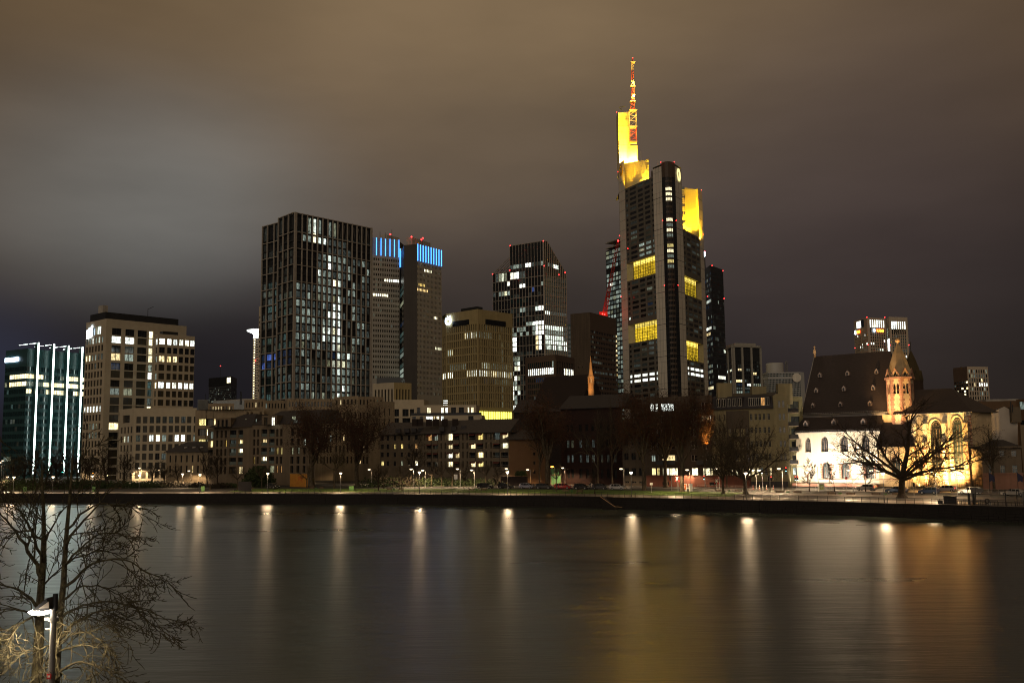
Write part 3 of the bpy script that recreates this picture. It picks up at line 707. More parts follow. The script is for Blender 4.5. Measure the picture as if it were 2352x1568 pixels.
for k in range(10):
 u = .015 + .108 * k;mb = MB();mb.obox(P2[1],d,u * L - .16,u * L + .16,.1,.6,zb2 + .3,z2 + .1);b.part('light_line',mb,'neon_blue')
mb = MB();mb.obox(P[1],unit(P[0],P[1])[1],.1,.6,.1,.6,zb1 - 6,z - 6);b.part('light_line',mb,'neon_blue')
bk = back([P[0],P2[2]],35);b.cap([P[0],P[1],side] + [bk[0].lerp(bk[1],.5),bk[1]],z,'concrete');b.cap([side,P2[0],P2[1],P2[2],bk[0]],z2,'concrete')
# roof houses
for nm,pts,yy,zt_ in (('roof_house',[('a3',1785,426),('a3',1850,424),('a3',2058,490)],640,0),('roof_house',[('a3',1490,398),('a3',1560,396),('a3',1700,430)],665,0)):
 zz,pp = roofpts([Q(*q) for q in pts],1,yy);mb = MB();mb.prism([xy(q) for q in pp] + [(q.x,q.y) for q in back(pp,10)],z2 - 2 if yy == 640 else z - 1,zz);b.part(nm,mb,'concrete')
for x,y in ((1600,392),(1842,420),(1954,453),(1972,435)): beacon(QP('a3',x,y,638),b.root,.9)
for x,y,h in ((1483,420,60),(1618,400,62),(1548,395,22),(1940,462,25),(1968,462,28)):
 mb = MB();q = QP('a3',x,y,642);mb.tube(q - Vector((0,0,3)),QP('a3',x,y - h,642),.25,.15,k=4);b.part('mast',mb,'metal_dark')
b.finish()
# H: sandy office block with white ring sign
z,P = roofpts([Q('a4',75,318),Q('a4',118,290),Q('a4',470,236),Q('a4',853,290)],2,470)
P[0] = pt(*Q('a4',75,318),P[1].y + 9)
b = Bld('sandy_block','sand coloured office block with white glowing ring sign and yellow lit arcade','office building',P[2])
mat('sandstone',(.33,.255,.12),.85,0,.14,.4,.3,streak=.1)
p = 85.2 * .20868 / 2250 * 470;zt = z - (400 - 236) * .20868 / 2250 * 470
rw = rows(zt,p,11,p * .80)
sp = {1: [(8,9,'lit_bright'),(10,10,'lit_soft'),(11,11,'lit_bright'),(12,13,'lit_white')],3: [(0,2,'lit_white')],5: [(1,8,'lit_soft')],6: [(0,2,'lit_bright'),(9,13,'lit_bright')],7: [(6,8,'lit_dim')]}
b.facade(P[1],P[2],ZG,z,cols(14,.56,.03,.03),rw,pk(41,[('glass_brown',.7),('glass_dark',.2)],sp,'lit_dim'),'sandstone',.6,'plain')
sp = {1: [(0,5,'lit_soft'),(9,9,'lit_soft')],5: [(1,4,'lit_white'),(5,14,'lit_soft')],6: [(0,14,'lit_bright')],7: [(2,6,'lit_bluedim'),(7,14,'lit_soft')],8: [(8,13,'lit_dim')]}
for q in (2,3,4,8,9,10): sp[q] = [(10,10,'lit_soft')]
b.facade(P[2],P[3],ZG,z,cols(15,.52,.03,.02),rw,pk(42,[('glass_brown',.7),('glass_dark',.2)],sp,'lit_dim'),'sandstone',.6,'plain')
zs = z - 11;Ls,ds = unit(P[0],P[1])
b.facade(P[0],P[1],ZG,zs,[(.1,.4),(.55,.85)],rows(zt - p,p,10,p * .8),pk(43,[('glass_brown',.9)],{5: [(0,1,'lit_bright')]}),'sandstone',.4,'plain')
bk = back(P,30);b.cap(P + bk,z,'sandstone');b.plain(P[0],P[1],zs,z - 2.0,'sandstone');b.plain(P[3],bk[0],ZG,z,'sandstone')
for a,c,u0,u1 in ((1,2,.22,.74),(2,3,.21,.79)):
 L,d = unit(P[a],P[c]);mb = MB();mb.obox(P[a],d,u0 * L,u1 * L,.02,.12,z - 7.0,z - 4.4)
 for k in range(6): mb.obox(P[a],d,u0 * L,u1 * L,.12,.3,z - 6.9 + k * .42,z - 6.75 + k * .42)
 b.part('louvre',mb,'metal_dark')
# ring sign with a stroke through its mouth
L,d = unit(P[1],P[2]);c = QP('a4',150,364,P[1].y - 3);n = Vector((d[1],-d[0],0));dd = Vector((d[0],d[1],0));mb = MB()
o0 = Vector((P[1][0],P[1][1],0)) + dd * 2.6 + n * .5;o0.z = c.z
def fp(a,r,off): return o0 + dd * (cos(a) * r * 1.0) + Vector((0,0,sin(a) * r)) + n * off
prev = None
for k in range(22):
 a = radians(125 + k * 300 / 21);tmp = [fp(a,1.3,0),fp(a,2.1,0),fp(a,2.1,.5),fp(a,1.3,.5)]
 if prev: mb.add([*prev,*tmp],[(0,1,5,4),(1,2,6,5),(2,3,7,6),(3,0,4,7)])
 prev = tmp
mb.tube(fp(radians(100),2.7,.3),fp(radians(90),.6,.3),.22,k=5);mb.tube(fp(radians(60),2.9,.3),fp(radians(0),1.9,.3),.25,k=5)
b.part('ring_sign',mb,'sign_white')
L,d = unit(P[2],P[3])
zl = QP('a4',480,1437,470).z
b.fins('arcade_light',P[2],P[3],[.03 + .068 * k for k in range(14)],.75,.4,zl - 1.5,QP('a4',480,1360,470).z,glow('arcade_yellow',(1,.95,.12),2.4) and 'arcade_yellow')
mb = MB();L1,d1 = unit(P[1],P[2]);mb.obox(P[1],d1,L1 * .25,L1 * .75,-9,-5,z,z + 2.4);b.part('roof_plant',mb,'dark_clad');b.finish()
# I: tall glass tower with chamfered top
z,P = roofpts([Q('d1',415,236),Q('d1',1118,128),Q('d1',1575,215)],1,730)
b = Bld('chamfered_tower','tall glass tower with fine pale grid, sloping shoulders and red beacons','skyscraper',P[1])
zl,PL = roofpts([Q('d1',60,812),Q('d1',415,766)],1,P[0].y + 4)
k_ = .10986 / 2250 * 730;mj = 208.5 * k_;zm = z - (875 - 128) * k_
zlines = [zm - mj * q for q in range(19)]
rw2 = []
for q in range(18): rw2 += [(zlines[q] - mj / 2 + .1,zlines[q] - .3),(zlines[q] - mj + .3,zlines[q] - mj / 2 - .5)]
top = [(z - 410 * k_,z - .8),(z - 510 * k_,z - 425 * k_),(zm + .3,z - 590 * k_)]
def pI(side):
 r = random.Random(50 + side)
 def f(i,j):
  if side == 1:
   if j == 0: return 'glass_dark'
   if j == 1: return {0: 'lit_dim',1: 'lit_soft',2: 'lit_soft',3: 'lit_dim',5: 'lit_bright',6: 'lit_bright',7: 'lit_dim',10: 'lit_soft'}.get(i,'lit_faint')
   if j == 2: return {0: 'lit_bright',1: 'lit_bright',2: 'lit_bright',3: 'lit_dim',4: 'lit_dim'}.get(i,'glass_dark')
   if j == 4: return {3: 'lit_bright',4: 'lit_bright',10: 'lit_soft'}.get(i,'glass_dark')
   if j == 5: return 'lit_blue' if i == 7 else 'glass_dark'
   if j == 9: return {3: 'lit_soft',4: 'lit_soft',9: 'lit_bright',10: 'lit_bright',8: 'lit_white'}.get(i,'lit_faint')
   if j in (12,13,14): return {8: 'lit_bright',9: 'lit_bright',10: 'lit_bright',7: 'lit_white',6: 'lit_soft',5: 'lit_soft'}.get(i,'glass_dark') if j == 12 or i > 7 else r.choice(['glass_dark','lit_soft'])
   if j in (15,16,17): return {8: 'lit_warm',9: 'lit_bright',0: 'lit_bright',1: 'lit_bright'}.get(i,'glass_dark')
   if j > 18 and i < 3: return r.choice(['lit_bright','lit_white','glass_dark','lit_soft'])
   return r.choice(['glass_dark'] * 6 + ['lit_faint','lit_faint','glass_teal'])
  if side == 2:
   if j == 1: return {2: 'lit_soft',6: 'lit_bright',7: 'lit_bright',8: 'lit_bright',9: 'lit_bright'}.get(i,'glass_dark')
   if j < 1: return 'glass_dark'
   if j == 9: return 'lit_white' if i < 3 else 'lit_dim'
   if j in (12,13,14): return ('lit_white' if j != 13 else r.choice(['lit_white','lit_soft'])) if i < 10 else 'lit_dim'
   if j in (15,16): return 'lit_white' if j == 15 or i % 3 else 'lit_soft'
   return r.choice(['glass_dark','lit_dim','lit_faint','lit_dim','glass_dark','lit_faint'])
  return {(1,0): 'lit_dim',(2,0): 'lit_soft',(3,0): 'lit_white',(4,0): 'lit_soft',(5,1): 'lit_bright',(2,3): 'lit_soft',(3,3): 'lit_soft',(4,3): 'lit_white',(5,3): 'lit_soft',(0,3): 'lit_dim'}.get((i,j),'glass_dark')
 return f
b.facade(P[0],P[1],ZG,z,cols(11,.84),top + rw2,pI(1),'dark_clad',.15,'bare')
# right face: full height part below the slope, then the sloped glazed gable
zsl = z - (790 - 190) * k_ * 1.05
b.facade(P[1],P[2],ZG,zsl,cols(12,.86),[r for r in top + rw2 if r[1] < zsl],lambda i,j: pI(2)(i,j + 2),'dark_clad',.15,'bare')
L,d = unit(P[1],P[2]);c_ = lambda u,zz,w=0: (P[1][0] + d[0] * u * L + d[1] * w,P[1][1] + d[1] * u * L - d[0] * w,zz)
b.w.poly([c_(0,zsl),c_(1,zsl),c_(.16,z),c_(0,z)],b.mi('glass_dark'))
for k in range(13):
 u = k / 12;ztop = z if u <= .16 else z - (z - zsl) * (u - .16) / .84
 b.fins('fin',P[1],P[2],[u],.55,.35,ZG,max(ztop,ZG + 1),'fin_pale')
mb = MB();mb.tube(c_(.16,z + .2,.2),c_(1,zsl + .2,.2),.35,k=4);mb.tube(c_(0,z + .2,.2),c_(.16,z + .2,.2),.35,k=4);b.part('roof_edge',mb,'fin_pale')
for k,(c0_,m_) in enumerate((((2,0),'lit_soft'),((5,0),'lit_bright'),((6,0),'lit_bright'),((7,0),'lit_white'),((3,0),'lit_dim'),((4,0),'lit_dim'))):
 u0 = c0_[0] / 12 + .012;zz = z - 440 * k_;mb = MB();mb.obox(P[1],d,u0 * L,u0 * L + .065 * L,.02,.05,zz - 70 * k_ - (u0 * 80 * k_),zz - (u0 * 60 * k_));b.part('lit_pane',mb,m_)
b.facade(PL[0],PL[1],ZG,zl,cols(6,.84),[(zlines[0] + .3 ,zl - .6)] + rw2,pI(0),'dark_clad',.15,'bare')
b.fins('fin',P[0],P[1],[i / 11 for i in range(12)],.34,.3,ZG,z + .4,'fin_pale');b.fins('fin',PL[0],PL[1],[i / 6 for i in range(6)],.3,.3,ZG,zl + .3,'fin_pale')
b.fins('corner_pier',P[0],P[1],[1.0],1.1,.5,ZG,z + .5,'fin_pale')
b.bands('ledge',P[0],P[1],zlines + [z],.45,.32,'fin_pale');b.bands('ledge',PL[0],PL[1],zlines + [zl],.4,.3,'fin_pale');b.bands('ledge',P[1],P[2],zlines,.45,.32,'fin_pale')
b.bands('ledge',P[0],P[1],[z - mj / 2 * q - 9 for q in range(0,1)],.01,.01,'dark_clad')
for xa,ya,xb,yb in ((60,812,415,455),(130,795,415,505),(200,790,415,560),(255,780,415,618),(330,770,415,680),(150,730,400,695)):
 mb = MB();mb.tube(QP('d1',xa,ya,PL[0].y),QP('d1',xb,yb,P[0].y),.3,k=4);b.part('strut',mb,'fin_pale')
bk = back([PL[0],P[1],P[2]],30);b.cap([P[0],P[1],c_(.16,z),(P[1].x + 4,P[1].y + 20),(P[0].x + 2,P[0].y + 20)],z);b.plain(P[0],(P[0][0],P[0][1] + 20),zl,z,'dark_clad')
b.cap([PL[0],PL[1],bk[1]],zl);b.plain(P[2],bk[0],ZG,zsl,'dark_clad')
for x,y in ((422,224),(1116,124),(1134,644),(1571,786),(1442,830),(410,735),(54,815)): beacon(QP('d1',x,y,722 if x > 500 else 735),b.root,.7)
b.finish()
# J: brown topped low office in front of it
P = [QP('a4',990,757,500),QP('a4',1325,735,485),QP('a4',1535,770,505)];z = P[1].z
b = Bld('brown_office','low brown topped office with one row of white windows, in front of the chamfered tower','office building',P[1])
p = 56 * .20868 / 2250 * 490
mat('brown_stone',(.085,.055,.04),.8,0,.12,.4)
rw = [(z - (912 - 750) * .20868 / 2250 * 490,z - (880 - 750) * .20868 / 2250 * 490)] + [(z - (865 - 735) * .2087 / 2250 * 490,z - (805 - 735) * .2087 / 2250 * 490)]
rw = sorted(rw,key=lambda r: -r[1]);rw = [rw[0]] + [(rw[0][0] - 3.6,rw[0][0] - .4)] + rows(rw[0][0] - 5,3.1,9,2.2)
sp = {0: [(12,12,'lit_soft')],1: [(0,12,'lit_bright')],2: [(4,12,'lit_bluedim')],3: [(8,12,'lit_dim')],5: [(3,8,'lit_dim')]}
b.facade(P[0],P[1],ZG,z,cols(13,.7,.08,.06),rw,pk(61,[('glass_teal',.9)],sp),'brown_stone',.3,'bare')
sp = {1: [(4,9,'lit_bright')],3: [(1,3,'lit_white')],4: [(1,3,'lit_white')],5: [(2,2,'lit_bright')]}
b.facade(P[1],P[2],ZG,z,cols(10,.7,.06,.04),rw,pk(62,[('glass_teal',.9)],sp),'brown_stone',.3,'bare')
bk = back(P,20);b.cap(P + bk,z);b.finish()
# K: brown slab tower
z,P = roofpts([Q('a4',1490,291),Q('a6',247,719),Q('a6',463,772)],1,560)
b = Bld('brown_tower','dark brown concrete tower with louvred right face, standing left of the yellow crowned skyscraper','skyscraper',P[1])
mat('brown_concrete',(.075,.052,.032),.8,0,.15,.3,.2,streak=.25)
b.facade(P[0],P[1],ZG,z,[(.36,.40),(.55,.58)],[(z - 32,z - 31)],lambda i,j: 'glass_dark','brown_concrete',.2,'bare')
p = 42 * .2784 / 2250 * 560
rw = rows(z - (870 - 719) * .2784 / 2250 * 560,p,17,p * .45)
b.facade(P[1],P[2],ZG,z,cols(16,.9),rw,pk(63,[('glass_dark',.78),('lit_faint',.13)],{6: [(1,5,'lit_dim')],8: [(2,9,'lit_dim')],10: [(1,6,'lit_faint')]},'lit_dim'),'brown_stone',.3,'bare')
bk = back(P,25);b.cap(P + bk,z);b.plain(P[2],bk[0],ZG,z,'brown_concrete')
for j in range(9):
 mb = MB();L,d = unit(P[1],P[2]);mb.obox(P[1],d,L - .9,L - .1,.02,.3,rw[j][0] + .3,rw[j][1] + .2);b.part('stair_light',mb,'lit_warm')
b.fins('joint',P[0],P[1],[i / 12 for i in range(1,12)],.08,.05,ZG,z,'brown_stone')
b.finish()
# sliver of a blue-grey tower between
A = QP('a4',1442,402,800);B = QP('a4',1495,405,800)
b = Bld('grey_sliver','thin grey glass tower edge between the chamfered tower and the brown tower','office building',A)
b.facade(A,B,ZG,A.z,[(.1,.45),(.55,.9)],rows(A.z - 2,3.8,20,2.4),pk(64,[('glass_teal',.8)],None,'lit_faint'),'clad_teal',.2,'bare');b.cap([A,B] + back([A,B],15),A.z);b.finish()
# L: unfinished tower with crane
A = QP('c3',710,282,820);B = QP('c3',975,238,800);z = A.z
b = Bld('unfinished_tower','unfinished glass tower lit on every floor, topped by open concrete slabs','skyscraper',A)
p = 82.5 * .1318 / 2250 * 810
b.facade(A,B,ZG,z,cols(5,.86),rows(z - .8,p,40,p * .72),pk(65,[('lit_soft',.72),('lit_dim',.28)],{4: [(0,4,'glass_dark')],7: [(1,1,'lit_bright')]},'lit_dim'),'dark_clad',.3,'two')
bk = back([A,B],25);b.cap([A,B] + bk,z)
L,d = unit(A,B)
for yy in (205,108):
 zz = QP('c3',720,yy,812).z;mb = MB();mb.obox(xy(A),d,.5,L,-20,.5,zz - .7,zz + .2);b.part('floor_slab',mb,'concrete')
mb = MB()
for u in (.2,.45,.8):
 mb.obox(xy(A),d,L * u,L * u + .7,-6,-5.3,z,QP('c3',720,108,812).z)
b.part('column',mb,'concrete');beacon(QP('c3',926,102,790),b.root,1.3);b.finish()
cr = thing('tower_crane','red luffing tower crane leaning up beside the unfinished tower','crane',xy(QP('c3',670,1370,760)) + (60,))
def lattice(mb,p0,p1,w0,w1,n,r=.12,k=4,rd=None):
 p0 = Vector(p0);p1 = Vector(p1);d = (p1 - p0).normalized();a = Vector((0,1,0));a = (a - d * a.dot(d)).normalized();c = d.cross(a)
 cor = lambda t,i: p0.lerp(p1,t) + (a * ((-1,1,1,-1)[i]) + c * ((-1,-1,1,1)[i])) * (w0 + (w1 - w0) * t) / 2
 for i in range(4):
  mb.tube(cor(0,i),cor(1,i),r,k=k)
  for q in range(n):
   t0 = q / n;t1 = (q + 1) / n;j = (i + 1) % 4
   mb.tube(cor(t0,i),cor(t1,j) ,rd or r * .7,k=3,cap=False)
   if q: mb.tube(cor(t0,i),cor(t0,j),rd or r * .7,k=3,cap=False)
mat('crane_red',(.35,.03,.02),.6)
mb = MB();lattice(mb,QP('c3',690,1370,760),QP('c3',925,110,745),2.8,1.4,26,.22);mb.build('jib','crane_red',cr)
mb = MB();mb.tube(QP('c3',655,1330,760),QP('c3',735,950,758),.18,k=4);mb.tube(QP('c3',700,1340,760),QP('c3',735,950,758),.18,k=4);mb.build('hoist_cable','crane_red',cr)
q = QP('c3',670,1375,760);mb = MB();mb.box(q.x - 3.5,q.x + 3,q.y - 2,q.y + 2,q.z - 2.5,q.z + 1.5);mb.build('cab','crane_red',cr)
mb = MB();lattice(mb,(q.x,q.y,3.2),(q.x,q.y,q.z - 2.5),2.4,2.4,30,.2);mb.build('mast','crane_red',cr)
for x,y in ((652,1374),(690,1385),(926,100)): beacon(QP('c3',x,y,755),cr,.9)
lamp(QP('c3',670,1340,752),1800,(1,.05,.03),.5)
# M: the yellow crowned skyscraper
b = Bld('yellow_crowned_skyscraper','tallest skyscraper with yellow floodlit crown, yellow sky gardens and lattice mast','skyscraper',QP('a5',880,920,700))
y0 = 690.
def z_at(n,x,y,d): return QP(n,x,y,d).z
zc = z_at('a5',880,918,690)
def X(U,V,y): p = pt(U,V,y);return (p.x,p.y)
# measured in picture columns at V ~ 640
VV = 640
def col(U371,y): return pt(U371 + (VV - 371) * (U371 - 960) / 19500,VV,y)
c0 = col(1498.5,703);c1 = col(1519,694);cm = [col(1526.5,691),col(1534,690),col(1541.5,691.2)];c2 = col(1549.5,694);c3 = col(1564,704)
lL = pt(*Q('a5',535,1150),727);lL2 = pt(*Q('a6',507,640),748);lR = pt(*Q('a6',1160,300),736);rR2 = pt(*Q('a6',1191,300),745)
lL = pt(*Q('a6',553,440),737)
# core panels
b.plain(c0,c1,ZG,zc - 2,'panel_white');b.plain(c2,c3,ZG,zc - 2,'panel_white')
zgl = z_at('a5',880,1040,690)
gl = [c1] + cm + [c2];fl = 44.3 * .2784 / 2250 * 690
special = {1: 'X',2: 'X',3: 'X',7: 'X',8: 'Y',9: 'X',10: 'Y',12: 'G',13: 'X',14: 'Y',15: 'G',16: 'Y'}
for s_ in range(4):
 mid = s_ in (1,2)
 def pm(i,j,mid=mid):
  k = special.get(j - 1)
  if mid and k: return {'X': 'lit_cream','Y': 'lit_soft','G': 'lit_yellow'}[k]
  return 'glass_dark'
 b.facade(gl[s_],gl[s_ + 1],ZG,zgl,cols(2 if mid else 3,.84),rows(zgl - .5,fl,52,fl * (.62 if mid else .88)),pm,'panel_brown' if mid else 'metal_dark',.2,'bare')
 b.plain(gl[s_],gl[s_ + 1],zgl,zc,'panel_brown')
b.cap([c0,c1] + cm + [c2,c3,Vector((c3.x - 5,c3.y + 20,0)),Vector((c0.x + 5,c0.y + 20,0))],zc - 1,'concrete')
for A,B,nf in ((c0,c1,3),(c2,c3,2)):
 b.fins('panel_joint',A,B,[q / nf for q in range(1,nf)] + [.999],.09,.06,ZG,zc - 2,'metal_dark')
 b.bands('panel_joint',A,B,[zc - 6 - 7.72 * q for q in range(29)],.10,.06,'metal_dark')
 b.bands('floor_joint',A,B,[zc - 2.2 - 23.16 * q for q in range(10)],.28,.10,'metal_dark')
# left face
zLF = z_at('a5',765,1050,705)           # top edge of the left face at its right end
zLF2 = zLF
def seg(z0_,z1_,nrow,side,A,B,cl,sp=None,seed=70):
 b.facade(A,B,z0_,z1_,cl,rows(z1_ - fl * .35,fl,nrow,fl * .52),pk(seed,[('glass_dark',.55),('lit_faint',.3),('lit_dim',.1)],sp,'glass_brown'),'panel_brown',.25,'four')
mat('face_grey',(.13,.115,.09),.7,0,.1,.3,streak=.15)
MT['panel_brown2'] = MT['face_grey']
def seg(z0_,z1_,nrow,A,B,cl,sp=None,seed=70):
 b.facade(A,B,z0_,z1_,cl,rows(z1_ - fl * .35,fl,nrow,fl * .55),pk(seed,[('glass_dark',.6),('lit_faint',.32),('lit_dim',.08)],sp,'lit_dim'),'face_grey',.25,'four')
clL = [(.03,.10),(.17,.40),(.46,.64),(.70,.88),(.94,.99)]
clR = [(.03,.12),(.2,.42),(.48,.72),(.78,.95)]
g1t,g1b = z_at('a6',780,248,704),z_at('a6',780,400,704)
g2t,g2b = z_at('a6',797,778,704),z_at('a6',797,936,704)
h1t,h1b = z_at('a6',1022,418,706),z_at('a6',1026,572,706)
h2t,h2b = z_at('a6',1040,950,706),z_at('a6',1042,1110,706)
nr = lambda a,c: max(0,int((a - c - fl * .35) / fl))
LA,LB = lL,c0;RA,RB = c3,lR
spl = {12: [(2,3,'lit_soft'),(4,4,'lit_soft')],13: [(2,3,'lit_soft'),(4,4,'lit_soft')],14: [(2,3,'lit_soft'),(4,4,'lit_soft')],15: [(2,3,'lit_soft')],16: [(2,3,'lit_soft'),(4,4,'lit_soft')]}
seg(g1t,zLF,nr(zLF,g1t),LA,LB,clL,spl,71)
seg(g2t,g1b,nr(g1b,g2t),LA,LB,clL,{2: [(3,3,'lit_soft')],5: [(3,3,'lit_bluedim')],7: [(0,0,'lit_white'),(3,4,'lit_dim')]},72)
seg(ZG,g2b,nr(g2b,ZG),LA,LB,clL,{0: [(3,4,'lit_dim')],1: [(2,2,'lit_dim')],6: [(0,4,'lit_bright')],7: [(0,4,'lit_bright')]},73)
zRF = z_at('a5',1010,1480,706)
seg(h1t,zRF,nr(zRF,h1t),RA,RB,clR,{8: [(0,0,'lit_dim')]},74)
seg(h2t,h1b,nr(h1b,h2t),RA,RB,clR,{4: [(1,1,'lit_dim')]},75)
seg(ZG,h2b,nr(h2b,ZG),RA,RB,clR,{1: [(0,3,'lit_bright')],2: [(0,3,'lit_bright')]},76)
# sky gardens: a deep recess with bushes and a glazed back wall, ceiling light put in as a brighter band
mat('shrub',(.03,.045,.01),.9)
mat('garden_wall',(.5,.42,.2),.6)
def garden(A,B,zb,zt,flip):
 A = Vector(xy(A));B = Vector(xy(B));L,d = unit(A,B);n = Vector((d[1],-d[0]));D = 7
 a = A + Vector(d) * (.03 * L if not flip else 0);c = B - Vector(d) * (0 if not flip else .03 * L)
 a2 = A + Vector(d) * L * (.17 if not flip else .0) - n * (D * (.35 if not flip else 1));c2 = B - Vector(d) * L * (0 if not flip else .17) - n * (D * (1 if not flip else .35))
 a2 = A - n * 2.5 + Vector(d) * L * (.15 if not flip else 0);c2 = B - n * 2.5 - Vector(d) * L * (.15 if flip else 0)
 mbx = MB();mbx.quad((A.x,A.y,zb),(B.x,B.y,zb),(c2.x,c2.y,zb),(a2.x,a2.y,zb));mbx.quad((A.x,A.y,zt),(a2.x,a2.y,zt),(c2.x,c2.y,zt),(B.x,B.y,zt))
 mbx.quad((A.x,A.y,zb),(a2.x,a2.y,zb),(a2.x,a2.y,zt),(A.x,A.y,zt));mbx.quad((c2.x,c2.y,zb),(B.x,B.y,zb),(B.x,B.y,zt),(c2.x,c2.y,zt))
 g = b.part('sky_garden',mbx,'garden_wall')
 L2,d2 = unit(a2,c2);H = zt - zb
 m1 = MB();m1.obox(a2,d2,0,L2,-.3,0,zb,zt - H * .22);o = m1.build('garden_glazing','garden',g)
 m1 = MB();m1.obox(a2,d2,0,L2,-.3,0,zt - H * .22,zt);o = m1.build('garden_glow_band','garden_top',g)
 m1 = MB()
 for i in range(11): m1.obox(a2,d2,L2 * i / 10 - .11,L2 * i / 10 + .11,0,.25,zb,zt)
 for i in range(1,6): m1.obox(a2,d2,0,L2,0.01,.2,zb + H * i / 6 - .1,zb + H * i / 6 + .1)
 o = m1.build('garden_mullions','frame_dark',g)
 m1 = MB();rr = random.Random(int(zb))
 for i in range(260):
  u = rr.betavariate(2,1.4) * L2 * (.95);hh = rr.random() ** 2 * H * (.5 if not flip else .35);q = Vector((a2.x + d2[0] * u,a2.y + d2[1] * u)) + n * rr.uniform(.3,2)
  c_ = Vector((q.x,q.y,zb + hh));e = Vector((rr.uniform(-1,1),rr.uniform(-1,1),rr.uniform(-1,1))).normalized() * rr.uniform(.2,.45);f_ = e.orthogonal()
  m1.poly([c_ - e,c_ + f_,c_ + e])
 o = m1.build('shrubs','shrub',g);o['kind'] = 'stuff'
garden(LA,LB,g1b,g1t,False);garden(LA,LB,g2b,g2t,False);garden(RA,RB,h1b,h1t,True);garden(RA,RB,h2b,h2t,True)
# outer cores
b.plain(lL2,lL,ZG,z_at('a5',500,885,730),'panel_white')
zlc = z_at('a5',500,890,730);zrc = z_at('a5',1145,1128,730)
b.plain(lR,rR2,ZG,zrc,'panel_white')
b.fins('panel_joint',lL2,lL,[.02],.1,.06,ZG,zlc,'metal_dark');b.bands('panel_joint',lL2,lL,[zlc - 7.72 * q for q in range(1,24)],.14,.08,'metal_dark');b.bands('panel_joint',lR,rR2,[zrc - 7.72 * q for q in range(1,22)],.14,.08,'metal_dark')
b.cap([lL2,lL,c0,Vector((c0.x,c0.y + 25,0)),Vector((lL2.x,lL2.y + 25,0))],zLF,'concrete');b.cap([c3,lR,rR2,Vector((rR2.x,rR2.y + 25,0)),Vector((c3.x,c3.y + 25,0))],zRF,'concrete')
b.plain((c0.x,c0.y + 8),(c3.x,c3.y + 8),zRF,zc - 1,'panel_brown')
mat('crown_panel',(.66,.56,.24),.55,0,.10,.25,streak=.1)
# crown blocks
def block(name,pts,zb,zt,dep=10,ribs=True):
 mbx = MB();mbx.prism([xy(q) for q in pts] + [(q.x,q.y) for q in back(pts,dep)],zb,zt);o = b.part(name,mbx,'crown_panel')
 if ribs:
  for i in range(len(pts) - 1):
   L,d = unit(pts[i],pts[i + 1]);m2 = MB();zz = zb + .5
   while zz < zt: m2.obox(xy(pts[i]),d,0,L,0,.10,zz,zz + .16);zz += 1.25
   o2 = m2.build('rib','crown_panel',o);o2['kind'] = 'stuff'
 return o
def cp(n,x,y,d): q = QP(n,x,y,d);return q
zt1 = z_at('a5',640,884,730)
k1 = [cp('a5',522,1120,745),cp('a5',537,1120,746),cp('a5',622,1000,741),cp('a5',708,1000,738),cp('a5',735,1050,734)]
block('crown_block',k1,zLF - 4,zt1)
zt2 = z_at('a5',600,768,748);k2 = [cp('a5',560,850,757),cp('a5',585,850,756),cp('a5',638,850,754)];block('crown_block',k2,zt1,zt2,8)
zt3 = z_at('a5',530,497,760);k3 = [cp('a5',466,700,776),cp('a5',484,700,765),cp('a5',578,700,765)];block('crown_slab',k3,zlc - 2,zt3,8,False)
L,d = unit(k3[1],k3[2]);
b.fins('panel_joint',k3[1],k3[2],[.12,.42,.75,.93],.14,.06,zlc,zt3,'metal_grey');b.bands('panel_joint',k3[1],k3[2],[zlc + 5.3 * q for q in range(1,27) if zlc + 5.3 * q < zt3],.14,.06,'metal_grey')
k4 = [cp('a5',997,1300,740),cp('a5',1033,1300,740)];zt4 = z_at('a5',1080,1130,736);block('crown_block',k4,zRF - 4,zt4,8)
k5 = [cp('a5',1033,1300,739),cp('a5',1126,1300,744),cp('a5',1146,1350,740)];block('crown_block',k5,zRF - 6,zt4 + .3,8)
b.bands('crown_window',k4[0],k4[1],[zRF + 6 + 6.6 * q for q in range(6)],2.4,.05,'glass_dark')
# yellow floodlights on the ledges
YL = (1,.62,.03)
def flood(base,aimz,pw,n,off=6,spread=80):
 YC = YL if spread > 90 else (1,.54,.01)
 A,B = Vector(base[0]),Vector(base[1]);L,d = unit(A,B);nn = Vector((d[1],-d[0],0))
 for i in range(n):
  q = A.lerp(B,(i + .5) / n);s_ = Vector((q.x,q.y,base[2])) + nn * off;lamp(s_,pw * (8.5 if spread > 90 else 1.1),YC,.8,'SPOT',(q.x,q.y,aimz),spread,.8)
flood((k1[1],k1[2],zLF - 1),zLF + 7,90000,3,4.5,130);flood((k1[2],k1[4],zLF - 1),zLF + 7,110000,3,4.5,130);flood((k1[0],k1[4],zLF + 0),zt1 - 4,34000,2,11,60)
flood((k3[1],k3[2],zt1 + 1),zt1 + 6,120000,2,5,115);flood((k3[1],k3[2],zt1 + 3),zt1 + 34,36000,2,13,70);flood((k2[0],k2[2],zt1 + 1),zt1 + 4,50000,2,4,110)
flood((k5[0],k5[2],zRF - 1),zRF + 6,110000,3,4.5,120);flood((k5[0],k5[1],zRF - 1),zRF + 32,40000,3,10,60);flood((k4[0],k4[1],zRF),zRF + 20,60000,1,5,115)
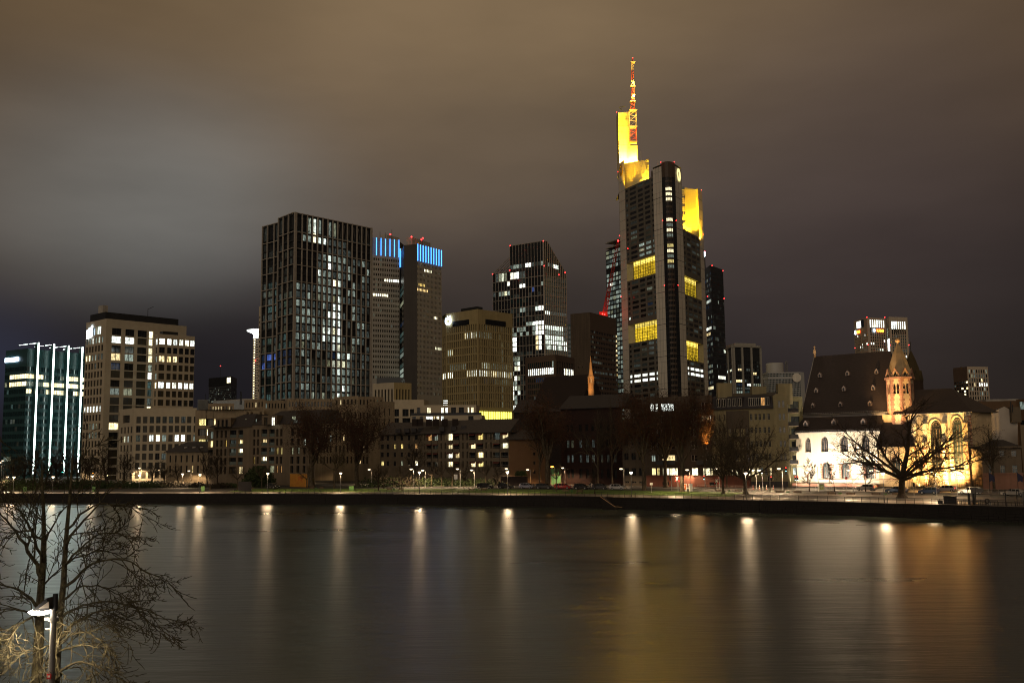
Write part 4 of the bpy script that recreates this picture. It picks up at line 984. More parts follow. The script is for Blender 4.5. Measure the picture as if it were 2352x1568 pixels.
# mast
mat('mast_red',(.5,.07,.02),.6);mat('mast_white',(.7,.55,.3),.6)
mz = lambda x,y: QP('a5',x,y,751)
mb = MB();mb2 = MB()
segs = [((601,765),(598,640),5.6,5.4,3,0),((598,640),(598,505),5.4,5.2,3,1),((597,505),(600,430),3.6,2.0,3,0),((602,430),(603,300),2.0,1.8,6,0),((601,300),(599,250),1.8,1.6,3,1),((598,250),(597,168),1.6,1.5,4,0),((597,168),(596,105),1.5,1.4,4,1),((597,105),(599,68),1.3,.3,3,0)]
for (xa,ya),(xb,yb),w0,w1,n_,c_ in segs: lattice(mb if c_ == 0 else mb2,mz(xa,ya),mz(xb,yb),w0,w1,n_,.17,rd=.12)
for y_,w_ in ((505,3.2),(430,2.2),(105,1.6),(640,3.2),(765,3.2),(300,1.8)):
 q = mz(600,y_);mb2.box(q.x - w_,q.x + w_,q.y - w_,q.y + w_,q.z - .2,q.z + .3)
b.part('lattice_mast',mb,'mast_red');b.part('lattice_mast',mb2,'mast_white')
mb = MB();rr = random.Random(3)
for y_,s_,n_ in ((392,13,16),(280,10,12)):
 for i in range(n_):
  q = mz(603 + rr.uniform(-s_,s_) * .8,y_ + rr.uniform(-s_,s_));q.y += rr.uniform(-2,2);mb.box(q.x - .4,q.x + .4,q.y - .4,q.y + .4,q.z - .6,q.z + .9)
b.part('antenna_dishes',mb,'mast_white')
for x,y,pw in ((606,392,26000),(602,280,9000),(600,700,9000),(600,560,5000),(596,115,2000)):
 q = mz(x,y);q.y -= 6;lamp(q,pw,(1,.62,.12),.5)
mb = MB();mb.lathe(mz(604,392) - Vector((0,3,0)),[(0,-1),(.8,-.4),(.8,.6),(0,1)],8);b.part('mast_lamp',mb,glow('gold_glow',(1,.75,.25),8) and 'gold_glow')
beacon(mz(599,68),b.root,.7)
mb = MB();mb.tube(QP('a5',487,475,756),QP('a5',538,465,756),.3,k=4);mb.tube(QP('a5',487,475,756),QP('a5',512,495,756),.3,k=4);b.part('roof_crane',mb,'metal_dark')
for n_,x,y,dd_ in (('a5',831,926,692),('a5',943,924,692),('a5',467,514,764),('a5',478,1005,737),('a5',846,1408,690),('a5',959,1406,690),('a5',491,1532,736),('a5',1167,1155,733),('a5',1180,1521,735),('a6',560,194,724),('a6',861,498,689),('a6',975,496,689),('a6',504,591,735)): beacon(QP(n_,x,y,dd_),b.root,.55)
for x,y in ((667,835),(808,908)):
 q = QP('a5',x,y,705);mb = MB();mb.tube((q.x,q.y,q.z - 12),q,.25,.15,k=4);b.part('aerial',mb,'mast_white')
# emblem: rounded quadrangle ring
def emblem(n_,x,y,A,B,m_,sc_=1.):
 L,d = unit(A,B);c = QP(n_,x,y,(A[1] + B[1]) / 2);u = ((c.x - A[0]) * d[0] + (c.y - A[1]) * d[1]);dn = Vector((d[1],-d[0],0));dd_ = Vector((d[0],d[1],0))
 o0 = Vector((A[0],A[1],0)) + dd_ * u + dn * .1;o0.z = c.z
 outer = [(-2.0,-1.2),(-.9,-4.4),(1.6,-4.7),(3.0,-2.0),(2.6,1.8),(.9,4.4),(-.9,4.5),(-2.6,1.6)];inner = [(-1.25,-1.4),(-.4,-3.1),(1.0,-3.3),(2.1,-1.7),(1.7,.9),(.5,3.1),(-.4,3.1),(-1.7,.9)]
 mb = MB();f = lambda p,w: o0 + dd_ * p[0] * sc_ + Vector((0,0,p[1] * sc_)) + dn * w
 for i in range(8):
  j = (i + 1) % 8;mb.add([f(outer[i],.6),f(outer[j],.6),f(inner[j],.6),f(inner[i],.6),f(outer[i],0),f(outer[j],0),f(inner[j],0),f(inner[i],0)],[(0,1,2,3),(4,5,1,0),(3,2,6,7)])
 b.part('emblem',mb,m_)
emblem('a5',976,1030,c2,c3,glow('emblem_cream',(1,.86,.35),1.3) and 'emblem_cream',1.0)
emblem('a5',500,992,lL2,lL,mat('emblem_gold',(.45,.27,.02),.4,.6) and 'emblem_gold',1.0)
b.finish()
# N: black tower right of it
P = [QP('a6',1190,332,900),QP('a6',1240,330,880),QP('a6',1345,378,905)];z = P[1].z
b = Bld('black_tower','black glass tower with scattered lit floors, right behind the yellow crowned skyscraper','skyscraper',P[1])
p = 45 * .2784 / 2250 * 890
sp = {5: [(1,4,'lit_white')],10: [(0,4,'lit_bright')],11: [(0,3,'lit_warm')],17: [(2,4,'lit_soft')],21: [(0,4,'lit_cream')],18: [(1,4,'lit_soft')]}
b.facade(P[0],P[1],ZG,z,cols(6,.86),rows(z - 6,p,26,p * .55),pk(81,[('lit_soft',.12),('lit_dim',.25),('lit_bluedim',.1)],sp),'dark_clad',.2,'two')
sp = {5: [(6,6,'lit_soft')],10: [(1,2,'lit_soft')],12: [(2,5,'lit_dim')],14: [(10,11,'lit_white')],19: [(4,10,'lit_bright')],20: [(9,11,'lit_dim')],17: [(3,3,'lit_soft')]}
b.facade(P[1],P[2],ZG,z,cols(12,.7),rows(z - 6,p,26,p * .6),pk(82,[('glass_dark',.95)],sp,'lit_faint'),'dark_clad',.2,'bare')
bk = back(P,25);b.cap(P + bk,z);b.plain(P[2],bk[0],ZG,z,'dark_clad')
q = QP('a6',1190,250,890);mb = MB();mb.tube((q.x,q.y,z - 1),q,.9,.7,k=6);b.part('mast',mb,'metal_dark')
mb = MB();mb.lathe(QP('a6',1189,240,889),[(0,-2.6),(1.4,-1.6),(1.4,1.6),(0,2.8)],8);b.part('mast_lamp',mb,'sign_white');beacon(QP('a6',1195,218,889),b.root,.6)
for x,y in ((1255,335),(1345,378),(1354,607),(1217,588)): beacon(QP('a6',x,y,878),b.root,.8)
b.finish()
# O: office with pale pilasters
z,P = roofpts([Q('a7',262,592),Q('a7',347,578),Q('a7',693,582)],1,600);P[2] = pt(*Q('a7',693,582),607);P[0] = pt(*Q('a7',262,592),620)
b = Bld('pilaster_block','dark glass office block framed by pale upright pilasters, beside the black tower','office building',P[1])
p = 47.5 * .18306 / 2250 * 600
sp = {2: [(2,4,'lit_warm'),(6,8,'lit_dim')],3: [(9,10,'lit_warm')],4: [(11,11,'lit_dim')],5: [(0,4,'lit_cream'),(5,5,'lit_dim')],6: [(1,3,'lit_bluedim'),(6,8,'lit_bright'),(9,12,'lit_soft')],7: [(0,8,'lit_dim')],8: [(1,3,'lit_soft'),(0,8,'lit_teal')],9: [(0,3,'lit_white'),(9,9,'lit_white'),(4,12,'lit_teal')],10: [(3,5,'lit_soft'),(6,8,'lit_white')]}
b.facade(P[1],P[2],ZG,z,cols(13,.82),rows(z - 9,p,20,p * .6),pk(83,[('glass_dark',.9)],sp,'lit_faint'),'dark_clad',.3,'bare')
b.facade(P[0],P[1],ZG,z,cols(5,.8),rows(z - 9,p,20,p * .6),pk(84,[('glass_dark',.85)],{2: [(0,3,'lit_white')],5: [(2,4,'lit_soft')]},'lit_faint'),'dark_clad',.3,'bare')
mat('pilaster',(.26,.24,.20),.6)
b.fins('pilaster',P[1],P[2],[.02,.32,.65,.985],1.2,.8,ZG,z,'pilaster');b.fins('pilaster',P[0],P[1],[.35,.95],1.0,.8,ZG,z,'pilaster');b.bands('cornice',P[1],P[2],[z - .6],1.2,.8,'pilaster');b.bands('cornice',P[0],P[1],[z - .6],1.2,.8,'pilaster')
bk = back(P,22);b.cap(P + bk,z,'concrete');zz,pp = roofpts([Q('a7',262,572),Q('a7',370,538),Q('a7',635,543)],1,612);mb = MB();mb.prism([xy(q) for q in pp] + [(q.x,q.y) for q in back(pp,10)],z,zz);b.part('roof_house',mb,'pilaster');b.finish()
# P: white gridded building with drum
P = [QP('a7',712,930,720),QP('a7',740,912,706),QP('a7',790,906,700),QP('a7',1195,912,700),QP('a7',1243,914,702)];z = P[2].z
b = Bld('white_grid_block','white framed office with small square windows, roof drum and pale round disc','office building',P[2])
p = 24 * .18306 / 2250 * 700
mat('grid_white',(.33,.32,.30),.5,0,.05)
ztop = z - .8
lit_s = {8: [(7,8,'lit_warm')],12: [(17,21,'lit_cream')]}
for A,B,nc_ in ((P[0],P[1],3),(P[1],P[2],4),(P[2],P[3],22)):
 r_ = rows(ztop,p,16,p * .72);r_ = [q for k,q in enumerate(r_) if k not in (2,)]
 b.facade(A,B,ZG,z,cols(nc_,.76),r_,pk(85,[('glass_teal',.85),('lit_dim',.04)],lit_s if nc_ == 22 else None,'lit_faint'),'grid_white',.2,'bare')
b.plain(P[3],P[4],ZG,z,'grid_white');bk = back(P,30);b.cap(P + bk,z,'concrete')
a = QP('a7',793,785,706);c = QP('a7',1010,785,706);mb = MB();r_ = (c.x - a.x) / 2;mb.lathe(((a.x + c.x) / 2,706 + r_,z),[(r_,0),(r_,a.z - z - .6),(r_ * .96,a.z - z),(0,a.z - z + .3)],28);b.part('roof_drum',mb,'grid_white')
q = QP('a7',1018,765,712);mb = MB();lattice(mb,(q.x,q.y,z),q,1.2,1.2,8,.15);b.part('ladder_mast',mb,'metal_grey')
q = QP('a7',1152,972,699);mb = MB();mb.tube(q + Vector((0,.6,0)),q,8.2 * .9 / 2.2 * .95,k=20);b.part('round_disc',mb,'panel_white');b.finish()
# S: twin white tower with red lettered signs
z,P = roofpts([Q('c2',243,320),Q('c2',435,264),Q('c2',620,210),Q('c2',1145,207)],2,1150)
P[3] = pt(*Q('c2',1145,207),1160)
b = Bld('twin_white_tower','pale twin tower with bright top windows and red lettered signs behind the church','skyscraper',P[2])
s_ = .14029 * K / 2250 * 1150;p = 84.5 * s_
mat('tower_cream',(.42,.34,.25),.7,0,.06)
zt = z - (672 - 210) * s_
sp = {2: [(6,6,'lit_bright')],3: [(0,1,'lit_bright'),(6,6,'lit_bluedim')],5: [(4,5,'lit_white'),(2,3,'lit_dim')]}
top = [(z - (490 - 210) * s_,z - (268 - 210) * s_),(z - (655 - 210) * s_,z - (497 - 210) * s_)]
b.facade(P[2],P[3],ZG,z,cols(7,.62,.13,.04),top + rows(zt,p,26,p * .75),lambda i,j: 'lit_bright' if j == 0 else ('glass_dark' if j == 1 else pk(91,[('glass_brown',.6),('lit_faint',.25)],sp)(i,j - 2)),'tower_cream',.4,'plain')
sp = {0: [(3,3,'lit_bright')],3: [(4,5,'lit_bright'),(0,0,'lit_bright')],4: [(0,0,'lit_white')]}
b.facade(P[1],P[2],ZG,z,cols(6,.6,.06,.06),rows(z - (700 - 240) * s_,p,26,p * .75),pk(92,[('glass_dark',.7),('lit_dim',.15)],sp,'lit_faint'),'tower_cream',.4,'plain')
b.facade(P[0],P[1],ZG,z,cols(5,.6,.08,.08),rows(z - (760 - 320) * s_,p,26,p * .75),pk(93,[('glass_dark',.7),('lit_dim',.15)],{0: [(2,2,'lit_bright')],4: [(4,4,'lit_bright')]},'lit_faint'),'tower_cream',.4,'plain')
A = QP('c2',330,450,1145);mb = MB();L,d = unit(P[0],P[2]);mb.obox(xy(P[0]),d,L * .24,L * .56,.02,.4,z - (540 - 300) * s_,z - (350 - 300) * s_);b.part('corner_window',mb,'lit_bright')
mb = MB();mb.obox(xy(P[0]),d,L * .57,L * .77,.02,.4,z - (530 - 290) * s_,z - (320 - 290) * s_);b.part('corner_window',mb,'glass_teal')
z4 = QP('c2',1250,212,1175).z;T = [QP('c2',1155,235,1190),QP('c2',1250,212,1168),QP('c2',1775,214,1175)]
b.facade(T[0],T[1],ZG,z4,[(.15,.45)],rows(z4 - 12,p,30,p * .9),lambda i,j: 'lit_bright' if j > 5 else 'lit_soft','tower_cream',.3)
mb = MB();L2,d2 = unit(T[0],T[1]);mb.obox(xy(T[0]),d2,L2 * .35,L2 * .85,.05,.3,ZG + 60,z4 - (840 - 212) * s_);b.part('light_shaft',mb,'lit_bright')
sp = {0: [(2,2,'lit_dim')],3: [(2,3,'lit_teal')],5: [(3,6,'lit_teal')],7: [(4,6,'lit_bright')]}
b.facade(T[1],T[2],ZG,z4,cols(7,.62,.10,.10),top + rows(zt,p,26,p * .75),lambda i,j: 'lit_bright' if j == 0 else ('glass_dark' if j == 1 else pk(94,[('glass_brown',.5),('lit_faint',.3),('lit_dim',.15)],sp)(i,j - 2)),'tower_cream',.4,'plain')
b.cap(P + back(P,25),z,'concrete');b.cap(T + back(T,25),z4,'concrete')
def ubs(A,B,u0,u1,zb,h):
 L,d = unit(A,B);me = text_mesh('UBS',1,.12,'sign_orange',.03);w = max(v.co.x for v in me.vertices);W_ = (u1 - u0) * L
 hh = max(v.co.y for v in me.vertices);back_ = text_mesh('UBS',1,.05,'sign_red_halo',.11)  # red halo round the letters put in as bolder glowing letters behind
 for nm,m_,off in (('sign_letters',me,.9),('sign_letters',back_,.55)):
  o = bpy.data.objects.new(nm,m_);COL.objects.link(o);o.parent = b.root
  Rm = Matrix(((d[0],0,d[1],0),(d[1],0,-d[0],0),(0,1,0,0),(0,0,0,1)))
  o.matrix_local = Matrix.Translation(Vector((A[0] + d[0] * u0 * L + d[1] * off,A[1] + d[1] * u0 * L - d[0] * off,zb)) - b.root.location) @ Rm @ Matrix.Diagonal((W_ / w,h / hh,1,1))
 # snow-flake of crossed keys: three thick strokes and end bulbs
 c = Vector((A[0],A[1],0)) + Vector((d[0],d[1],0)) * (u0 * L - W_ * .36) + Vector((d[1],-d[0],0)) * .7;c.z = zb + h * .5;mb = MB();dd_ = Vector((d[0],d[1],0))
 for k in range(3):
  a = radians(90 + 60 * k);v = (dd_ * cos(a) * (W_ / w * .9 if W_ < h * 1.2 else h) * .62 + Vector((0,0,sin(a) * h * .72)));mb.tube(c - v,c + v,h * .13,k=5)
  for sgn in (-1,1): mb.lathe(c + v * sgn * .85 - Vector((0,0,0)),[(0,-h * .17),(h * .17,0),(0,h * .17)],6)
 b.part('sign_emblem',mb,'sign_white')
ubs(P[2],P[3],.485,.86,z - (615 - 210) * s_,74 * s_)
ubs(P[0],P[2],.22,.48,z - (680 - 290) * s_,76 * s_)
for x,y in ((622,203),(1131,206),(656,989),(284,1080),(1822,996),(1290,995)): beacon(QP('c2',x,y,1145),b.root,1.0)
b.finish()
# T: small tower at right
z,P = roofpts([Q('a8',1395,460),Q('a8',1505,442),Q('a8',1668,446)],1,800);P[0] = pt(*Q('a8',1395,465),815);P[2] = pt(*Q('a8',1668,446),805)
b = Bld('pale_tower','small pale gridded tower with many warm lit windows, at the right behind the church choir','office building',P[1])
p = 29.5 * .293 / 2250 * 800
b.facade(P[1],P[2],ZG,z,cols(8,.55,.04,.03),rows(z - 2.5,p * 1.18,14,p * .9),pk(95,[('glass_dark',.55),('lit_faint',.15),('lit_soft',.12),('lit_warm',.08),('lit_dim',.1)],{3: [(4,7,'lit_bright')],1: [(1,2,'lit_soft'),(5,6,'lit_dim')]}),'tower_cream',.3,'plain')
b.facade(P[0],P[1],ZG,z,cols(6,.85),rows(z - 12,p * .8,16,p * .45),pk(96,[('glass_dark',.6),('lit_cream',.18),('lit_dim',.15)]),'brown_stone',.3,'bare')
b.cap(P + back(P,20),z,'concrete');b.finish()
# ------------------------------------------------------------------ low buildings along the far bank
mat('stone_pale',(.235,.18,.115),.9,0,.16,.4,.3,streak=.15)
mat('stone_pink',(.14,.105,.07),.9,0,.14,.4,.3,streak=.15)
mat('plaster_dim',(.115,.09,.062),.9,0,.12,.4,.2,streak=.1)
mat('slate',(.028,.024,.026),.7,0,.35,2.5,.6,6)
mat('slate_old',(.05,.042,.038),.75,0,.35,2.0,.6,6)
mat('brick_red',(.018,.006,.0045),.9,0,.25,.6,.4,6)  # brick darkened, shade of the trees put into its colour
mat('brick_trim',(.016,.009,.007),.9)
mat('curtain_red',(.3,.02,.01),.9)
mat('awning',(.10,.02,.015),.9)
mat('balcony_glass',(.10,.12,.11),.25,0,.1)
mat('window_frame_pale',(.35,.32,.27),.6)
def ucol(n,xs,xa,xb): return [((x - w / 2 - xa) / (xb - xa),(x + w / 2 - xa) / (xb - xa)) for x,w in xs]
def zrows(n,x,ys,y): return [(QP(n,x,b_,y).z,QP(n,x,a_,y).z) for a_,b_ in ys]
# terraced stone complex behind
b = Bld('terraced_block','long terraced cream stone block with rows of square windows below the gridded tower','office building',QP('a2',700,1250,360))
def box(n,pts,ytop,dd,zb,wall,clr=None,mat_cap=None,depth=15):
 """visible faces through picture points pts=[(x, depth)...], top measured at the first point"""
 ps = [QP(n,x,ytop[k] if isinstance(ytop,(list,tuple)) else ytop,y_) for k,(x,y_) in enumerate(pts)];z = ps[dd].z
 for q in ps: q.z = z
 return ps,z
ps,z = box('a2',[(120,352),(490,350),(905,352)],1252,0,0,'stone_pale')
b.facade(ps[0],ps[2],ZG,z,ucol(0,[(200,95),(285,88),(375,100),(560,60),(960 - 100,30)],120,905),[(z - 5.6,z - 3.2),(z - 9.2,z - 6.8),(z - 12.6,z - 10.4)],
         lambda i,j: {(0,0): 'lit_yellow',(2,0): 'lit_cream',(1,1): 'lit_cream',(0,2): 'lit_yellow',(1,2): 'lit_soft'}.get((i,j),'glass_brown'),'stone_pale',1.2,'three')
b.cap(ps + back(ps,20),z,'stone_pale')
for pts,yt,nw,sd_ in (([(265,366),(560,366)],1178,9,99),([(677,366),(905,358)],1140,6,1),([(905,358),(1160,362)],1140,7,2),([(1160,360),(1700,362)],1127,14,3),([(1700,352),(1975,346)],1105,6,4),([(1975,346),(2265,352)],1097,7,5)):
 ps,z = box('a2',pts,yt,0,0,'')
 sp = {0: [(1,4,'lit_warm')]} if sd_ == 99 else {}
 b.facade(ps[0],ps[1],ZG,z,cols(nw,.48,.03,.03),[(z - 2.9,z - 1.1)] + [(z - 8.0 - 3.9 * q,z - 5.6 - 3.9 * q) for q in range(5)],pk(sd_,[('glass_brown',.6),('glass_dark',.3),('lit_warm',.05),('lit_soft',.04)],sp),'stone_pale',.3,'two')
 b.cap(ps + back(ps,14),z,'stone_pale')
ps,z = box('a2',[(2265,352),(2360,356)],1160,0,0,'');b.facade(QP('a2',2100,1160,345),QP('a2',2390,1165,352),ZG,z,cols(4,.22,.1,.1),rows(z - 2.4,3.8,4,2.6),lambda i,j: 'glass_dark','stone_pale',.3)
b.cap([QP('a2',2100,1160,345),QP('a2',2390,1165,352)] + back([QP('a2',2100,1160,345),QP('a2',2390,1165,352)],20),z,'stone_pale');b.finish()
# ribbed white roof box and grey shed roof on the skyline behind
b = Bld('ribbed_hall','low white ribbed hall with long grey roof behind the terraced block','hall',QP('a2',200,1130,520))
ps = [QP('a2',145,1132,520),QP('a2',266,1128,525)];z = ps[0].z;mat('white_clad',(.30,.30,.30),.6)
b.plain(ps[0],ps[1],ZG,z,'white_clad');b.fins('rib',ps[0],ps[1],[.04 + .048 * i for i in range(20)],.2,.25,ZG,z - .5,'white_clad');b.cap(ps + back(ps,20),z,'white_clad')
ps = [QP('a2',322,1150,540),QP('a2',880,1128,540)];z = ps[0].z;b.plain(ps[0],ps[1],ZG,z,'white_clad');b.w.poly([(ps[0].x,ps[0].y,z),(ps[1].x,ps[1].y,z),(ps[1].x,ps[1].y + 20,QP('a2',800,1123,560).z),(ps[0].x + 12,ps[0].y + 20,QP('a2',800,1123,560).z)],b.mi('white_clad'))
for x,y in ((237,1070),(632,1040),(645,1042)):
 mb = MB();q = QP('a2',x,y,540);mb.tube((q.x,q.y,z - 2),q,.3,.2,k=4);b.part('mast',mb,'metal_dark')
b.finish()
# villa with hipped roof, left
def hip(b,A,B,z,h,inset,dep,m,over=.6):
 L,d = unit(A,B);n = (d[1],-d[0]);c = lambda u,w,zz: (A[0] + d[0] * u + n[0] * w,A[1] + d[1] * u + n[1] * w,zz)
 e = [c(-over,over,z),c(L + over,over,z),c(L + over,-dep - over,z),c(-over,-dep - over,z)];r = [c(inset,-dep / 2,z + h),c(L - inset,-dep / 2,z + h)]
 mb = MB();mb.quad(e[0],e[1],r[1],r[0]);mb.add([e[1],e[2],r[1]],[(0,1,2)]);mb.quad(e[2],e[3],r[0],r[1]);mb.add([e[3],e[0],r[0]],[(0,1,2)])
 mb.obox(A,d,-over,L + over,-dep - over,over,z - .25,z - .01)
 return b.part('roof',mb,m)
b = Bld('hipped_villa','small pale villa with dark hipped roof behind winter trees, left of centre','house',QG('b1',1910,840,3.2))
A = QP('b1',1910,485,345);C = QP('b1',2352,487,338);C = QP('b2',150,712,338);z = A.z
b.facade(A,C,ZG,z,cols(7,.28,.03,.03),[(z - 3.4,z - 1.0),(z - 7,z - 4.6)],lambda i,j: 'lit_warm' if (i,j) == (4,1) else 'glass_dark','stone_pale',.2,'cross')
hip(b,A,C,z + .3,3.4,4,12,'slate')
L,d = unit(A,C)
for u in (.42,.62,.8):
 q = Vector((A.x + d[0] * u * L,A.y + d[1] * u * L + 3,z + 1.2));mb = MB();mb.box(q.x - .9,q.x + .9,q.y - 1,q.y + 1,q.z - .6,q.z + .9);o = b.part('dormer',mb,'slate');mb = MB();mb.box(q.x - .55,q.x + .55,q.y - 1.05,q.y - 1.0,q.z - .3,q.z + .6);mb.build('pane','window_frame_pale',o)
b.finish()
# stone apartment house with dark roofs
Y2 = 322
b = Bld('roofed_apartments','sandstone apartment house with loggias, dark dormered roofs and a few warm lit rooms, centre left','apartment building',QP('b2',650,1060,Y2))
A = QP('b2',232,430,324);C = QP('b2',655,420,318);D = QP('b2',1385,395,306);A0 = QP('b2',148,430,340)
zA = QP('b2',400,425,320).z;ys = [(458,545),(570,648),(672,752),(775,858),(880,962)]
rw = zrows('b2',400,ys,320)
clA = ucol(0,[(258,24),(308,24),(356,24),(440,76),(528,54)],232,655)
pA = {(2,1): 'lit_yellow',(4,1): 'lit_cream',(3,1): 'lit_dim',(4,2): 'lit_cream',(2,2): 'lit_faint',(3,2): 'lit_dim',(4,4): 'lit_warm'}
b.facade(A,C,ZG,zA,clA,rw,lambda i,j: pA.get((i,j),'glass_dark'),'stone_pink',.8,lambda i,j: 'two')
b.facade(A0,A,ZG,zA,[(.12,.75)],rw,lambda i,j: {0: 'lit_soft',1: 'lit_cream'}.get(j,'glass_dark'),'stone_pink',.8,'three')
rwr = zrows('b2',850,[(y0 - 12,y1 - 14) for y0,y1 in ys],313)
clD = ucol(0,[(683,24),(727,24),(800,66),(890,62),(952,24),(998,26),(1123,34),(1192,32),(1260,30),(1330,30)],655,1385)
pD = {(2,1): 'lit_warm',(3,2): 'lit_dim',(4,2): 'lit_yellow',(5,2): 'lit_yellow',(6,2): 'lit_soft',(7,2): 'lit_soft',(8,1): 'lit_white',(0,3): 'lit_yellow',(2,3): 'lit_cream',(4,4): 'lit_orange',(5,4): 'lit_orange',(3,4): 'lit_soft'}
b.facade(C,D,ZG,zA + .6,clD,rwr,lambda i,j: pD.get((i,j),'glass_dark'),'stone_pink',.8,'two')
for (P_,Q_,cl,rr_,idx) in ((A,C,clA,rw,(3,4)),(C,D,clD,rwr,(2,3))):
 L,d = unit(P_,Q_)
 for i in idx:
  for r0,r1 in rr_[:4]:
   mb = MB();mb.obox(xy(P_),d,cl[i][0] * L + .05,cl[i][1] * L - .05,-.2,-.12,r0,r0 + 1.0);b.part('balustrade',mb,'balcony_glass')
# roofs
def slope(name,b,e0,e1,z0,z1,setb,m,ins0=0,ins1=0):
 L,d = unit(e0,e1);n = (d[1],-d[0]);c = lambda u,w,zz: (e0[0] + d[0] * u + n[0] * w,e0[1] + d[1] * u + n[1] * w,zz)
 mb = MB();mb.quad(c(-.3,.3,z0),c(L + .3,.3,z0),c(L - ins1,-setb,z1),c(ins0,-setb,z1))
 mb.quad(c(ins0,-setb,z1),c(L - ins1,-setb,z1),c(L - ins1,-setb - 8,z1),c(ins0,-setb - 8,z1));mb.add([c(L + .3,.3,z0),c(L + .3,-setb - 8,z0),c(L - ins1,-setb - 8,z1),c(L - ins1,-setb,z1)],[(0,1,2,3)])
 mb.add([c(-.3,-setb - 8,z0),c(-.3,.3,z0),c(ins0,-setb,z1),c(ins0,-setb - 8,z1)],[(0,1,2,3)])
 return b.part(name,mb,m)
slope('roof',b,QP('b2',150,425,322),C,zA,QP('b2',500,278,328).z,6,'slate',10,2)
slope('roof',b,C,D,zA + .6,QP('b2',1000,240,322).z,7,'slate',6,3)
def gablebox(x0,x1,ytop,ybot,yy,wins,n_='b2',deepz=3):
 A_ = QP(n_,x0,ybot,yy);B_ = QP(n_,x1,ybot,yy - 2);zt_ = QP(n_,(x0 + x1) / 2,ytop,yy).z
 b.facade(A_,B_,A_.z,zt_,wins[0],[(zt_ - .6 - wins[1],zt_ - .6)],wins[2],'stone_pink',.4,'two');b.cap([A_,B_] + back([A_,B_],6),zt_,'stone_pink')
 b.plain(B_,(B_.x + .5,B_.y + 6),A_.z,zt_,'stone_pink')
gablebox(232,410,320,420,321,(ucol(0,[(268,24),(316,26),(362,26)],232,410),2.4,lambda i,j: 'glass_dark'))
gablebox(765,940,290,393,313,(ucol(0,[(812,40),(892,40)],765,940),2.6,lambda i,j: 'lit_bright' if i == 1 else 'glass_brown'))
for x,y,dd_ in ((600,345,323),(625,383,322),(690,347,323),(1140,318,312),(1160,355,311)):
 q = QP('b2',x,y,dd_ - 1);mb = MB();mb.add([(q.x - .55,q.y - .5,q.z - .5),(q.x + .55,q.y - .5,q.z - .5),(q.x + .35,q.y + .5,q.z + .5),(q.x - .75,q.y + .5,q.z + .5)],[(0,1,2,3)]);b.part('skylight',mb,'lit_soft' if x != 1160 else 'lit_dim')
for x0,x1 in ((580,610),(635,655),(685,760)):
 q0 = QP('b2',x0,250,330);q1 = QP('b2',x1,270,330);mb = MB();mb.box(q0.x,q1.x,328,331,q1.z - 1,q0.z);b.part('chimney',mb,'stone_pale')
b.finish()
# small grid block and cream terrace offices in the middle distance
A = QP('b3',105,-8,430);C = QP('b3',240,-8,425);D = QP('b3',418,0,430);z = QP('a2',2200,975,428).z
b = Bld('grid_office','small sandstone office with tall paired windows between gridded tower and cream terrace house','office building',A)
A = pt(856,878,430);C = pt(905,878,424);D = pt(945,880,430);z = C.z
b.facade(A,C,ZG,z,cols(6,.5,.06,.02),rows(z - 2.8,7.2,4,6),lambda i,j: 'glass_brown' if i % 3 else 'glass_dark','cream',.4,'two');b.facade(C,D,ZG,z,cols(5,.5,.08,.05),rows(z - 2.8,7.2,4,6),lambda i,j: 'glass_brown','sandstone',.4,'two')
b.cap([A,C,D] + back([A,D],20),z,'cream');mb = MB();mb.box(A.x + 2,D.x - 4,428,440,z,z + 2.4);b.part('roof_plant',mb,'dark_clad');b.finish()
b = Bld('terrace_house','modern cream terrace house with long balconies and tall lit doors, below the sandy block','apartment building',QP('b3',700,360,400))
def vol(x0,x1,y0,y1,ytop,dd_,wins,rw_,wall='cream',zbot=None):
 P_ = [QP('b3',x0,ytop,dd_),QP('b3',x1,ytop + (y1 - y0),dd_ + 2)];z_ = P_[0].z
 b.facade(P_[0],P_[1],zbot or ZG,z_,ucol(0,[(w[0],w[1]) for w in wins],x0,x1),zrows('b3',(x0 + x1) / 2,rw_,dd_),lambda i,j: (wins[i][2] if j == 0 else 'glass_dark'),wall,.6,'two');b.cap(P_ + back(P_,12),z_,wall);b.plain(P_[1],(P_[1].x + 1,P_[1].y + 12),zbot or ZG,z_,wall);return P_,z_
vol(215,560,0,0,110,412,[(250,50,'glass_dark'),(350,70,'glass_dark'),(425,45,'glass_dark'),(500,40,'glass_dark')],[(215,298)])
vol(450,1160,0,0,172,404,[(500,40,'glass_dark'),(618,42,'lit_cream'),(773,28,'lit_bright'),(820,26,'lit_bright'),(900,55,'glass_dark'),(990,60,'glass_dark'),(1072,16,'lit_cream'),(1117,26,'lit_cream')],[(196,268)])
P_,z_ = vol(414,1225,0,0,290,398,[(450,40,'glass_dark'),(532,40,'glass_dark'),(622,78,'lit_bright'),(678,14,'lit_warm'),(720,30,'lit_cream'),(771,30,'lit_bright'),(1100,60,'glass_dark')],[(296,345)])
vol(215,416,0,0,300,402,[(250,50,'glass_dark'),(360,90,'glass_dark')],[(318,370)])
L,d = unit(P_[0],P_[1]);mb = MB();mb.obox(xy(P_[0]),d,0,L,.0,.08,z_,z_ + 1.0);b.part('balcony_railing',mb,'metal_dark')
q = QP('b3',808,148,410);mb = MB()
for k in range(3): mb.box(q.x - .9,q.x + .9,q.y - .1,q.y,q.z - 1 + k * .9,q.z - .65 + k * .9)
b.part('vent_light',mb,'lit_bright');b.finish()
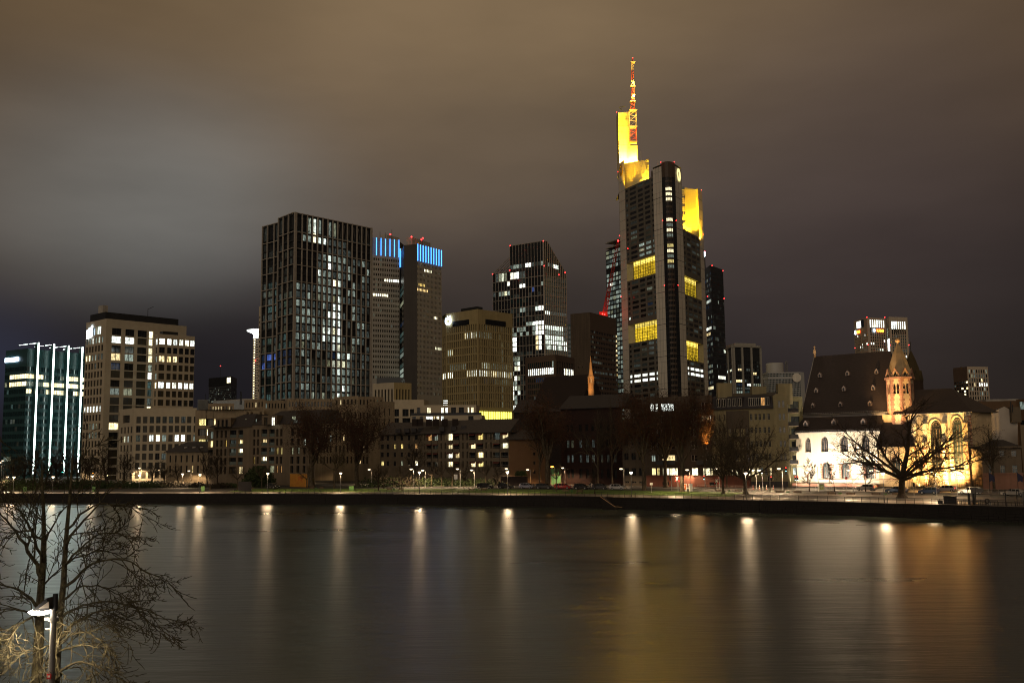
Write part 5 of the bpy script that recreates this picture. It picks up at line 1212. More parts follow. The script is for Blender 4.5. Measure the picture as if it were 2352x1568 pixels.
# balcony apartments with pitched roof
b = Bld('balcony_apartments','four storey apartment house with recessed balconies, red awnings and grey pitched roof, centre','apartment building',QP('b3',530,1040,308))
A = QP('b3',530,500,308);C = QP('b3',1532,465,293);zE = QP('b3',1000,484,300).z;A.z = C.z = zE
ys = [(496,572),(602,672),(706,778),(814,882)]
xs = [(573,10),(625,60),(700,60),(767,15),(815,15),(868,70),(947,68),(1020,15),(1068,15),(1128,70),(1213,72),(1283,15),(1337,15),(1398,75),(1487,78)]
cl = ucol(0,xs,530,1532);rw = zrows('b3',1000,ys,300)
pm = {(1,0): 'lit_orange',(2,0): 'lit_soft',(4,0): 'lit_warm',(5,0): 'lit_cream',(10,0): 'lit_yellow',(12,0): 'lit_soft',(13,0): 'lit_dim',(14,0): 'lit_warm',(2,1): 'lit_faint',(5,1): 'lit_warm',(9,1): 'lit_warm',(14,1): 'lit_cream',
      (5,2): 'lit_bright',(6,2): 'lit_warm',(10,2): 'lit_cream',(13,2): 'lit_faint',(4,3): 'lit_warm',(5,3): 'lit_cream',(9,3): 'lit_warm',(10,3): 'lit_yellow',(2,3): 'lit_faint'}
b.facade(A,C,ZG,zE,cl,rw,lambda i,j: pm.get((i,j),'glass_dark'),'plaster_dim',1.0,lambda i,j: 'three' if xs[i][1] > 50 else 'plain')
L,d = unit(A,C);rr = random.Random(8)
for i,(x,w) in enumerate(xs):
 if w < 50: continue
 for j,(r0,r1) in enumerate(rw):
  mb = MB();mb.obox(xy(A),d,cl[i][0] * L,cl[i][1] * L,.01,.3,r0 - 1.15,r0 + .05);o = b.part('balcony',mb,'metal_grey' if False else 'plaster_dim')
  m2 = MB();m2.obox(xy(A),d,cl[i][0] * L,cl[i][1] * L,.22,.28,r0 + .45,r0 + .52);m2.build('handrail','metal_grey',o)
  if rr.random() < .6 and pm.get((i,j)) not in ('lit_cream',):
   n = (d[1],-d[0]);c_ = lambda u,w_,zz: (A.x + d[0] * u + n[0] * w_,A.y + d[1] * u + n[1] * w_,zz);mb = MB();u0,u1 = cl[i][0] * L + .1,cl[i][1] * L - .1;e = rr.uniform(.3,.9);mb.quad(c_(u0,-.3,r1 - .02),c_(u1,-.3,r1 - .02),c_(u1,e,r1 - .7),c_(u0,e,r1 - .7));b.part('awning',mb,'awning')
A1 = QP('b3',60,505,318);C1 = QP('b3',530,490,312);A1.z = C1.z = zE
pl = {(2,1): 'lit_yellow',(3,1): 'lit_yellow',(5,1): 'lit_orange',(4,1): 'lit_faint',(5,3): 'lit_bright',(3,3): 'lit_soft',(0,3): 'lit_yellow'}
b.facade(A1,C1,ZG,zE,ucol(0,[(85,30),(150,28),(231,26),(310,28),(392,26),(474,30)],60,530),zrows('b3',300,[(520,575),(618,672),(712,765),(812,865)],315),lambda i,j: pl.get((i,j),'glass_dark'),'plaster_dim',.25,'cross')
def pitched(b,A,C,z,h,dep,m,over=.5,name='roof'):
 L,d = unit(A,C);n = (d[1],-d[0]);c = lambda u,w,zz: (A[0] + d[0] * u + n[0] * w,A[1] + d[1] * u + n[1] * w,zz);mb = MB()
 mb.quad(c(-over,over,z - .2),c(L + over,over,z - .2),c(L + over,-dep / 2,z + h),c(-over,-dep / 2,z + h));mb.quad(c(-over,-dep / 2,z + h),c(L + over,-dep / 2,z + h),c(L + over,-dep,z - .2),c(-over,-dep,z - .2))
 mb.add([c(-over,over,z - .2),c(-over,-dep / 2,z + h),c(-over,-dep,z - .2)],[(0,1,2)]);mb.add([c(L + over,over,z - .2),c(L + over,-dep,z - .2),c(L + over,-dep / 2,z + h)],[(0,1,2)])
 o = b.part(name,mb,m);m2 = MB();m2.obox(xy(A),d,-over,L + over,over,over + .14,z - .32,z - .16);m2.build('gutter','metal_dark',o);return o
zr = QP('b3',1100,340,306).z
pitched(b,A,C,zE,zr - zE,12,'slate_old');pitched(b,A1,C1,zE,zr - zE - .1,12,'slate_old')
for x in (770,905,1020,1158,1280,1428,270,370,450,530):
 yq = 445 - (x - 770) * .045;q = QP('b3',x,yq - 5,304 if x > 600 else 314);mb = MB();mb.box(q.x - .8,q.x + .8,q.y - 1.6,q.y + 1.0,q.z - .8,q.z + .5);b.part('dormer',mb,'slate')
for x in (460,520,620,700,800,920,1240):
 q = QP('b3',x,352,306);mb = MB();mb.box(q.x - .9,q.x + .9,q.y - .5,q.y + .6,q.z - 1.6,q.z + .6);b.part('chimney',mb,'brick_trim')
# gable wall, orange lamp light partly put into the plaster colour
E0 = QP('b3',1532,1040,293);E1 = QP('b3',1990,1040,300);mat('gable_plaster',(.16,.09,.045),.9,0,.1,.4);zq = QP('b3',1700,560,296).z
b.facade(C,E1,ZG,zq,ucol(0,[(1828,26)],1532,1990),zrows('b3',1828,[(712,745),(815,850),(920,955)],299),lambda i,j: 'glass_dark','gable_plaster',.2,'two')
hip(b,C,E1,zq,5,6,12,'slate_old');b.finish()
# garage, the green light on its door put into the door colour
b = Bld('garage','low garage with green lit door beside the big double trunked tree','garage',QP('b3',2075,1040,292))
A = QP('b3',2010,905,292);C = QP('b3',2135,905,290);mat('door_green_light',(.08,.22,.10),.6)
b.facade(A,C,ZG,A.z,[(.06,.94)],[(ZG + .05,ZG + 2.6)],lambda i,j: 'door_green_light','plaster_dim',.2,'bare',wname='garage_door');b.cap([A,C] + back([A,C],6),A.z,'plaster_dim')
mb = MB();L,d = unit(A,C);mb.obox(xy(A),d,L * .06,L * .94,.02,.1,ZG + 2.9,ZG + 4.6);b.part('panel',mb,'door_green_light');b.finish()
# dark red brick school-like building
b = Bld('brick_building','dark red brick building with tall faintly lit windows behind bare trees, centre','building',QP('b4',1000,1040,290))
A = QP('b4',695,210,292);C = QP('b4',1395,230,282);z = A.z;C.z = z
ys = [(390,470),(570,658),(742,828),(905,1010)]
b.facade(A,C,ZG,z,ucol(0,[(775,30),(825,30),(920,34),(995,34),(1065,34),(1160,32),(1230,32),(1310,36)],695,1395),zrows('b4',1000,ys,287),lambda i,j: 'lit_dim' if (j == 1 and i < 5) or (j == 2 and i < 5) else ('lit_faint' if j == 2 else 'glass_dark'),'brick_red',.35,'cross',frame='brick_trim')
b.bands('string_course',A,C,[zrows('b4',1000,[(y,y)],287)[0][0] for y in (690,860,520)],.3,.15,'brick_trim');pitched(b,A,C,z,4,14,'slate');b.finish()
# church with gable and spirelet behind trees
b = Bld('small_church','dark church gable with small orange floodlit spire among bare trees, centre','church',QP('b4',950,200,330))
mat('spire_stone',(.5,.30,.14),.8,0,.15,1)
q0 = QP('a4',1717,1060,330);ap = QP('a4',1716,752,330);bs = QP('a4',1716,1175,330)
mb = MB();w = (QP('a4',1752,1060,330).x - QP('a4',1686,1060,330).x) / 2
mb.lathe((q0.x,q0.y,bs.z - 5),[(w,0),(w,q0.z - bs.z + 5)],8,smooth=False);b.part('shaft',mb,'spire_stone')
zb_ = QP('a4',1716,995,330).z;mb = MB();mb.lathe((q0.x,q0.y,q0.z),[(w * 1.15,0),(w * 1.15,.3),(w * .55,.35)],8,smooth=False)
for k in range(8): a = radians(22.5 + 45 * k);mb.tube((q0.x + cos(a) * w * .9,q0.y + sin(a) * w * .9,q0.z),(q0.x + cos(a) * w * .9,q0.y + sin(a) * w * .9,zb_),.28,k=4)
b.part('belfry',mb,'spire_stone')
mb = MB();mb.lathe((q0.x,q0.y,q0.z + .2),[(w * .5,0),(w * .5,zb_ - q0.z)],8);b.part('belfry_light',mb,'lit_orange')
mb = MB();mb.lathe((q0.x,q0.y,zb_),[(w * 1.1,0),(w * 1.15,.25),(w * .72,1.2),(w * .25,(ap.z - zb_) * .75),(.05,ap.z - zb_)],8,smooth=False);b.part('spire',mb,'spire_stone')
A = QP('b4',905,260,330);C = QP('b4',1235,260,345);z = QP('b4',960,205,330).z
mb = MB();L,d = unit(A,C);c_ = lambda u,w_,zz: (A.x + d[0] * u + d[1] * w_,A.y + d[1] * u - d[0] * w_,zz)
mb.poly([c_(0,0,ZG),c_(L,0,ZG),c_(L,0,z),c_(L / 2,0,z + 12),c_(0,0,z)]);mb.quad(c_(0,0,z),c_(L / 2,0,z + 12),c_(L / 2,-20,z + 12),c_(0,-20,z));mb.quad(c_(L / 2,0,z + 12),c_(L,0,z),c_(L,-20,z),c_(L / 2,-20,z + 12));b.part('gable',mb,'brick_trim')
b.finish()
for dx,dy,dz,pw in ((-4,-9,-10,9000),(3.5,-7,-2,2500)): lamp((q0.x + dx,q0.y + dy,q0.z + dz),pw,(1,.5,.15),.4,'SPOT',(q0.x,q0.y,zb_ + 6),60)
# long dark slate roof in front of brown office (below)
b = Bld('dark_roofed_block','long unlit block with dark slate roof behind the balcony apartments and bare trees','building',QP('b3',1900,110,340))
A = QP('b3',1590,250,340);C = QP('b3',2480,225,330);b.plain(A,C,ZG,A.z,'brick_trim');pitched(b,A,C,A.z,QP('b3',1900,105,345).z - A.z,16,'slate');b.finish()
# pale building with red plinth wall and lit ground floor
b = Bld('pale_riverside_house','pale riverside house with brightly lit ground floor above a red plinth, behind tall plane trees','building',QP('b5',600,1240,262))
A = QP('b4',1395,330,280);C = QP('b5',240,240,272);D = QP('b5',965,240,262);E_ = QP('b5',1385,400,256)
mat('plaster_mid',(.075,.058,.042),.9,0,.12,.4,streak=.12);mat('plinth_red',(.16,.055,.035),.85,0,.15,.5,streak=.1)  # pale plaster darkened, tree shade put into its colour
zt_ = QP('b5',600,235,266).z
A = QP('b4',1395,330,276)
b.facade(A,C,ZG,A.z,ucol(0,[(1440,50),(1523,52),(1608,52)],1395,1690),zrows('b4',1500,[(380,460),(545,630),(720,800),(893,980),(1045,1065)],274),lambda i,j: 'glass_dark','plaster_mid',.3,'two');b.cap([A,C] + back([A,C],12),A.z)
zpl = QP('b5',600,1127,264).z
ys = [(310,395),(460,520),(600,690),(740,830),(893,965),(1040,1122)]
xs = [(300,46),(352,28),(475,150),(560,26),(760,70),(888,78),(955,40)]
pu = {(0,0): 'lit_bright',(1,0): 'lit_bright',(2,0): 'lit_bright',(6,1): 'lit_bright',(5,1): 'lit_warm',(0,4): 'lit_soft',(2,4): 'lit_warm',(3,4): 'lit_faint'}
b.facade(C,D,zpl,zt_,ucol(0,xs,240,965),zrows('b5',600,ys,266),lambda i,j: ('lit_cream' if i not in (1,) else 'lit_yellow') if j == 5 else pu.get((i,j),'glass_dark'),'plaster_mid',.3,'two',frame='window_frame_pale')
b.facade(D,E_,zpl,QP('b5',1100,400,258).z,ucol(0,[(990,30),(1050,40),(1168,34),(1243,62),(1312,46),(1362,24)],965,1385),zrows('b5',1100,ys[2:],259),lambda i,j: 'lit_cream' if j == 3 else ('lit_bluedim' if (j == 2 and i % 2) else 'glass_dark'),'plaster_mid',.3,'two',frame='window_frame_pale')
b.cap([C,D] + back([C,D],14),zt_);b.cap([D,E_] + back([D,E_],12),QP('b5',1100,400,258).z)
A_ = QP('b5',240,1127,266);B_ = QP('b5',1385,1127,252)
mb = MB();L,d = unit(A_,B_);mb.obox(xy(A_),d,0,L,-2,0,ZG,zpl);b.part('plinth',mb,'plinth_red');mb = MB();mb.obox(xy(A_),d,0,L,-2.1,.12,zpl,zpl + .15);b.part('coping',mb,'plinth_red')
for x0,x1 in ((428,500),(958,1028)):
 u0 = (x0 - 240) / 1145 * L;u1 = (x1 - 240) / 1145 * L;mb = MB();mb.obox(xy(A_),d,u0,u1,.01,.04,QP('b5',460,1232,262).z,QP('b5',460,1196,262).z);b.part('plinth_grille',mb,'glass_dark')
for x0,x1,y in ((350,560,1000),(800,1000,1000),(350,560,700)):
 P_ = QP('b5',x0,y,263);Q_ = QP('b5',x1,y,262);mb = MB();L2,d2 = unit(P_,Q_);mb.obox(xy(P_),d2,0,L2,-1.2,0,P_.z - .1,P_.z + 1.05);b.part('balcony',mb,'metal_dark')
b.finish()
# cream corner house with mansard
b = Bld('mansard_house','cream corner house with dark mansard roof and side balconies, left of the church','apartment building',QP('b5',1700,1240,256))
mat('cream_yellow',(.24,.20,.11),.9,0,.1,.4,streak=.12)
A = QP('b5',955,368,262);A2 = QP('b5',1330,366,257);C = QP('b5',1662,372,254);D = QP('b5',1822,372,253);z = A2.z
for q in (A,A2,C,D): q.z = z
ys = [(430,500),(580,645),(735,800),(880,950),(1035,1118)]
rw = zrows('b5',1600,ys,255)
b.facade(A,A2,ZG,z,cols(6,.35,.04,.04),rw,lambda i,j: 'lit_soft' if (i,j) == (1,0) else 'glass_dark','cream_yellow',.25,'cross',frame='window_frame_pale')
pc = {(0,4): 'lit_warm',(1,4): 'lit_warm',(4,4): 'lit_warm',(2,4): 'lit_dim'}
b.facade(A2,C,ZG,z,ucol(0,[(1410,26),(1460,26),(1505,26),(1555,26),(1605,26)],1330,1662),rw,lambda i,j: pc.get((i,j),'glass_dark'),'cream_yellow',.25,'cross',frame='window_frame_pale')
zg = QP('b5',1735,225,253).z
b.facade(C,D,ZG,zg,ucol(0,[(1730,24),(1775,24)],1662,1822),zrows('b5',1750,[(283,358)] + ys,253),lambda i,j: 'glass_dark','cream_yellow',.25,'two',frame='window_frame_pale')
mb = MB();zz = QP('b5',1745,197,253).z;M_ = (C + D) / 2;mb.add([(C.x,C.y,zg),(D.x,D.y,zg),(M_.x,M_.y,zz)],[(0,1,2)]);mb.quad((C.x,C.y,zg),(M_.x,M_.y,zz),(M_.x + 1,M_.y + 12,zz),(C.x + 1,C.y + 12,zg));mb.quad((M_.x,M_.y,zz),(D.x,D.y,zg),(D.x + 1,D.y + 12,zg),(M_.x + 1,M_.y + 12,zz));b.part('gable',mb,'cream_yellow')
b.plain(D,(D.x + 1,D.y + 10),ZG,zg,'cream_yellow');b.plain((C.x + .5,C.y + 12),C,z,zg,'cream_yellow')
zm = QP('b5',1500,232,258).z
for P_,Q_ in ((A,A2),(A2,C)):
 L,d = unit(P_,Q_);n = (d[1],-d[0]);c_ = lambda u,w_,zz: (P_[0] + d[0] * u + n[0] * w_,P_[1] + d[1] * u + n[1] * w_,zz);mb = MB();mb.quad(c_(0,.3,z),c_(L,.3,z),c_(L,-1.6,zm),c_(0,-1.6,zm));mb.quad(c_(0,-1.6,zm),c_(L,-1.6,zm),c_(L,-10,zm + 1.3),c_(0,-10,zm + 1.3));mb.obox(xy(P_),d,0,L,0,.5,z - .3,z);o = b.part('mansard_roof',mb,'slate')
 xs_ = (1053,1110,1168,1228,1288) if P_ is A else (1408,1452,1500,1548,1597);xa,xb = (955,1330) if P_ is A else (1330,1662)
 for x in xs_:
  u = (x - xa) / (xb - xa) * L;m1 = MB();m1.obox(xy(P_),d,u - .75,u + .75,-2.0,.05,z + .25,zm - .3);dm = b.part('dormer',m1,'slate');m2 = MB();m2.obox(xy(P_),d,u - .5,u + .5,.052,.09,z + .45,zm - .55);m2.build('dormer_frame','window_frame_pale',dm);m2 = MB()
  for s_ in (-1,1): m2.obox(xy(P_),d,u + s_ * .24 - .18,u + s_ * .24 + .18,.092,.1,z + .55,zm - .65)
  m2.build('pane','glass_dark' if x != 1548 else 'lit_orange',dm)
for x,yt in ((1140,90),(1525,128),(1815,98)):
 q = QP('b5',x,yt,262);mb = MB();mb.box(q.x - 3 * .9,q.x + 3 * .9 - 1.6,q.y - 1,q.y + 1.2,z + 1,q.z);b.part('chimney',mb,'cream_yellow')
E0 = QP('b5',1822,240,262);E1 = QP('b5',1985,250,264);mat('balcony_wall',(.16,.14,.07),.9)
b.facade(E0,E1,ZG,E0.z,[(.15,.75)],zrows('b5',1870,[(290,400),(460,560),(600,700),(740,850),(900,985),(1035,1118)],262),lambda i,j: 'lit_faint' if j < 3 else ('lit_white' if j == 5 else 'glass_dark'),'balcony_wall',.3,'two');b.cap([E0,E1] + back([E0,E1],6),E0.z)
for y in (415,567,710,850,995):
 P_ = QP('b5',1828,y,256);Q_ = QP('b5',1945,y,257);mb = MB();L2,d2 = unit(P_,Q_);mb.obox(xy(P_),d2,0,L2,-4,0,P_.z - .18,P_.z);o = b.part('balcony',mb,'stone_pale');m2 = MB();m2.obox(xy(P_),d2,0,L2,-.08,-.02,P_.z,P_.z + 1.05);m2.build('balcony_railing','metal_dark',o)
A_ = QP('b5',1390,1190,254);B_ = QP('b5',1826,1190,251.5);mb = MB();L,d = unit(A_,B_);mb.obox(xy(A_),d,0,L,-.4,.0,ZG,A_.z);b.part('plinth',mb,'slate_old');b.finish()
# right edge: gabled white house, pink stone house, brown office behind
b = Bld('pink_stone_house','pinkish stone house with cornice at the right edge, behind a leafy tree','house',QP('a8',1700,1390,226))
A = QP('a8',1556,1072,229);C = QP('a8',1925,1066,225);z = A.z;A = QP('a8',1616,1066,228);A.z = C.z = z
mat('pink_sandstone',(.26,.13,.085),.9,0,.15,.6,streak=.12)
b.facade(A,C,ZG + 3.4,z,ucol(0,[(1685,38),(1775,38),(1870,40)],1616,1925),zrows('a8',1780,[(1100,1145),(1215,1292)],226),lambda i,j: 'lit_faint' if j else 'glass_dark','stone_pink',.35,'cross',frame='window_frame_pale')
mb = MB();L,d = unit(A,C);mb.obox(xy(A),d,-.1,L + .1,-1,.12,ZG,ZG + 3.4);b.part('plinth',mb,'pink_sandstone');mb = MB();mb.obox(xy(A),d,-.1,L + .2,0,.3,ZG + 3.4,ZG + 3.7);b.part('cornice',mb,'pink_sandstone');mb = MB();mb.obox(xy(A),d,-.3,L + .3,0,.5,z - .3,z + .1);b.part('cornice',mb,'stone_pink')
b.w.prism([xy(A),xy(C),(C.x,C.y + 9),(A.x,A.y + 9)],z - .5,z,b.mi('slate'));hip(b,A,C,z,1.6,3,10,'slate',.3);b.plain(C,(C.x + 1,C.y + 8),ZG,z,'stone_pink');b.plain((A.x,A.y + 8),A,ZG,z,'stone_pink');b.finish()
b = Bld('white_gable_house','house with blank white gable wall and dark roof at the far right','house',QP('a8',1780,1060,245))
f = lambda x,y,dd_=245: QP('a8',x,y,dd_);mat('white_plaster',(.42,.36,.30),.9,0,.08,.4)
mb = MB();pts = [f(1640,1390),f(1903,1390),f(1903,870),f(1862,790),f(1797,755),f(1668,815),f(1645,930)];mb.poly([tuple(p) for p in pts]);b.part('gable_wall',mb,'white_plaster')
mb = MB()
for i in range(2,6): p,q = pts[i],pts[i + 1];mb.quad(tuple(p),tuple(q),(q.x + 6,q.y + 16,q.z),(p.x + 6,p.y + 16,p.z))
b.part('roof',mb,'slate');mb = MB();q = f(1872,760);mb.box(q.x - 1.2,q.x + 1.2,244,247,f(0,900).z,q.z);b.part('chimney',mb,'plaster_dim')
mb = MB();mb.tube(tuple(f(1848,800,243)),tuple(f(1848,715,243)),.12,k=4);mb.tube(tuple(f(1862,800,243)),tuple(f(1862,740,243)),.1,k=4);b.part('mast',mb,'metal_dark');b.finish()
b = Bld('brown_flat_office','brown flat roofed office with small lit windows, behind the church choir at right','office building',f(1600,760,330))
A,C = f(1500,718,330),f(1905,712,325);z = A.z;mat('brown_clad',(.10,.055,.025),.8)
b.facade(A,C,ZG,z,ucol(0,[(1592,40),(1652,42),(1715,30),(1845,60)],1500,1905),zrows('a8',1600,[(785,822),(850,880)],330),lambda i,j: 'lit_soft' if i < 2 and j == 0 else 'glass_dark','brown_clad',.3,'three');b.cap([A,C] + back([A,C],15),z);mb = MB();q = f(1700,700,334);mb.box(q.x - 3,q.x + 8,332,338,z,q.z);b.part('roof_plant',mb,'concrete');b.finish()
b = Bld('right_edge_block','dark stone block with lit top window cut by the right picture edge','building',f(1960,1000,240))
A,C = f(1890,700,262),QP('a8',2300,700,250);z = A.z
b.facade(A,C,ZG,z,[(.05,.14),(.2,.3),(.4,.5)],rows(z - .6,5,6,2.2),lambda i,j: 'lit_soft' if j == 0 else 'glass_dark','brown_clad',.3,'three');b.cap([A,C] + back([A,C],15),z)
A,C = f(1922,900,236),QP('a8',2300,900,226);b.facade(A,C,ZG,A.z,[(.1,.2),(.35,.45)],rows(A.z - 2,4,4,2.2),lambda i,j: 'glass_dark','stone_pale',.3,'two');b.cap([A,C] + back([A,C],6),A.z);b.finish()
# ------------------------------------------------------------------ the floodlit church
CA = QP('a8',160,965,262);CB = QP('a8',1535,965,234)
CL,cd = unit(CA,CB);cn = (cd[1],-cd[0])
def cu(x,y=1100):
 """metres along the church front for a picture column"""
 d = ray(*Q('a8',x,y)); # intersect with vertical plane through CA, CB
 t = (CA.x * cd[1] - CA.y * cd[0]) / (d.x * cd[1] - d.y * cd[0]);p = d * t
 return (p.x - CA.x) * cd[0] + (p.y - CA.y) * cd[1]
def cz(x,y,w=0):
 """height of a picture point on the plane w metres in front of (or behind) the front"""
 ax,ay = CA.x + cn[0] * w,CA.y + cn[1] * w;d = ray(*Q('a8',x,y));t = (ax * cd[1] - ay * cd[0]) / (d.x * cd[1] - d.y * cd[0]);return HC + d.z * t
def cuw(x,y,w):
 ax,ay = CA.x + cn[0] * w,CA.y + cn[1] * w;d = ray(*Q('a8',x,y));t = (ax * cd[1] - ay * cd[0]) / (d.x * cd[1] - d.y * cd[0]);p = d * t;return (p.x - CA.x) * cd[0] + (p.y - CA.y) * cd[1]
def C3(u,w,z): return Vector((CA.x + cd[0] * u + cn[0] * w,CA.y + cd[1] * u + cn[1] * w,z))
mat('church_plaster',(.58,.50,.38),.9,0,.10,.35,.25,5,streak=.10)
mat('church_plaster_old',(.46,.34,.20),.9,0,.22,.5,.3,5,streak=.15)
mat('red_sandstone',(.26,.13,.085),.9,0,.25,.9,.4,6)
mat('church_slate',(.034,.024,.022),.6,0,.35,1.6,.8,7,scale3=(1,1,2.5))
mat('lead',(.30,.28,.27),.35,.6,.15)
mat('spire_slab',(.36,.25,.13),.85,0,.28,.5,.4)
mat('church_glass',(.025,.03,.036),.2,0,.5,2.5);mat('church_glass_lit_tint',(.04,.055,.055),.2)  # lit panes: the light is put into a paler glass colour
mat('stone_tracery',(.15,.12,.10),.9)
ch = Bld('gothic_church','floodlit cream gothic church with steep slate roof, pointed windows and octagonal stone tower','church',C3(CL / 2,0,0))
TR = []
def arch_pts(w,h,rise,n=7,pointed=True):
 """outline of an arch opening, from left springer over the top to right springer"""
 out = []
 for i in range(n + 1):
  t = i / n;a = t * (pi / 2)
  if pointed: x = -w / 2 + w / 2 * (1 - cos(a * 1.0)) ;zz = h - rise + rise * sin(a) ** .8
  else: x = -w / 2 * cos(a);zz = h - rise + rise * sin(a)
  out.append((x,zz))
 return out + [(-x,zz) for x,zz in reversed(out[:-1])]
def gothic(P,ang,w,h,rise,nm=3,m='church_glass',depth=.55,parent=None,name='window'):
 """window thing: recessed glass, mullions and tracery in an arched frame, local x along the wall"""
 ol = arch_pts(w * .92,h * .97,rise);mb = MB();mb.poly([(-w * .46,0,.0)] + [(x,0,zz) for x,zz in ol] + [(w * .46,0,0)][:1],0)
 o = bpy.data.objects.new(name,mb.mesh(name,m));COL.objects.link(o);o.parent = parent;o.location = Vector(P) - parent.location;o.rotation_euler = (0,0,ang)
 m2 = MB();t = .07
 for k in range(1,nm): x = -w * .46 + w * .92 * k / nm;m2.box(x - t,x + t,-.14,-.005,0,h - rise * .9)
 for k in range(nm):
  xc = -w * .46 + w * .92 * (k + .5) / nm;r_ = w * .46 / nm;pr = None
  for q in range(7):
   a = pi * q / 6;p = (xc - r_ * cos(a),-.07,h - rise * .95 + r_ * sin(a) * 1.3)
   if pr: m2.tube(pr,p,.055,k=4,cap=False)
   pr = p
 cx = [0] if nm < 3 else [-w * .13,w * .13]
 for x in cx:
  pr = None
  for q in range(9):
   a = 2 * pi * q / 8;p = (x + cos(a) * w * .13,-.07,h - rise * .42 + sin(a) * w * .13)
   if pr: m2.tube(pr,p,.05,k=4,cap=False)
   pr = p
 for zz in [h * .12 * q for q in range(1,6)]: m2.box(-w * .46,w * .46,-.04,-.004,zz,zz + .035)
 pr = None
 for x,zz in ol:
  if pr: m2.tube((pr[0],-.05,pr[1]),(x,-.05,zz),.09,k=4,cap=False)
  pr = (x,zz)
 m2.box(-w / 2,w / 2,-.3,0,-.18,.0)
 f_ = m2.build('tracery','stone_tracery',o,local=True);return o
def wall_arch(u0,u1,w0,z0,z1,wins,mt,depth=.6,ang=None,PO=None,rev=None):
 """wall strip on plane w0 from u0 to u1 with arched openings (uc, zb, width, height, rise, mullions, material, name)"""
 wins = sorted(wins,key=lambda q: q[0]);mi = ch.mi(mt);mr = ch.mi(rev or 'church_plaster_old');f = PO or (lambda u,z,dd=0: tuple(C3(u,w0 - dd,z)));u = u0
 groups = {}
 for q in wins: groups.setdefault(round(q[0],1),[]).append(q)
 for k in sorted(groups):
  g_ = sorted(groups[k],key=lambda q: q[1]);W_ = max(q[2] for q in g_);uc = g_[0][0];a,c = uc - W_ / 2,uc + W_ / 2
  ch.w.quad(f(u,z0),f(a,z0),f(a,z1),f(u,z1),mi);z = z0
  for (uc,zb,w,h,rise,nm,m_,nm_) in g_:
   l,r = uc - w / 2,uc + w / 2
   ch.w.quad(f(a,z),f(c,z),f(c,zb),f(a,zb),mi)
   if l > a + .01: ch.w.quad(f(a,zb),f(l,zb),f(l,zb + h),f(a,zb + h),mi);ch.w.quad(f(r,zb),f(c,zb),f(c,zb + h),f(r,zb + h),mi)
   ol = [(uc + x,zb + zz) for x,zz in arch_pts(w,h,rise)];mid = len(ol) // 2
   for i in range(mid): ch.w.add([f(l,zb + h),f(*ol[i]),f(*ol[i + 1])],[(0,1,2)],mi)
   for i in range(mid,len(ol) - 1): ch.w.add([f(r,zb + h),f(*ol[i]),f(*ol[i + 1])],[(0,1,2)],mi)
   path = [(l,zb)] + ol + [(r,zb)]
   for i in range(len(path) - 1): ch.w.quad(f(*path[i]),f(*path[i + 1]),f(path[i + 1][0],path[i + 1][1],depth),f(path[i][0],path[i][1],depth),mr)
   ch.w.quad(f(l,zb),f(r,zb),f(r,zb,depth),f(l,zb,depth),mr)
   gothic(f(uc,zb,depth),atan2(cd[1],cd[0]) if ang is None else ang,w,h,rise,nm,m_,parent=ch.root,name=nm_)
   z = zb + h
  ch.w.quad(f(a,z),f(c,z),f(c,z1),f(a,z1),mi);u = c
 ch.w.quad(f(u,z0),f(u1,z0),f(u1,z1),f(u,z1),mi)
ZC = 3.3
uN = cu(830);zE = cz(400,955)
up = [(cu(x,1050),cz(x,y1),cu(x + w / 2,1050) - cu(x - w / 2,1050),cz(x,y0) - cz(x,y1),1.5,3,'church_glass','window') for x,w,y0,y1 in ((257,44,998,1112),(388,56,990,1110),(541,62,985,1110),(709,62,980,1108))]
lo = [(cu(x,1250),cz(x,y1),cu(x + w / 2,1250) - cu(x - w / 2,1250),cz(x,y0) - cz(x,y1),1.7,4,'church_glass_lit_tint','window') for x,w,y0,y1 in ((402,64,1190,1318),(551,64,1192,1318),(742,66,1192,1318))]
dr = (cu(283,1300),ZC + .3,2.3,3.2,1.4,1,'church_plaster','door_niche')
# upper and lower windows share columns where they stand near each other: split the wall at the string course
zs_ = cz(500,1150)
wall_arch(0,uN,0,zs_,zE,up,'church_plaster',.7,rev='church_plaster')
wall_arch(0,uN,0,ZC,zs_,lo + [dr],'church_plaster',.7,rev='red_sandstone')
mb = MB();zz = cz(500,1328);mb.obox(xy(CA),cd,cu(335),uN,0,.18,zz,zz + .22);ch.part('string_course',mb,'red_sandstone')
mb = MB();uu = cu(330);z2_ = cz(250,1228);mb.obox(xy(CA),cd,0,uu,.0,.14,z2_,z2_ + .16);mb.obox(xy(CA),cd,uu - .15,uu,.0,.14,ZC,z2_);ch.part('door_surround',mb,'stone_tracery')
mb = MB();mb.obox(xy(CA),cd,0,uN,.0,.25,ZC - .2,ZC + .35);ch.part('base_course',mb,'red_sandstone')
rr = random.Random(4)
for q in lo:
 mb = MB()
 for k in range(6):
  for s_ in (-1,1): uu = q[0] + s_ * (q[2] / 2 + .22);hh = q[3] / 6.5;mb.obox(xy(CA),cd,uu - rr.uniform(.18,.38),uu + rr.uniform(.18,.38),.003,.05,q[1] + k * hh + .03,q[1] + (k + 1) * hh - .03)
 ch.part('window_surround',mb,'red_sandstone')
# left end wall, with curve in plan
ch.plain(C3(0.6,-18,0),C3(0,0,0),ZC,zE,'church_plaster')
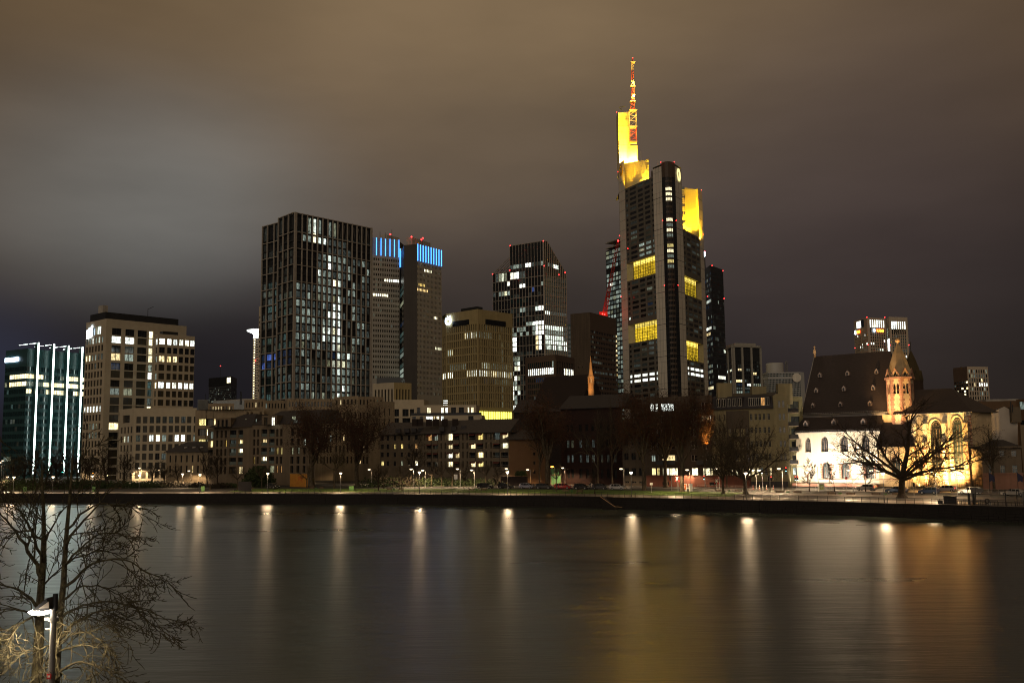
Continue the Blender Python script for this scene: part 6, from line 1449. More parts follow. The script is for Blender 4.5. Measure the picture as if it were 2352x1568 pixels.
# roofs
def roofq(pts,m='church_slate',name='roof'):
 mb = MB();mb.poly([tuple(p) for p in pts]);return ch.part(name,mb,m)
wl = -3.6;zl1 = cz(500,833,wl)
roofq([C3(-.5,.5,zE - .1),C3(uN + .3,.5,zE - .1),C3(uN + .3,wl,zl1),C3(.8,wl,zl1)],name='aisle_roof')
roofq([C3(-.5,-14,zE),C3(-.5,.5,zE - .1),C3(.8,wl,zl1),C3(.8,-14,zl1)],name='aisle_roof')
mb = MB();mb.obox(xy(C3(0,wl,0)),cd,.8,uN + 2,-.2,.05,zl1 - .1,zl1 + .55);ch.part('clerestory_strip',mb,'lead')
mb = MB();mb.tube(C3(-.4,.62,zE + .02),C3(uN + .3,.62,zE + .02),.13,k=6);mb.tube(C3(.7,wl + .35,zl1 + .7),C3(uN + 2,wl + .35,zl1 + .7),.12,k=6);ch.part('gutter',mb,'lead')
mb = MB()
for k in range(46):
 u = .3 + k * (uN) / 46
 for (w_,z_) in ((.55,zE + .18),(wl + .28,zl1 + .86)): p = C3(u,w_,z_);mb.tube(p,p + Vector((0,0,.3)),.03,k=3)
for (w_,z_) in ((.50,zE + .45),(wl + .22,zl1 + 1.12)): mb.tube(C3(.2,w_,z_),C3(uN,w_,z_),.03,k=3)
ch.part('snow_guard',mb,'lead')
wR = -13.;uTL = cuw(312,362,wR);zR = cz(320,362,wR);uTR = cuw(1050,325,wR) ;uE = cuw(985,810,wl);uR = cuw(905,330,wR)
zl2 = zl1 + .6;u0_ = cuw(208,822,wl)
roofq([C3(u0_,wl,zl2),C3(uE,wl,zl2),C3(uR,wR,zR),C3(uTL,wR,zR)]);roofq([C3(u0_,2 * wR - wl,zl2),C3(u0_,wl,zl2),C3(uTL,wR,zR),C3(uTL,wR,zR)][:3]);roofq([C3(uE,2 * wR - wl,zl2),C3(u0_,2 * wR - wl,zl2),C3(uTL,wR,zR),C3(uR,wR,zR)]);roofq([C3(uE,wl,zl2),C3(uE,2 * wR - wl,zl2),C3(uR,wR,zR)])
mb = MB();mb.tube(C3(u0_ - .15,wl + .1,zl2),C3(uTL - .15,wR,zR),.14,k=5);ch.part('verge_trim',mb,'lead')
mb = MB();p = C3(uTL,wR,zR);mb.lathe(p,[(.35,-.4),(.3,.8),(.5,1.0),(.15,2.2),(.3,2.6),(0,3.0)],6);ch.part('finial',mb,'spire_stone')
p = C3(.3,wl + .2,zl1 - 2.2);mb = MB();mb.box(p.x - .45,p.x + .45,p.y - .4,p.y + .4,p.z,p.z + 4.6);mb.add([(p.x - .55,p.y - .5,p.z + 4.6),(p.x + .55,p.y - .5,p.z + 4.6),(p.x + .55,p.y + .5,p.z + 4.6),(p.x - .55,p.y + .5,p.z + 4.6),(p.x,p.y,p.z + 6.6)],[(0,1,4),(1,2,4),(2,3,4),(3,0,4)]);ch.part('pinnacle',mb,'church_plaster_old')
# little dormers
dm = MB();s_ = .62
dm.add([(-s_,-.6,0),(s_,-.6,0),(s_,-.6,.95),(0,-.6,1.75),(-s_,-.6,.95),(-s_,1.6,0),(s_,1.6,0),(s_,1.6,.95),(0,1.6,1.75),(-s_,1.6,.95)],[(0,1,2,3,4),(0,4,9,5),(1,6,7,2),(4,3,8,9),(3,2,7,8)])
mat('dormer_wood',(.16,.12,.10),.8);dme = dm.mesh('roof_dormer','dormer_wood')
pn = MB();pn.add([(-.32,-.63,.15),(.32,-.63,.15),(.32,-.63,.85),(0,-.63,1.1),(-.32,-.63,.85)],[(0,1,2,3,4)]);pme = pn.mesh('dormer_louvre','metal_dark')
def on_roof(x,y,lower=False):
 # walk the ray until it meets the roof plane
 if lower: a,b_,c_ = C3(0,.5,zE),C3(20,.5,zE),C3(0,wl,zl1)
 else: a,b_,c_ = C3(0,wl,zl2),C3(20,wl,zl2),C3(0,wR,zR)
 n_ = (b_ - a).cross(c_ - a);o0 = Vector((0,0,HC));d = ray(*Q('a8',x,y));return o0 + d * ((a - o0).dot(n_) / d.dot(n_))
for x,y,low in ((355,528,0),(572,514,0),(800,500,0),(327,648,0),(543,635,0),(773,626,0),(300,766,0),(517,757,0),(748,750,0),(246,912,1),(467,900,1),(697,896,1)):
 p = on_roof(x,y,low)
 o = bpy.data.objects.new('roof_dormer',dme);COL.objects.link(o);o.parent = ch.root;o.location = p - ch.root.location;o.rotation_euler = (0,0,atan2(cd[1],cd[0]));o.scale = (.95,) * 3 if low else (.8,) * 3
 q = bpy.data.objects.new('dormer_louvre',pme);COL.objects.link(q);q.parent = o
# stone tower
tw = -1.8;uc = (cuw(858,640,tw) + cuw(1045,640,tw)) / 2;rT = (cuw(1045,640,tw) - cuw(858,640,tw)) / 2 * 1.02
tc = C3(uc,tw - rT,0);zt0 = ZC;ztc = cz(950,535,tw);zap = cz(930,262,tw - rT)
def octp(r,k,ph=22.5): a = radians(ph + 45 * k) + atan2(cd[1],cd[0]);return (tc.x + cos(a) * r,tc.y + sin(a) * r)
zbel0,zbel1 = cz(950,655,tw),cz(950,575,tw)
for k in range(8):
 A = octp(rT / cos(pi / 8),k);B = octp(rT / cos(pi / 8),k + 1);L,d = unit(A,B)
 ang = atan2(d[1],d[0]);PO = lambda u,z,dd=0,A=A,d=d: (A[0] + d[0] * u - d[1] * dd,A[1] + d[1] * u + d[0] * dd,z)
 PO2 = lambda u,z,dd=0,A=A,d=d: (A[0] + d[0] * u + (-d[1]) * dd,A[1] + d[1] * u + d[0] * dd,z)
 wall_arch(0,L,0,zt0,ztc,[(L / 2 - L * .17,zbel0,L * .26,zbel1 - zbel0,.6,1,'glass_dark' ,'belfry_opening'),(L / 2 + L * .17,zbel0,L * .26,zbel1 - zbel0,.6,1,'glass_dark','belfry_opening')],'church_plaster_old',.5,ang=ang,PO=PO2,rev='red_sandstone')
 # quoins
 mb = MB();z = zt0 + 14;i = 0
 while z < ztc - .5:
  w_ = (.75,.45)[i % 2] * rr.uniform(.85,1.15);mb.obox(A,d,-.02,w_,-.01,.05,z + .02,z + .58);mb.obox(A,d,L - w_ * .8,L + .02,-.01,.05,z + .02,z + .58);z += .6;i += 1
 ch.part('quoins',mb,'red_sandstone')
 # gablet over each face
 m_ = (Vector(A) + Vector(B)) / 2;g = MB();o1 = .25;g.add([(A[0],A[1],ztc + .4),(B[0],B[1],ztc + .4),(m_.x,m_.y,ztc + 2.5),(m_.x + (tc.x - m_.x) * .3,m_.y + (tc.y - m_.y) * .3,ztc + 2.6)],[(0,1,2),(0,2,3),(2,1,3)]);g2 = ch.part('gablet',g,'spire_slab')
 g = MB();n2 = Vector((d[1],-d[0]));g.add([(A[0] * .7 + B[0] * .3 + n2.x * .03,A[1] * .7 + B[1] * .3 + n2.y * .03,ztc + .5),(B[0] * .7 + A[0] * .3 + n2.x * .03,B[1] * .7 + A[1] * .3 + n2.y * .03,ztc + .5),(m_.x + n2.x * .03,m_.y + n2.y * .03,ztc + 1.9)],[(0,1,2)]);g.build('gablet_opening','glass_dark',g2)
 g = MB();g.tube((A[0] + n2.x * .1,A[1] + n2.y * .1,ztc + .4),(m_.x + n2.x * .1,m_.y + n2.y * .1,ztc + 2.6),.14,k=4);g.tube((B[0] + n2.x * .1,B[1] + n2.y * .1,ztc + .4),(m_.x + n2.x * .1,m_.y + n2.y * .1,ztc + 2.6),.14,k=4);g.build('gablet_moulding','red_sandstone',g2)
mb = MB();rr8 = rT / cos(pi / 8)
mb.prism([octp(rr8 + .45,k) for k in range(8)],ztc - .1,ztc + .38);ch.part('tower_cornice',mb,'red_sandstone')
mb = MB();ring = lambda r,z: [(octp(r,k,0)[0],octp(r,k,0)[1],z) for k in range(8)]
Hs = zap - ztc
lv = [ring(rr8 * .97,ztc + .35),ring(rr8 * .86,ztc + .24 * Hs),ring(rr8 * .68,ztc + .46 * Hs),ring(rr8 * .42,ztc + .72 * Hs),ring(rr8 * .07,zap)]
for i in range(4):
 for k in range(8): mb.quad(lv[i][k],lv[i][(k + 1) % 8],lv[i + 1][(k + 1) % 8],lv[i + 1][k])
ch.part('spire',mb,'spire_slab')
mb = MB();mb.lathe((tc.x,tc.y,zap),[(.2,-.3),(.28,0),(.3,.15)],8);mb.lathe((tc.x,tc.y,zap + .7),[(0,-.65),(.5,-.4),(.68,0),(.5,.4),(0,.65)],10);ch.part('ball',mb,'spire_stone')
mb = MB();mb.tube((tc.x,tc.y,zap + 1.3),(tc.x,tc.y,zap + 2.9),.08,k=5);mb.add([(tc.x - .7,tc.y,zap + 2.9),(tc.x - .1,tc.y,zap + 2.7),(tc.x + .6,tc.y,zap + 3.0),(tc.x + .8,tc.y,zap + 3.6),(tc.x + .2,tc.y,zap + 3.3),(tc.x - .4,tc.y,zap + 3.8)],[(0,1,2,3,4,5)]);ch.part('weathercock',mb,'metal_dark')
# second tower behind, its lack of floodlight put into darker stone colours
t2 = QP('a8',1110,560,262);r2 = QP('a8',1188,560,262).x - t2.x;z20 = 20;z2c = QP('a8',1110,548,262).z;z2a = QP('a8',1078,312,262).z
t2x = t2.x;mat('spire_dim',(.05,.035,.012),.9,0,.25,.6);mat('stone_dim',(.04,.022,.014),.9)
mb = MB();P8 = lambda r,z,ph=0.: [(t2x + cos(radians(ph + 45 * k)) * r,262 + r2 + sin(radians(ph + 45 * k)) * r,z) for k in range(8)]
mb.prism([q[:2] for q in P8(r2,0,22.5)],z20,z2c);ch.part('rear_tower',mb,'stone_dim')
mb = MB();H2 = z2a - z2c
lv = [P8(r2 * .98,z2c),P8(r2 * .86,z2c + .24 * H2),P8(r2 * .68,z2c + .46 * H2),P8(r2 * .4,z2c + .73 * H2),P8(.15,z2a)]
for i in range(4):
 for k in range(8): mb.quad(lv[i][k],lv[i][(k + 1) % 8],lv[i + 1][(k + 1) % 8],lv[i + 1][k])
for k in range(8):
 a,c_ = P8(r2 * 1.05,z2c,22.5)[k],P8(r2 * 1.05,z2c,22.5)[(k + 1) % 8];m_ = ((a[0] + c_[0]) / 2,(a[1] + c_[1]) / 2,z2c + 2.6);mb.add([a,c_,m_,(m_[0] * .6 + t2x * .4,m_[1] * .6 + (262 + r2) * .4,z2c + 2.7)],[(0,1,2),(0,2,3),(2,1,3)])
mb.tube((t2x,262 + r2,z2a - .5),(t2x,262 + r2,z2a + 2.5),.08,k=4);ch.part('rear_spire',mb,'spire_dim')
# choir
uC0 = cu(1075);uC1 = CL;zCe = cz(1400,806);ang = atan2(cd[1],cd[0])
cw = [(cu(1255,1050),cz(1255,1250),cu(1305,1050) - cu(1208,1050),cz(1255,862) - cz(1255,1250),2.6,4,'church_glass','window'),(cu(1425,1050),cz(1425,1250),cu(1465,1050) - cu(1385,1050),cz(1425,835) - cz(1425,1250),2.4,3,'church_glass_lit_tint','window')]
wall_arch(uC0,uC1,-1.0,ZC,zCe,cw,'church_plaster',.8,rev='church_plaster')
for q in cw:
 g = MB();ol = arch_pts(q[2] + .5,q[3] + .3,q[4] + .2);pr = None
 for x,zz in [(-(q[2] + .5) / 2,0)] + ol + [((q[2] + .5) / 2,0)]:
  p = C3(q[0] + x,-.95,q[1] + zz)
  if pr is not None: g.tube(pr,p,.16,k=4,cap=False)
  pr = p
 ch.part('window_surround',g,'church_plaster_old')
ch.plain(C3(uC1,-1,0),C3(uC1 + 2.5,-9,0),ZC,zCe,'church_plaster_old')
for x in (1100,1215 - 28,1338,1508):
 u = cu(x,1100);mb = MB();mb.obox(xy(CA),cd,u - .55,u + .55,-1.0,1.4,ZC,zCe - 7);mb.obox(xy(CA),cd,u - .5,u + .5,-1.0,.5,zCe - 7,zCe - 2.4)
 a = [C3(u - .5,.5,zCe - 2.4),C3(u + .5,.5,zCe - 2.4),C3(u + .5,-1,zCe - .8),C3(u - .5,-1,zCe - .8)];mb.poly([tuple(p) for p in a]);a = [C3(u - .55,1.4,zCe - 7),C3(u + .55,1.4,zCe - 7),C3(u + .55,.5,zCe - 5.6),C3(u - .55,.5,zCe - 5.6)];mb.poly([tuple(p) for p in a]);bt = ch.part('buttress',mb,'church_plaster' if x != 1508 else 'church_plaster_old')
 g = MB();z = ZC + .3;i = 0
 while z < zCe - 7.5:
  w_ = (.30,.18)[i % 2] * rr.uniform(.8,1.2);g.obox(xy(CA),cd,u - .57,u - .57 + w_ * 2,1.37,1.43,z,z + .5);g.obox(xy(CA),cd,u + .57 - w_ * 1.6,u + .57,1.37,1.43,z,z + .5);z += .62;i += 1
 g.build('quoins','red_sandstone',bt)
g = MB();z = ZC;i = 0
while z < zCe - 1:
 w_ = (1.1,.55)[i % 2] * rr.uniform(.8,1.1);g.obox(xy(CA),cd,uC1 - w_,uC1 + .03,-1.02,-.94,z,z + .6);z += .75;i += 1
ch.part('quoins',g,'red_sandstone')
mb = MB();zz = cz(1400,1256);mb.obox(xy(CA),cd,uC0,uC1,-1,-.7,zz - .15,zz + .1);ch.part('string_course',mb,'stone_tracery')
mb = MB();mb.tube(C3(cu(1490,1000),-.75,zCe),C3(cu(1490,1000),-.75,ZC),.09,k=5);ch.part('downpipe',mb,'metal_dark')
# choir roof
wq = -9.;zq = cz(1385,612,wq);uq0 = cuw(1040,625,wq);uq1 = cuw(1385,612,wq);zqe = zCe + .1
roofq([C3(uE - 1,-.6,zqe),C3(uC1 + .5,-.6,zqe),C3(uq1,wq,zq),C3(uE - 1,wq,zq)],name='choir_roof');roofq([C3(uC1 + .5,-.6,zqe),C3(uC1 + 4.3,-9,zqe),C3(uq1,wq,zq)],name='choir_roof');roofq([C3(uC1 + 4.3,-9,zqe),C3(uC1,-17.5,zqe),C3(uq1,wq,zq)],name='choir_roof');roofq([C3(uC1,-17.5,zqe),C3(uE - 1,-17.5,zqe),C3(uE - 1,wq,zq),C3(uq1,wq,zq)],name='choir_roof')
mb = MB();mb.tube(C3(uE,-.5,zqe),C3(uC1 + .4,-.5,zqe),.13,k=5);ch.part('gutter',mb,'lead')
# chapel between: lower, forward, with dark lean-to roof
wch = 2.2;uc0,uc1 = uN,cuw(1090,1200,wch);zch = cz(950,1072,wch)
wall_arch(uc0,uc1,wch,ZC,zch,[(cuw(948,1220,wch),cz(948,1290,wch),2.1,cz(948,1145,wch) - cz(948,1290,wch),1.4,3,'church_glass_lit_tint','window')],'church_plaster_old',.6,rev='red_sandstone')
ch.plain(C3(uc0,0,0),C3(uc0,wch,0),ZC,zch,'church_plaster');ch.plain(C3(uc1,wch,0),C3(uc1,-1,0),ZC,zch,'church_plaster')
ztop = cz(950,878,-2.5)
roofq([C3(uc0 - .4,wch + .5,zch),C3(uc1 + .5,wch + .5,zch),C3(uc1 - 1.8,-2.2,ztop),C3(uc0 - .2,-2.2,ztop)],name='chapel_roof');roofq([C3(uc1 + .5,wch + .5,zch),C3(uc1 + .5,-2.2,zch),C3(uc1 - 1.8,-2.2,ztop)],name='chapel_roof');roofq([C3(uc0 - .4,-2.2,zch),C3(uc0 - .4,wch + .5,zch),C3(uc0 - .2,-2.2,ztop)],name='chapel_roof')
mb = MB();zz = cz(950,1330,wch);mb.obox(xy(C3(0,wch,0)),cd,uc0,uc1,0,.15,zz,zz + .2);ch.part('string_course',mb,'red_sandstone')
uw = cu(1125);mb = MB();mb.obox(xy(CA),cd,uw - .75,uw + .75,-.96,-.9,cz(1125,1300),cz(1125,1150));o = ch.part('window',mb,'church_glass_lit_tint')
g = MB()
for k in (-.75,0,.7): g.obox(xy(CA),cd,uw + k,uw + k + .07,-.9,-.84,cz(1125,1300),cz(1125,1150))
g.build('mullions','frame_dark',o)
zt_ = cz(1000,822,-2)
ch.plain(C3(uN,-2.4,0),C3(uC0 + 1,-2.4,0),ZC,zCe + .2,'church_plaster_old')
ch.finish()
# floodlights at the foot of the church
def fl(u,w,z,u2,z2,pw,colr=(1,.80,.50),cone=110): lamp(C3(u,w,z),pw,colr,.35,'SPOT',C3(u2,0,z2),cone,.9)
for u in (3.5,10.5,17.5): fl(u,10,ZC + .4,u + 1,ZC + 9,17000,(1,.86,.68),118)
for u,pw in ((uc1 + 2,30000),(uC1 - 4.2,70000),(uc1 + 7,24000)): fl(u,5.5,ZC + .4,u,ZC + 10,pw,(1,.57,.17),125)
fl(uc0 + 5,8,ZC + .4,uc0 + 5,ZC + 3,2200,(1,.70,.36),100)
fl(uC1 - 1,7,ZC + .4,uC1 - 2,ZC + 15,6000,(1,.70,.22),80)
lamp(C3(uc - 6,9.0,zch + 3),27000,(1,.58,.22),.4,'SPOT',(tc.x,tc.y,zbel0 + 3),62,.6)
lamp(C3(uc + 3,3.2,zch + 5.8),5500,(1,.62,.26),.3,'SPOT',(tc.x,tc.y,zbel0),75,.6)
# ------------------------------------------------------------------ trees
def bark(name,c1,c2,sc_=6):
 m = bpy.data.materials.new(name);m.use_nodes = True;t = m.node_tree;b_ = t.nodes['Principled BSDF'];b_.inputs['Roughness'].default_value = .9;b_.inputs['Specular IOR Level'].default_value = .2
 tc_ = N('ShaderNodeTexCoord',t);mp_ = N('ShaderNodeMapping',t);mp_.inputs['Scale'].default_value = (1,1,.45);lk(tc_.outputs['Object'],mp_.inputs[0],t)
 n_ = N('ShaderNodeTexNoise',t);n_.inputs['Scale'].default_value = sc_;n_.inputs['Detail'].default_value = 6;n_.inputs['Roughness'].default_value = .7;lk(mp_.outputs[0],n_.inputs['Vector'],t)
 r_ = N('ShaderNodeValToRGB',t);r_.color_ramp.elements[0].position = .38;r_.color_ramp.elements[0].color = tuple(c1) + (1,);r_.color_ramp.elements[1].position = .64;r_.color_ramp.elements[1].color = tuple(c2) + (1,);lk(n_.outputs['Fac'],r_.inputs[0],t);lk(r_.outputs[0],b_.inputs['Base Color'],t)
 bp = N('ShaderNodeBump',t);bp.inputs['Strength'].default_value = .6;bp.inputs['Distance'].default_value = .04;lk(n_.outputs['Fac'],bp.inputs['Height'],t);lk(bp.outputs[0],b_.inputs['Normal'],t);MT[name] = m
bark('bark_plane',(.03,.022,.014),(.11,.085,.055),3);bark('bark_dark',(.022,.015,.010),(.05,.036,.024),6);bark('bark_moss',(.026,.021,.015),(.105,.088,.045),9)
mat('leaf_brown',(.040,.016,.007),.85,0,.5,.5);mat('leaf_russet',(.055,.020,.006),.85,0,.5,.5)
mat('leaf_dull',(.026,.019,.009),.85,0,.5,.5);mat('leaf_green',(.03,.045,.012),.85,0,.5,.5)
def rot_to(d,ang,az):
 a = d.orthogonal().normalized();b_ = d.cross(a);return (d * cos(ang) + (a * cos(az) + b_ * sin(az)) * sin(ang)).normalized()
class Tree:
 def __init__(s,seed): s.r = random.Random(seed);s.big = MB();s.small = MB();s.leaf = MB();s.tips = []
 def branch(s,p,d,L,rad,lev,P):
  r = s.r;rad = max(rad,P.get('minr',0));n = P['seg'][lev];pts = [p];rs = [rad];dd = d.copy();cur = p.copy();step = L / n;dirs = [dd.copy()]
  for i in range(n):
   dd = (dd + Vector((r.gauss(0,1),r.gauss(0,1),r.gauss(0,1))) * P['wob'][lev] + Vector((0,0,1)) * P['up'][lev]).normalized()
   cur = cur + dd * step;pts.append(cur.copy());dirs.append(dd.copy());rs.append(rad * (1 - (1 - P['taper'][lev]) * (i + 1) / n))
  k = P['sides'][lev];(s.big if lev < 2 else s.small).path(pts,rs,k)
  if lev + 1 >= len(P['n']):
   s.tips.append((pts[-1],dd));s.tips.append((pts[len(pts) // 2],dd));return
  nch = P['n'][lev + 1];nch = max(1,int(round(nch * r.uniform(.8,1.2))));t0 = P['t0'][lev];az = r.uniform(0,6.28)
  for c in range(nch):
   t = t0 + (1 - t0) * (c + r.uniform(.2,.9)) / nch;f = min(t,.999) * n;i = int(f);q = pts[i].lerp(pts[i + 1],f - i);az += 2.4 + r.uniform(-.5,.5)
   nd = rot_to(dirs[i + 1],P['ang'][lev] * r.uniform(.7,1.25),az);Lc = P['len'][lev + 1] * L * (1 - P['fall'] * (t - t0) / (1 - t0 + 1e-6)) * r.uniform(.75,1.2)
   s.branch(q,nd,Lc,min(rs[i] * .75,rad * P['rr'][lev]),lev + 1,P)
  if lev > 0 or P.get('lead'):
   s.branch(pts[-1],dirs[-1],L * P['len'][lev + 1] * .9,rs[-1] * .95,lev + 1,P)
 def leaves(s,n,size,spread):
  r = s.r
  for i in range(n):
   p,d = r.choice(s.tips);c = p + Vector((r.gauss(0,spread),r.gauss(0,spread),r.gauss(0,spread)));e = Vector((r.uniform(-1,1),r.uniform(-1,1),r.uniform(-1,1))).normalized();f = e.orthogonal().normalized();h = size * r.uniform(.6,1.3)
   s.leaf.poly([tuple(c - e * h * .5),tuple(c + f * h * .35),tuple(c + e * h * .5),tuple(c - f * h * .35)])
PRM = {  # minr keeps the finest twigs thick enough to carry buds and old leaves
 'plane': dict(minr=.022,n=[1,5,5,6,5],seg=[4,5,4,3,2],wob=[.04,.12,.16,.2,.2],up=[.02,.09,.05,.02,.0],taper=[.7,.45,.4,.4,.4],sides=[8,6,5,3,3],t0=[.55,.3,.2,.15],ang=[.62,.75,.8,.8],len=[1,1.15,.50,.5,.42],rr=[.55,.5,.45,.5],fall=.35,lead=1),
 'wide': dict(minr=.022,n=[1,8,7,7,6],seg=[3,7,5,3,2],wob=[.03,.09,.15,.2,.2],up=[.0,.03,.03,.02,.0],taper=[.8,.35,.35,.4,.4],sides=[9,7,5,3,3],t0=[.75,.25,.15,.12],ang=[1.02,.65,.75,.8],len=[1,3.0,.38,.5,.42],rr=[.50,.45,.45,.5],fall=.1,lead=1),
 'winter': dict(minr=.024,n=[1,9,6,6,4],seg=[6,5,4,3,2],wob=[.05,.12,.14,.2,.2],up=[.02,.14,.08,.03,.0],taper=[.35,.4,.4,.4,.4],sides=[7,5,4,3,3],t0=[.28,.25,.2,.15],ang=[.75,.7,.75,.8],len=[1,.42,.48,.5,.45],rr=[.42,.5,.5,.5],fall=.35,lead=1),
 'pollard': dict(n=[1,6,4,9,3],seg=[3,4,3,4,2],wob=[.03,.14,.2,.10,.15],up=[.0,.03,.06,.10,.02],taper=[.85,.6,.8,.4,.4],sides=[7,6,5,3,3],t0=[.85,.5,.7,.5],ang=[1.15,.8,1.0,.5],len=[1,.85,.45,.75,.45],rr=[.55,.6,.35,.5],fall=.1,lead=0),
}
PROTO = {}
def proto(key,kind,seed,trunkL,rad,leaf=None,nleaf=0,lsize=.3,lspread=.35,barkm='bark_dark'):
 t = Tree(seed);P = PRM[kind];t.branch(Vector((0,0,0)),Vector((0,0,1)),trunkL,rad,0,P)
 # root flare
 t.big.lathe((0,0,-.1),[(rad * 1.7,0),(rad * 1.25,.35),(rad * 1.02,.9)],8)
 zs = [v[2] for v in t.small.v];H = max(zs);xs_ = [hypot(v[0],v[1]) for v in t.small.v];xs_.sort();Wd = xs_[int(len(xs_) * .985)]
 if nleaf: t.leaves(nleaf,lsize,lspread)
 PROTO[key] = dict(big=t.big.mesh('trunk',barkm),small=t.small.mesh('branches',barkm),leaf=t.leaf.mesh('leaves',leaf) if nleaf else None,H=H,W=Wd)
 NTRI[0] += len(t.small.f) * 2
proto('plane1','plane',1,9,.55,'leaf_brown',14000,.25,1.0,'bark_plane');proto('plane2','plane',4,10,.55,'leaf_dull',4500,.25,.8,'bark_plane')
proto('plane3','plane',9,9,.6,'leaf_russet',14000,.26,1.1,'bark_plane')
proto('wide1','wide',3,4.6,.58,'leaf_dull',1800,.22,.3,'bark_dark');proto('wide2','wide',14,4.2,.6,'leaf_dull',1800,.24,.3,'bark_plane')
proto('winter1','winter',5,12,.32);proto('winter2','winter',6,12,.30,'leaf_dull',700,.25,.3)
proto('pollard1','pollard',7,3.2,.22,barkm='bark_plane');proto('pollard2','pollard',8,3.2,.22,barkm='bark_plane');proto('young','winter',12,5,.10)
def tree(key,n,x,y,ytop,halfw,label,z=3.15,yaw=None,group=None,dist=None,cat='tree',name='bare_tree',leaves=True):
 p = QG(n,x,y,z) if dist is None else Vector(tuple(QP(n,x,y,dist)[:2]) + (z,))
 if dist is not None: p = QP(n,x,y,dist);p.z = z
 d = p.y;s = ZO[n][2] * K / FPX * d;top = QP(n,x,ytop,d).z;pr = PROTO[key];sz = (top - z) / pr['H'];sx = halfw * s / pr['W'];rd = random.Random(int(x * 7 + y))
 rt = thing(name,label,cat,(p.x,p.y,z - .03),rd.uniform(0,6.28) if yaw is None else yaw,group);rt.scale = (sx,sx,sz)
 for nm,k in (('trunk','big'),('branches','small'),('leaves','leaf')):
  if pr[k] is None or (k == 'leaf' and not leaves): continue
  o = bpy.data.objects.new(nm,pr[k]);COL.objects.link(o);o.parent = rt
  if k != 'big': o['kind'] = 'stuff'
 return rt
T = tree
# along the lawn and the street, left to right
T('winter1','c8',30,930,640,200,'bare tree beside the lit kiosk wall at the far left edge',dist=330)
lefts = [('winter2',150,860,520,170,300),('winter1',260,870,430,200,330),('winter2',400,870,380,190,320),('winter1',520,860,420,180,345),('winter2',640,860,470,170,330),('winter1',800,850,330,190,310),('winter2',890,850,390,150,325),('winter1',960,850,470,130,335),('winter2',1030,850,520,120,350)]
lt = ['leftmost of the dense dark trees below the teal glass block','second dark tree from the left below the teal glass block','third dark tree from the left below the teal glass block','dark tree just left of the second white light bar','dark tree between the second and third white light bars','tall dark tree in front of the third white light bar','dark tree in front of the fourth white light bar','dark tree between teal glass block and cream tower','thin dark tree before the left corner of the cream tower']
for (k,x,y,yt,hw,dd_),l in zip(lefts,lt): T(k,'b1',x,y,yt,hw,l,dist=dd_,group='dark trees on the left bank')
T('winter1','b1',1243,862,350,270,'large bare spreading tree before the foot of the cream tower',dist=300)
T('winter2','b1',1425,835,440,150,'bare tree right of the large spreading one at the cream tower',dist=330)
T('winter1','b1',1740,850,560,170,'dark round bare tree in front of the low cream office wing',dist=330);T('winter2','b1',1885,845,600,110,'small bare tree just left of the hipped villa',dist=330)
T('winter1','b1',2050,845,590,120,'small bare tree in front of the hipped villa',dist=325);T('pollard1','b1',1140,855,660,70,'small pollarded tree left of the big spreading bare tree',dist=300)
T('winter1','b2',140,1078,620,130,'tall bare tree at the right corner of the hipped villa',dist=310);T('winter2','b2',262,1080,640,120,'tall bare tree before the left end of the roofed apartments',dist=300)
T('pollard2','b2',175,1105,875,95,'small lamplit pollarded tree beside the low shrubs',dist=285)
T('pollard1','b2',485,1147,850,125,'pollarded tree on the lawn, leftmost in front of the roofed apartments',z=2.75,group='pollarded trees on the lawn')
T('pollard2','b2',765,1137,850,125,'pollarded tree beside the big round bush',z=2.8,group='pollarded trees on the lawn');T('pollard1','b2',1280,1147,850,110,'pollarded tree in front of the orange hoarding',z=2.75,group='pollarded trees on the lawn')
T('pollard2','b2',1598,1142,640,185,'round lamplit bare tree on the lawn right of the orange hoarding',z=2.75,name='lamplit_tree')
T('plane1','b2',1345,1035,85,390,'big plane tree with brown leaves before the roofed apartments',dist=290,name='leafy_tree');T('plane1','b2',1862,1035,110,370,'tall forked plane tree with brown leaves, right of the first one',dist=290,yaw=2.1,name='leafy_tree')
T('winter2','b2',2105,1120,830,90,'small bare tree on the lawn left of the pair by the cream lamp',dist=258);T('pollard2','b2',2162,1145,840,90,'slim small tree on the lawn before the balcony apartments left end',z=2.75)
T('pollard1','b3',308,1115,850,110,'small round bare tree on the verge below the left apartment windows',dist=262);T('winter1','b3',395,1040,485,210,'bare winter tree in front of the lit windows of the balcony apartments',dist=285);T('pollard2','b3',448,1132,870,60,'thin small tree beside the lamp post at the street railing',z=2.85)
for i,(x,l) in enumerate(zip((645,765,885,1022,1268,1402),('first pollarded tree from the left in the hedge row below the balconies','second pollarded tree in the hedge row below the balconies','third pollarded tree in the hedge row, behind the white sign post','fourth pollarded tree in the hedge row below the balconies','fifth pollarded tree in the hedge row, above the first parked cars','last pollarded tree of the hedge row, with long twisted arms'))):
 T('pollard1' if i % 2 else 'pollard2','b3',x,1040,815,105,l,dist=283,group='pollarded trees before the balcony apartments')
T('young','b3',1388,1142,930,60,'thin young tree on the lawn between the second and third parked cars',z=2.85);T('young','b3',1022,1150,880,60,'thin young tree on the lawn right of the white sign post',z=2.8)
T('plane3','b3',1985,1052,-10,430,'huge plane tree with double trunk and dim leaves before the green lit garage',dist=272,name='leafy_tree',yaw=.4);T('plane2','b3',1892,1040,120,300,'second trunk plane standing close left of the huge plane tree',dist=280,name='leafy_tree')
T('pollard2','b3',2080,1172,820,95,'small lamplit pollarded tree on the lawn in front of the red car',z=2.7)
T('plane2','b4',1120,1040,150,260,'dark bare plane tree in front of the brick building',dist=270);T('winter2','b4',1085,1187,830,70,'thin leaning young tree on the lawn beside the two standing people',z=2.7,name='young_tree')
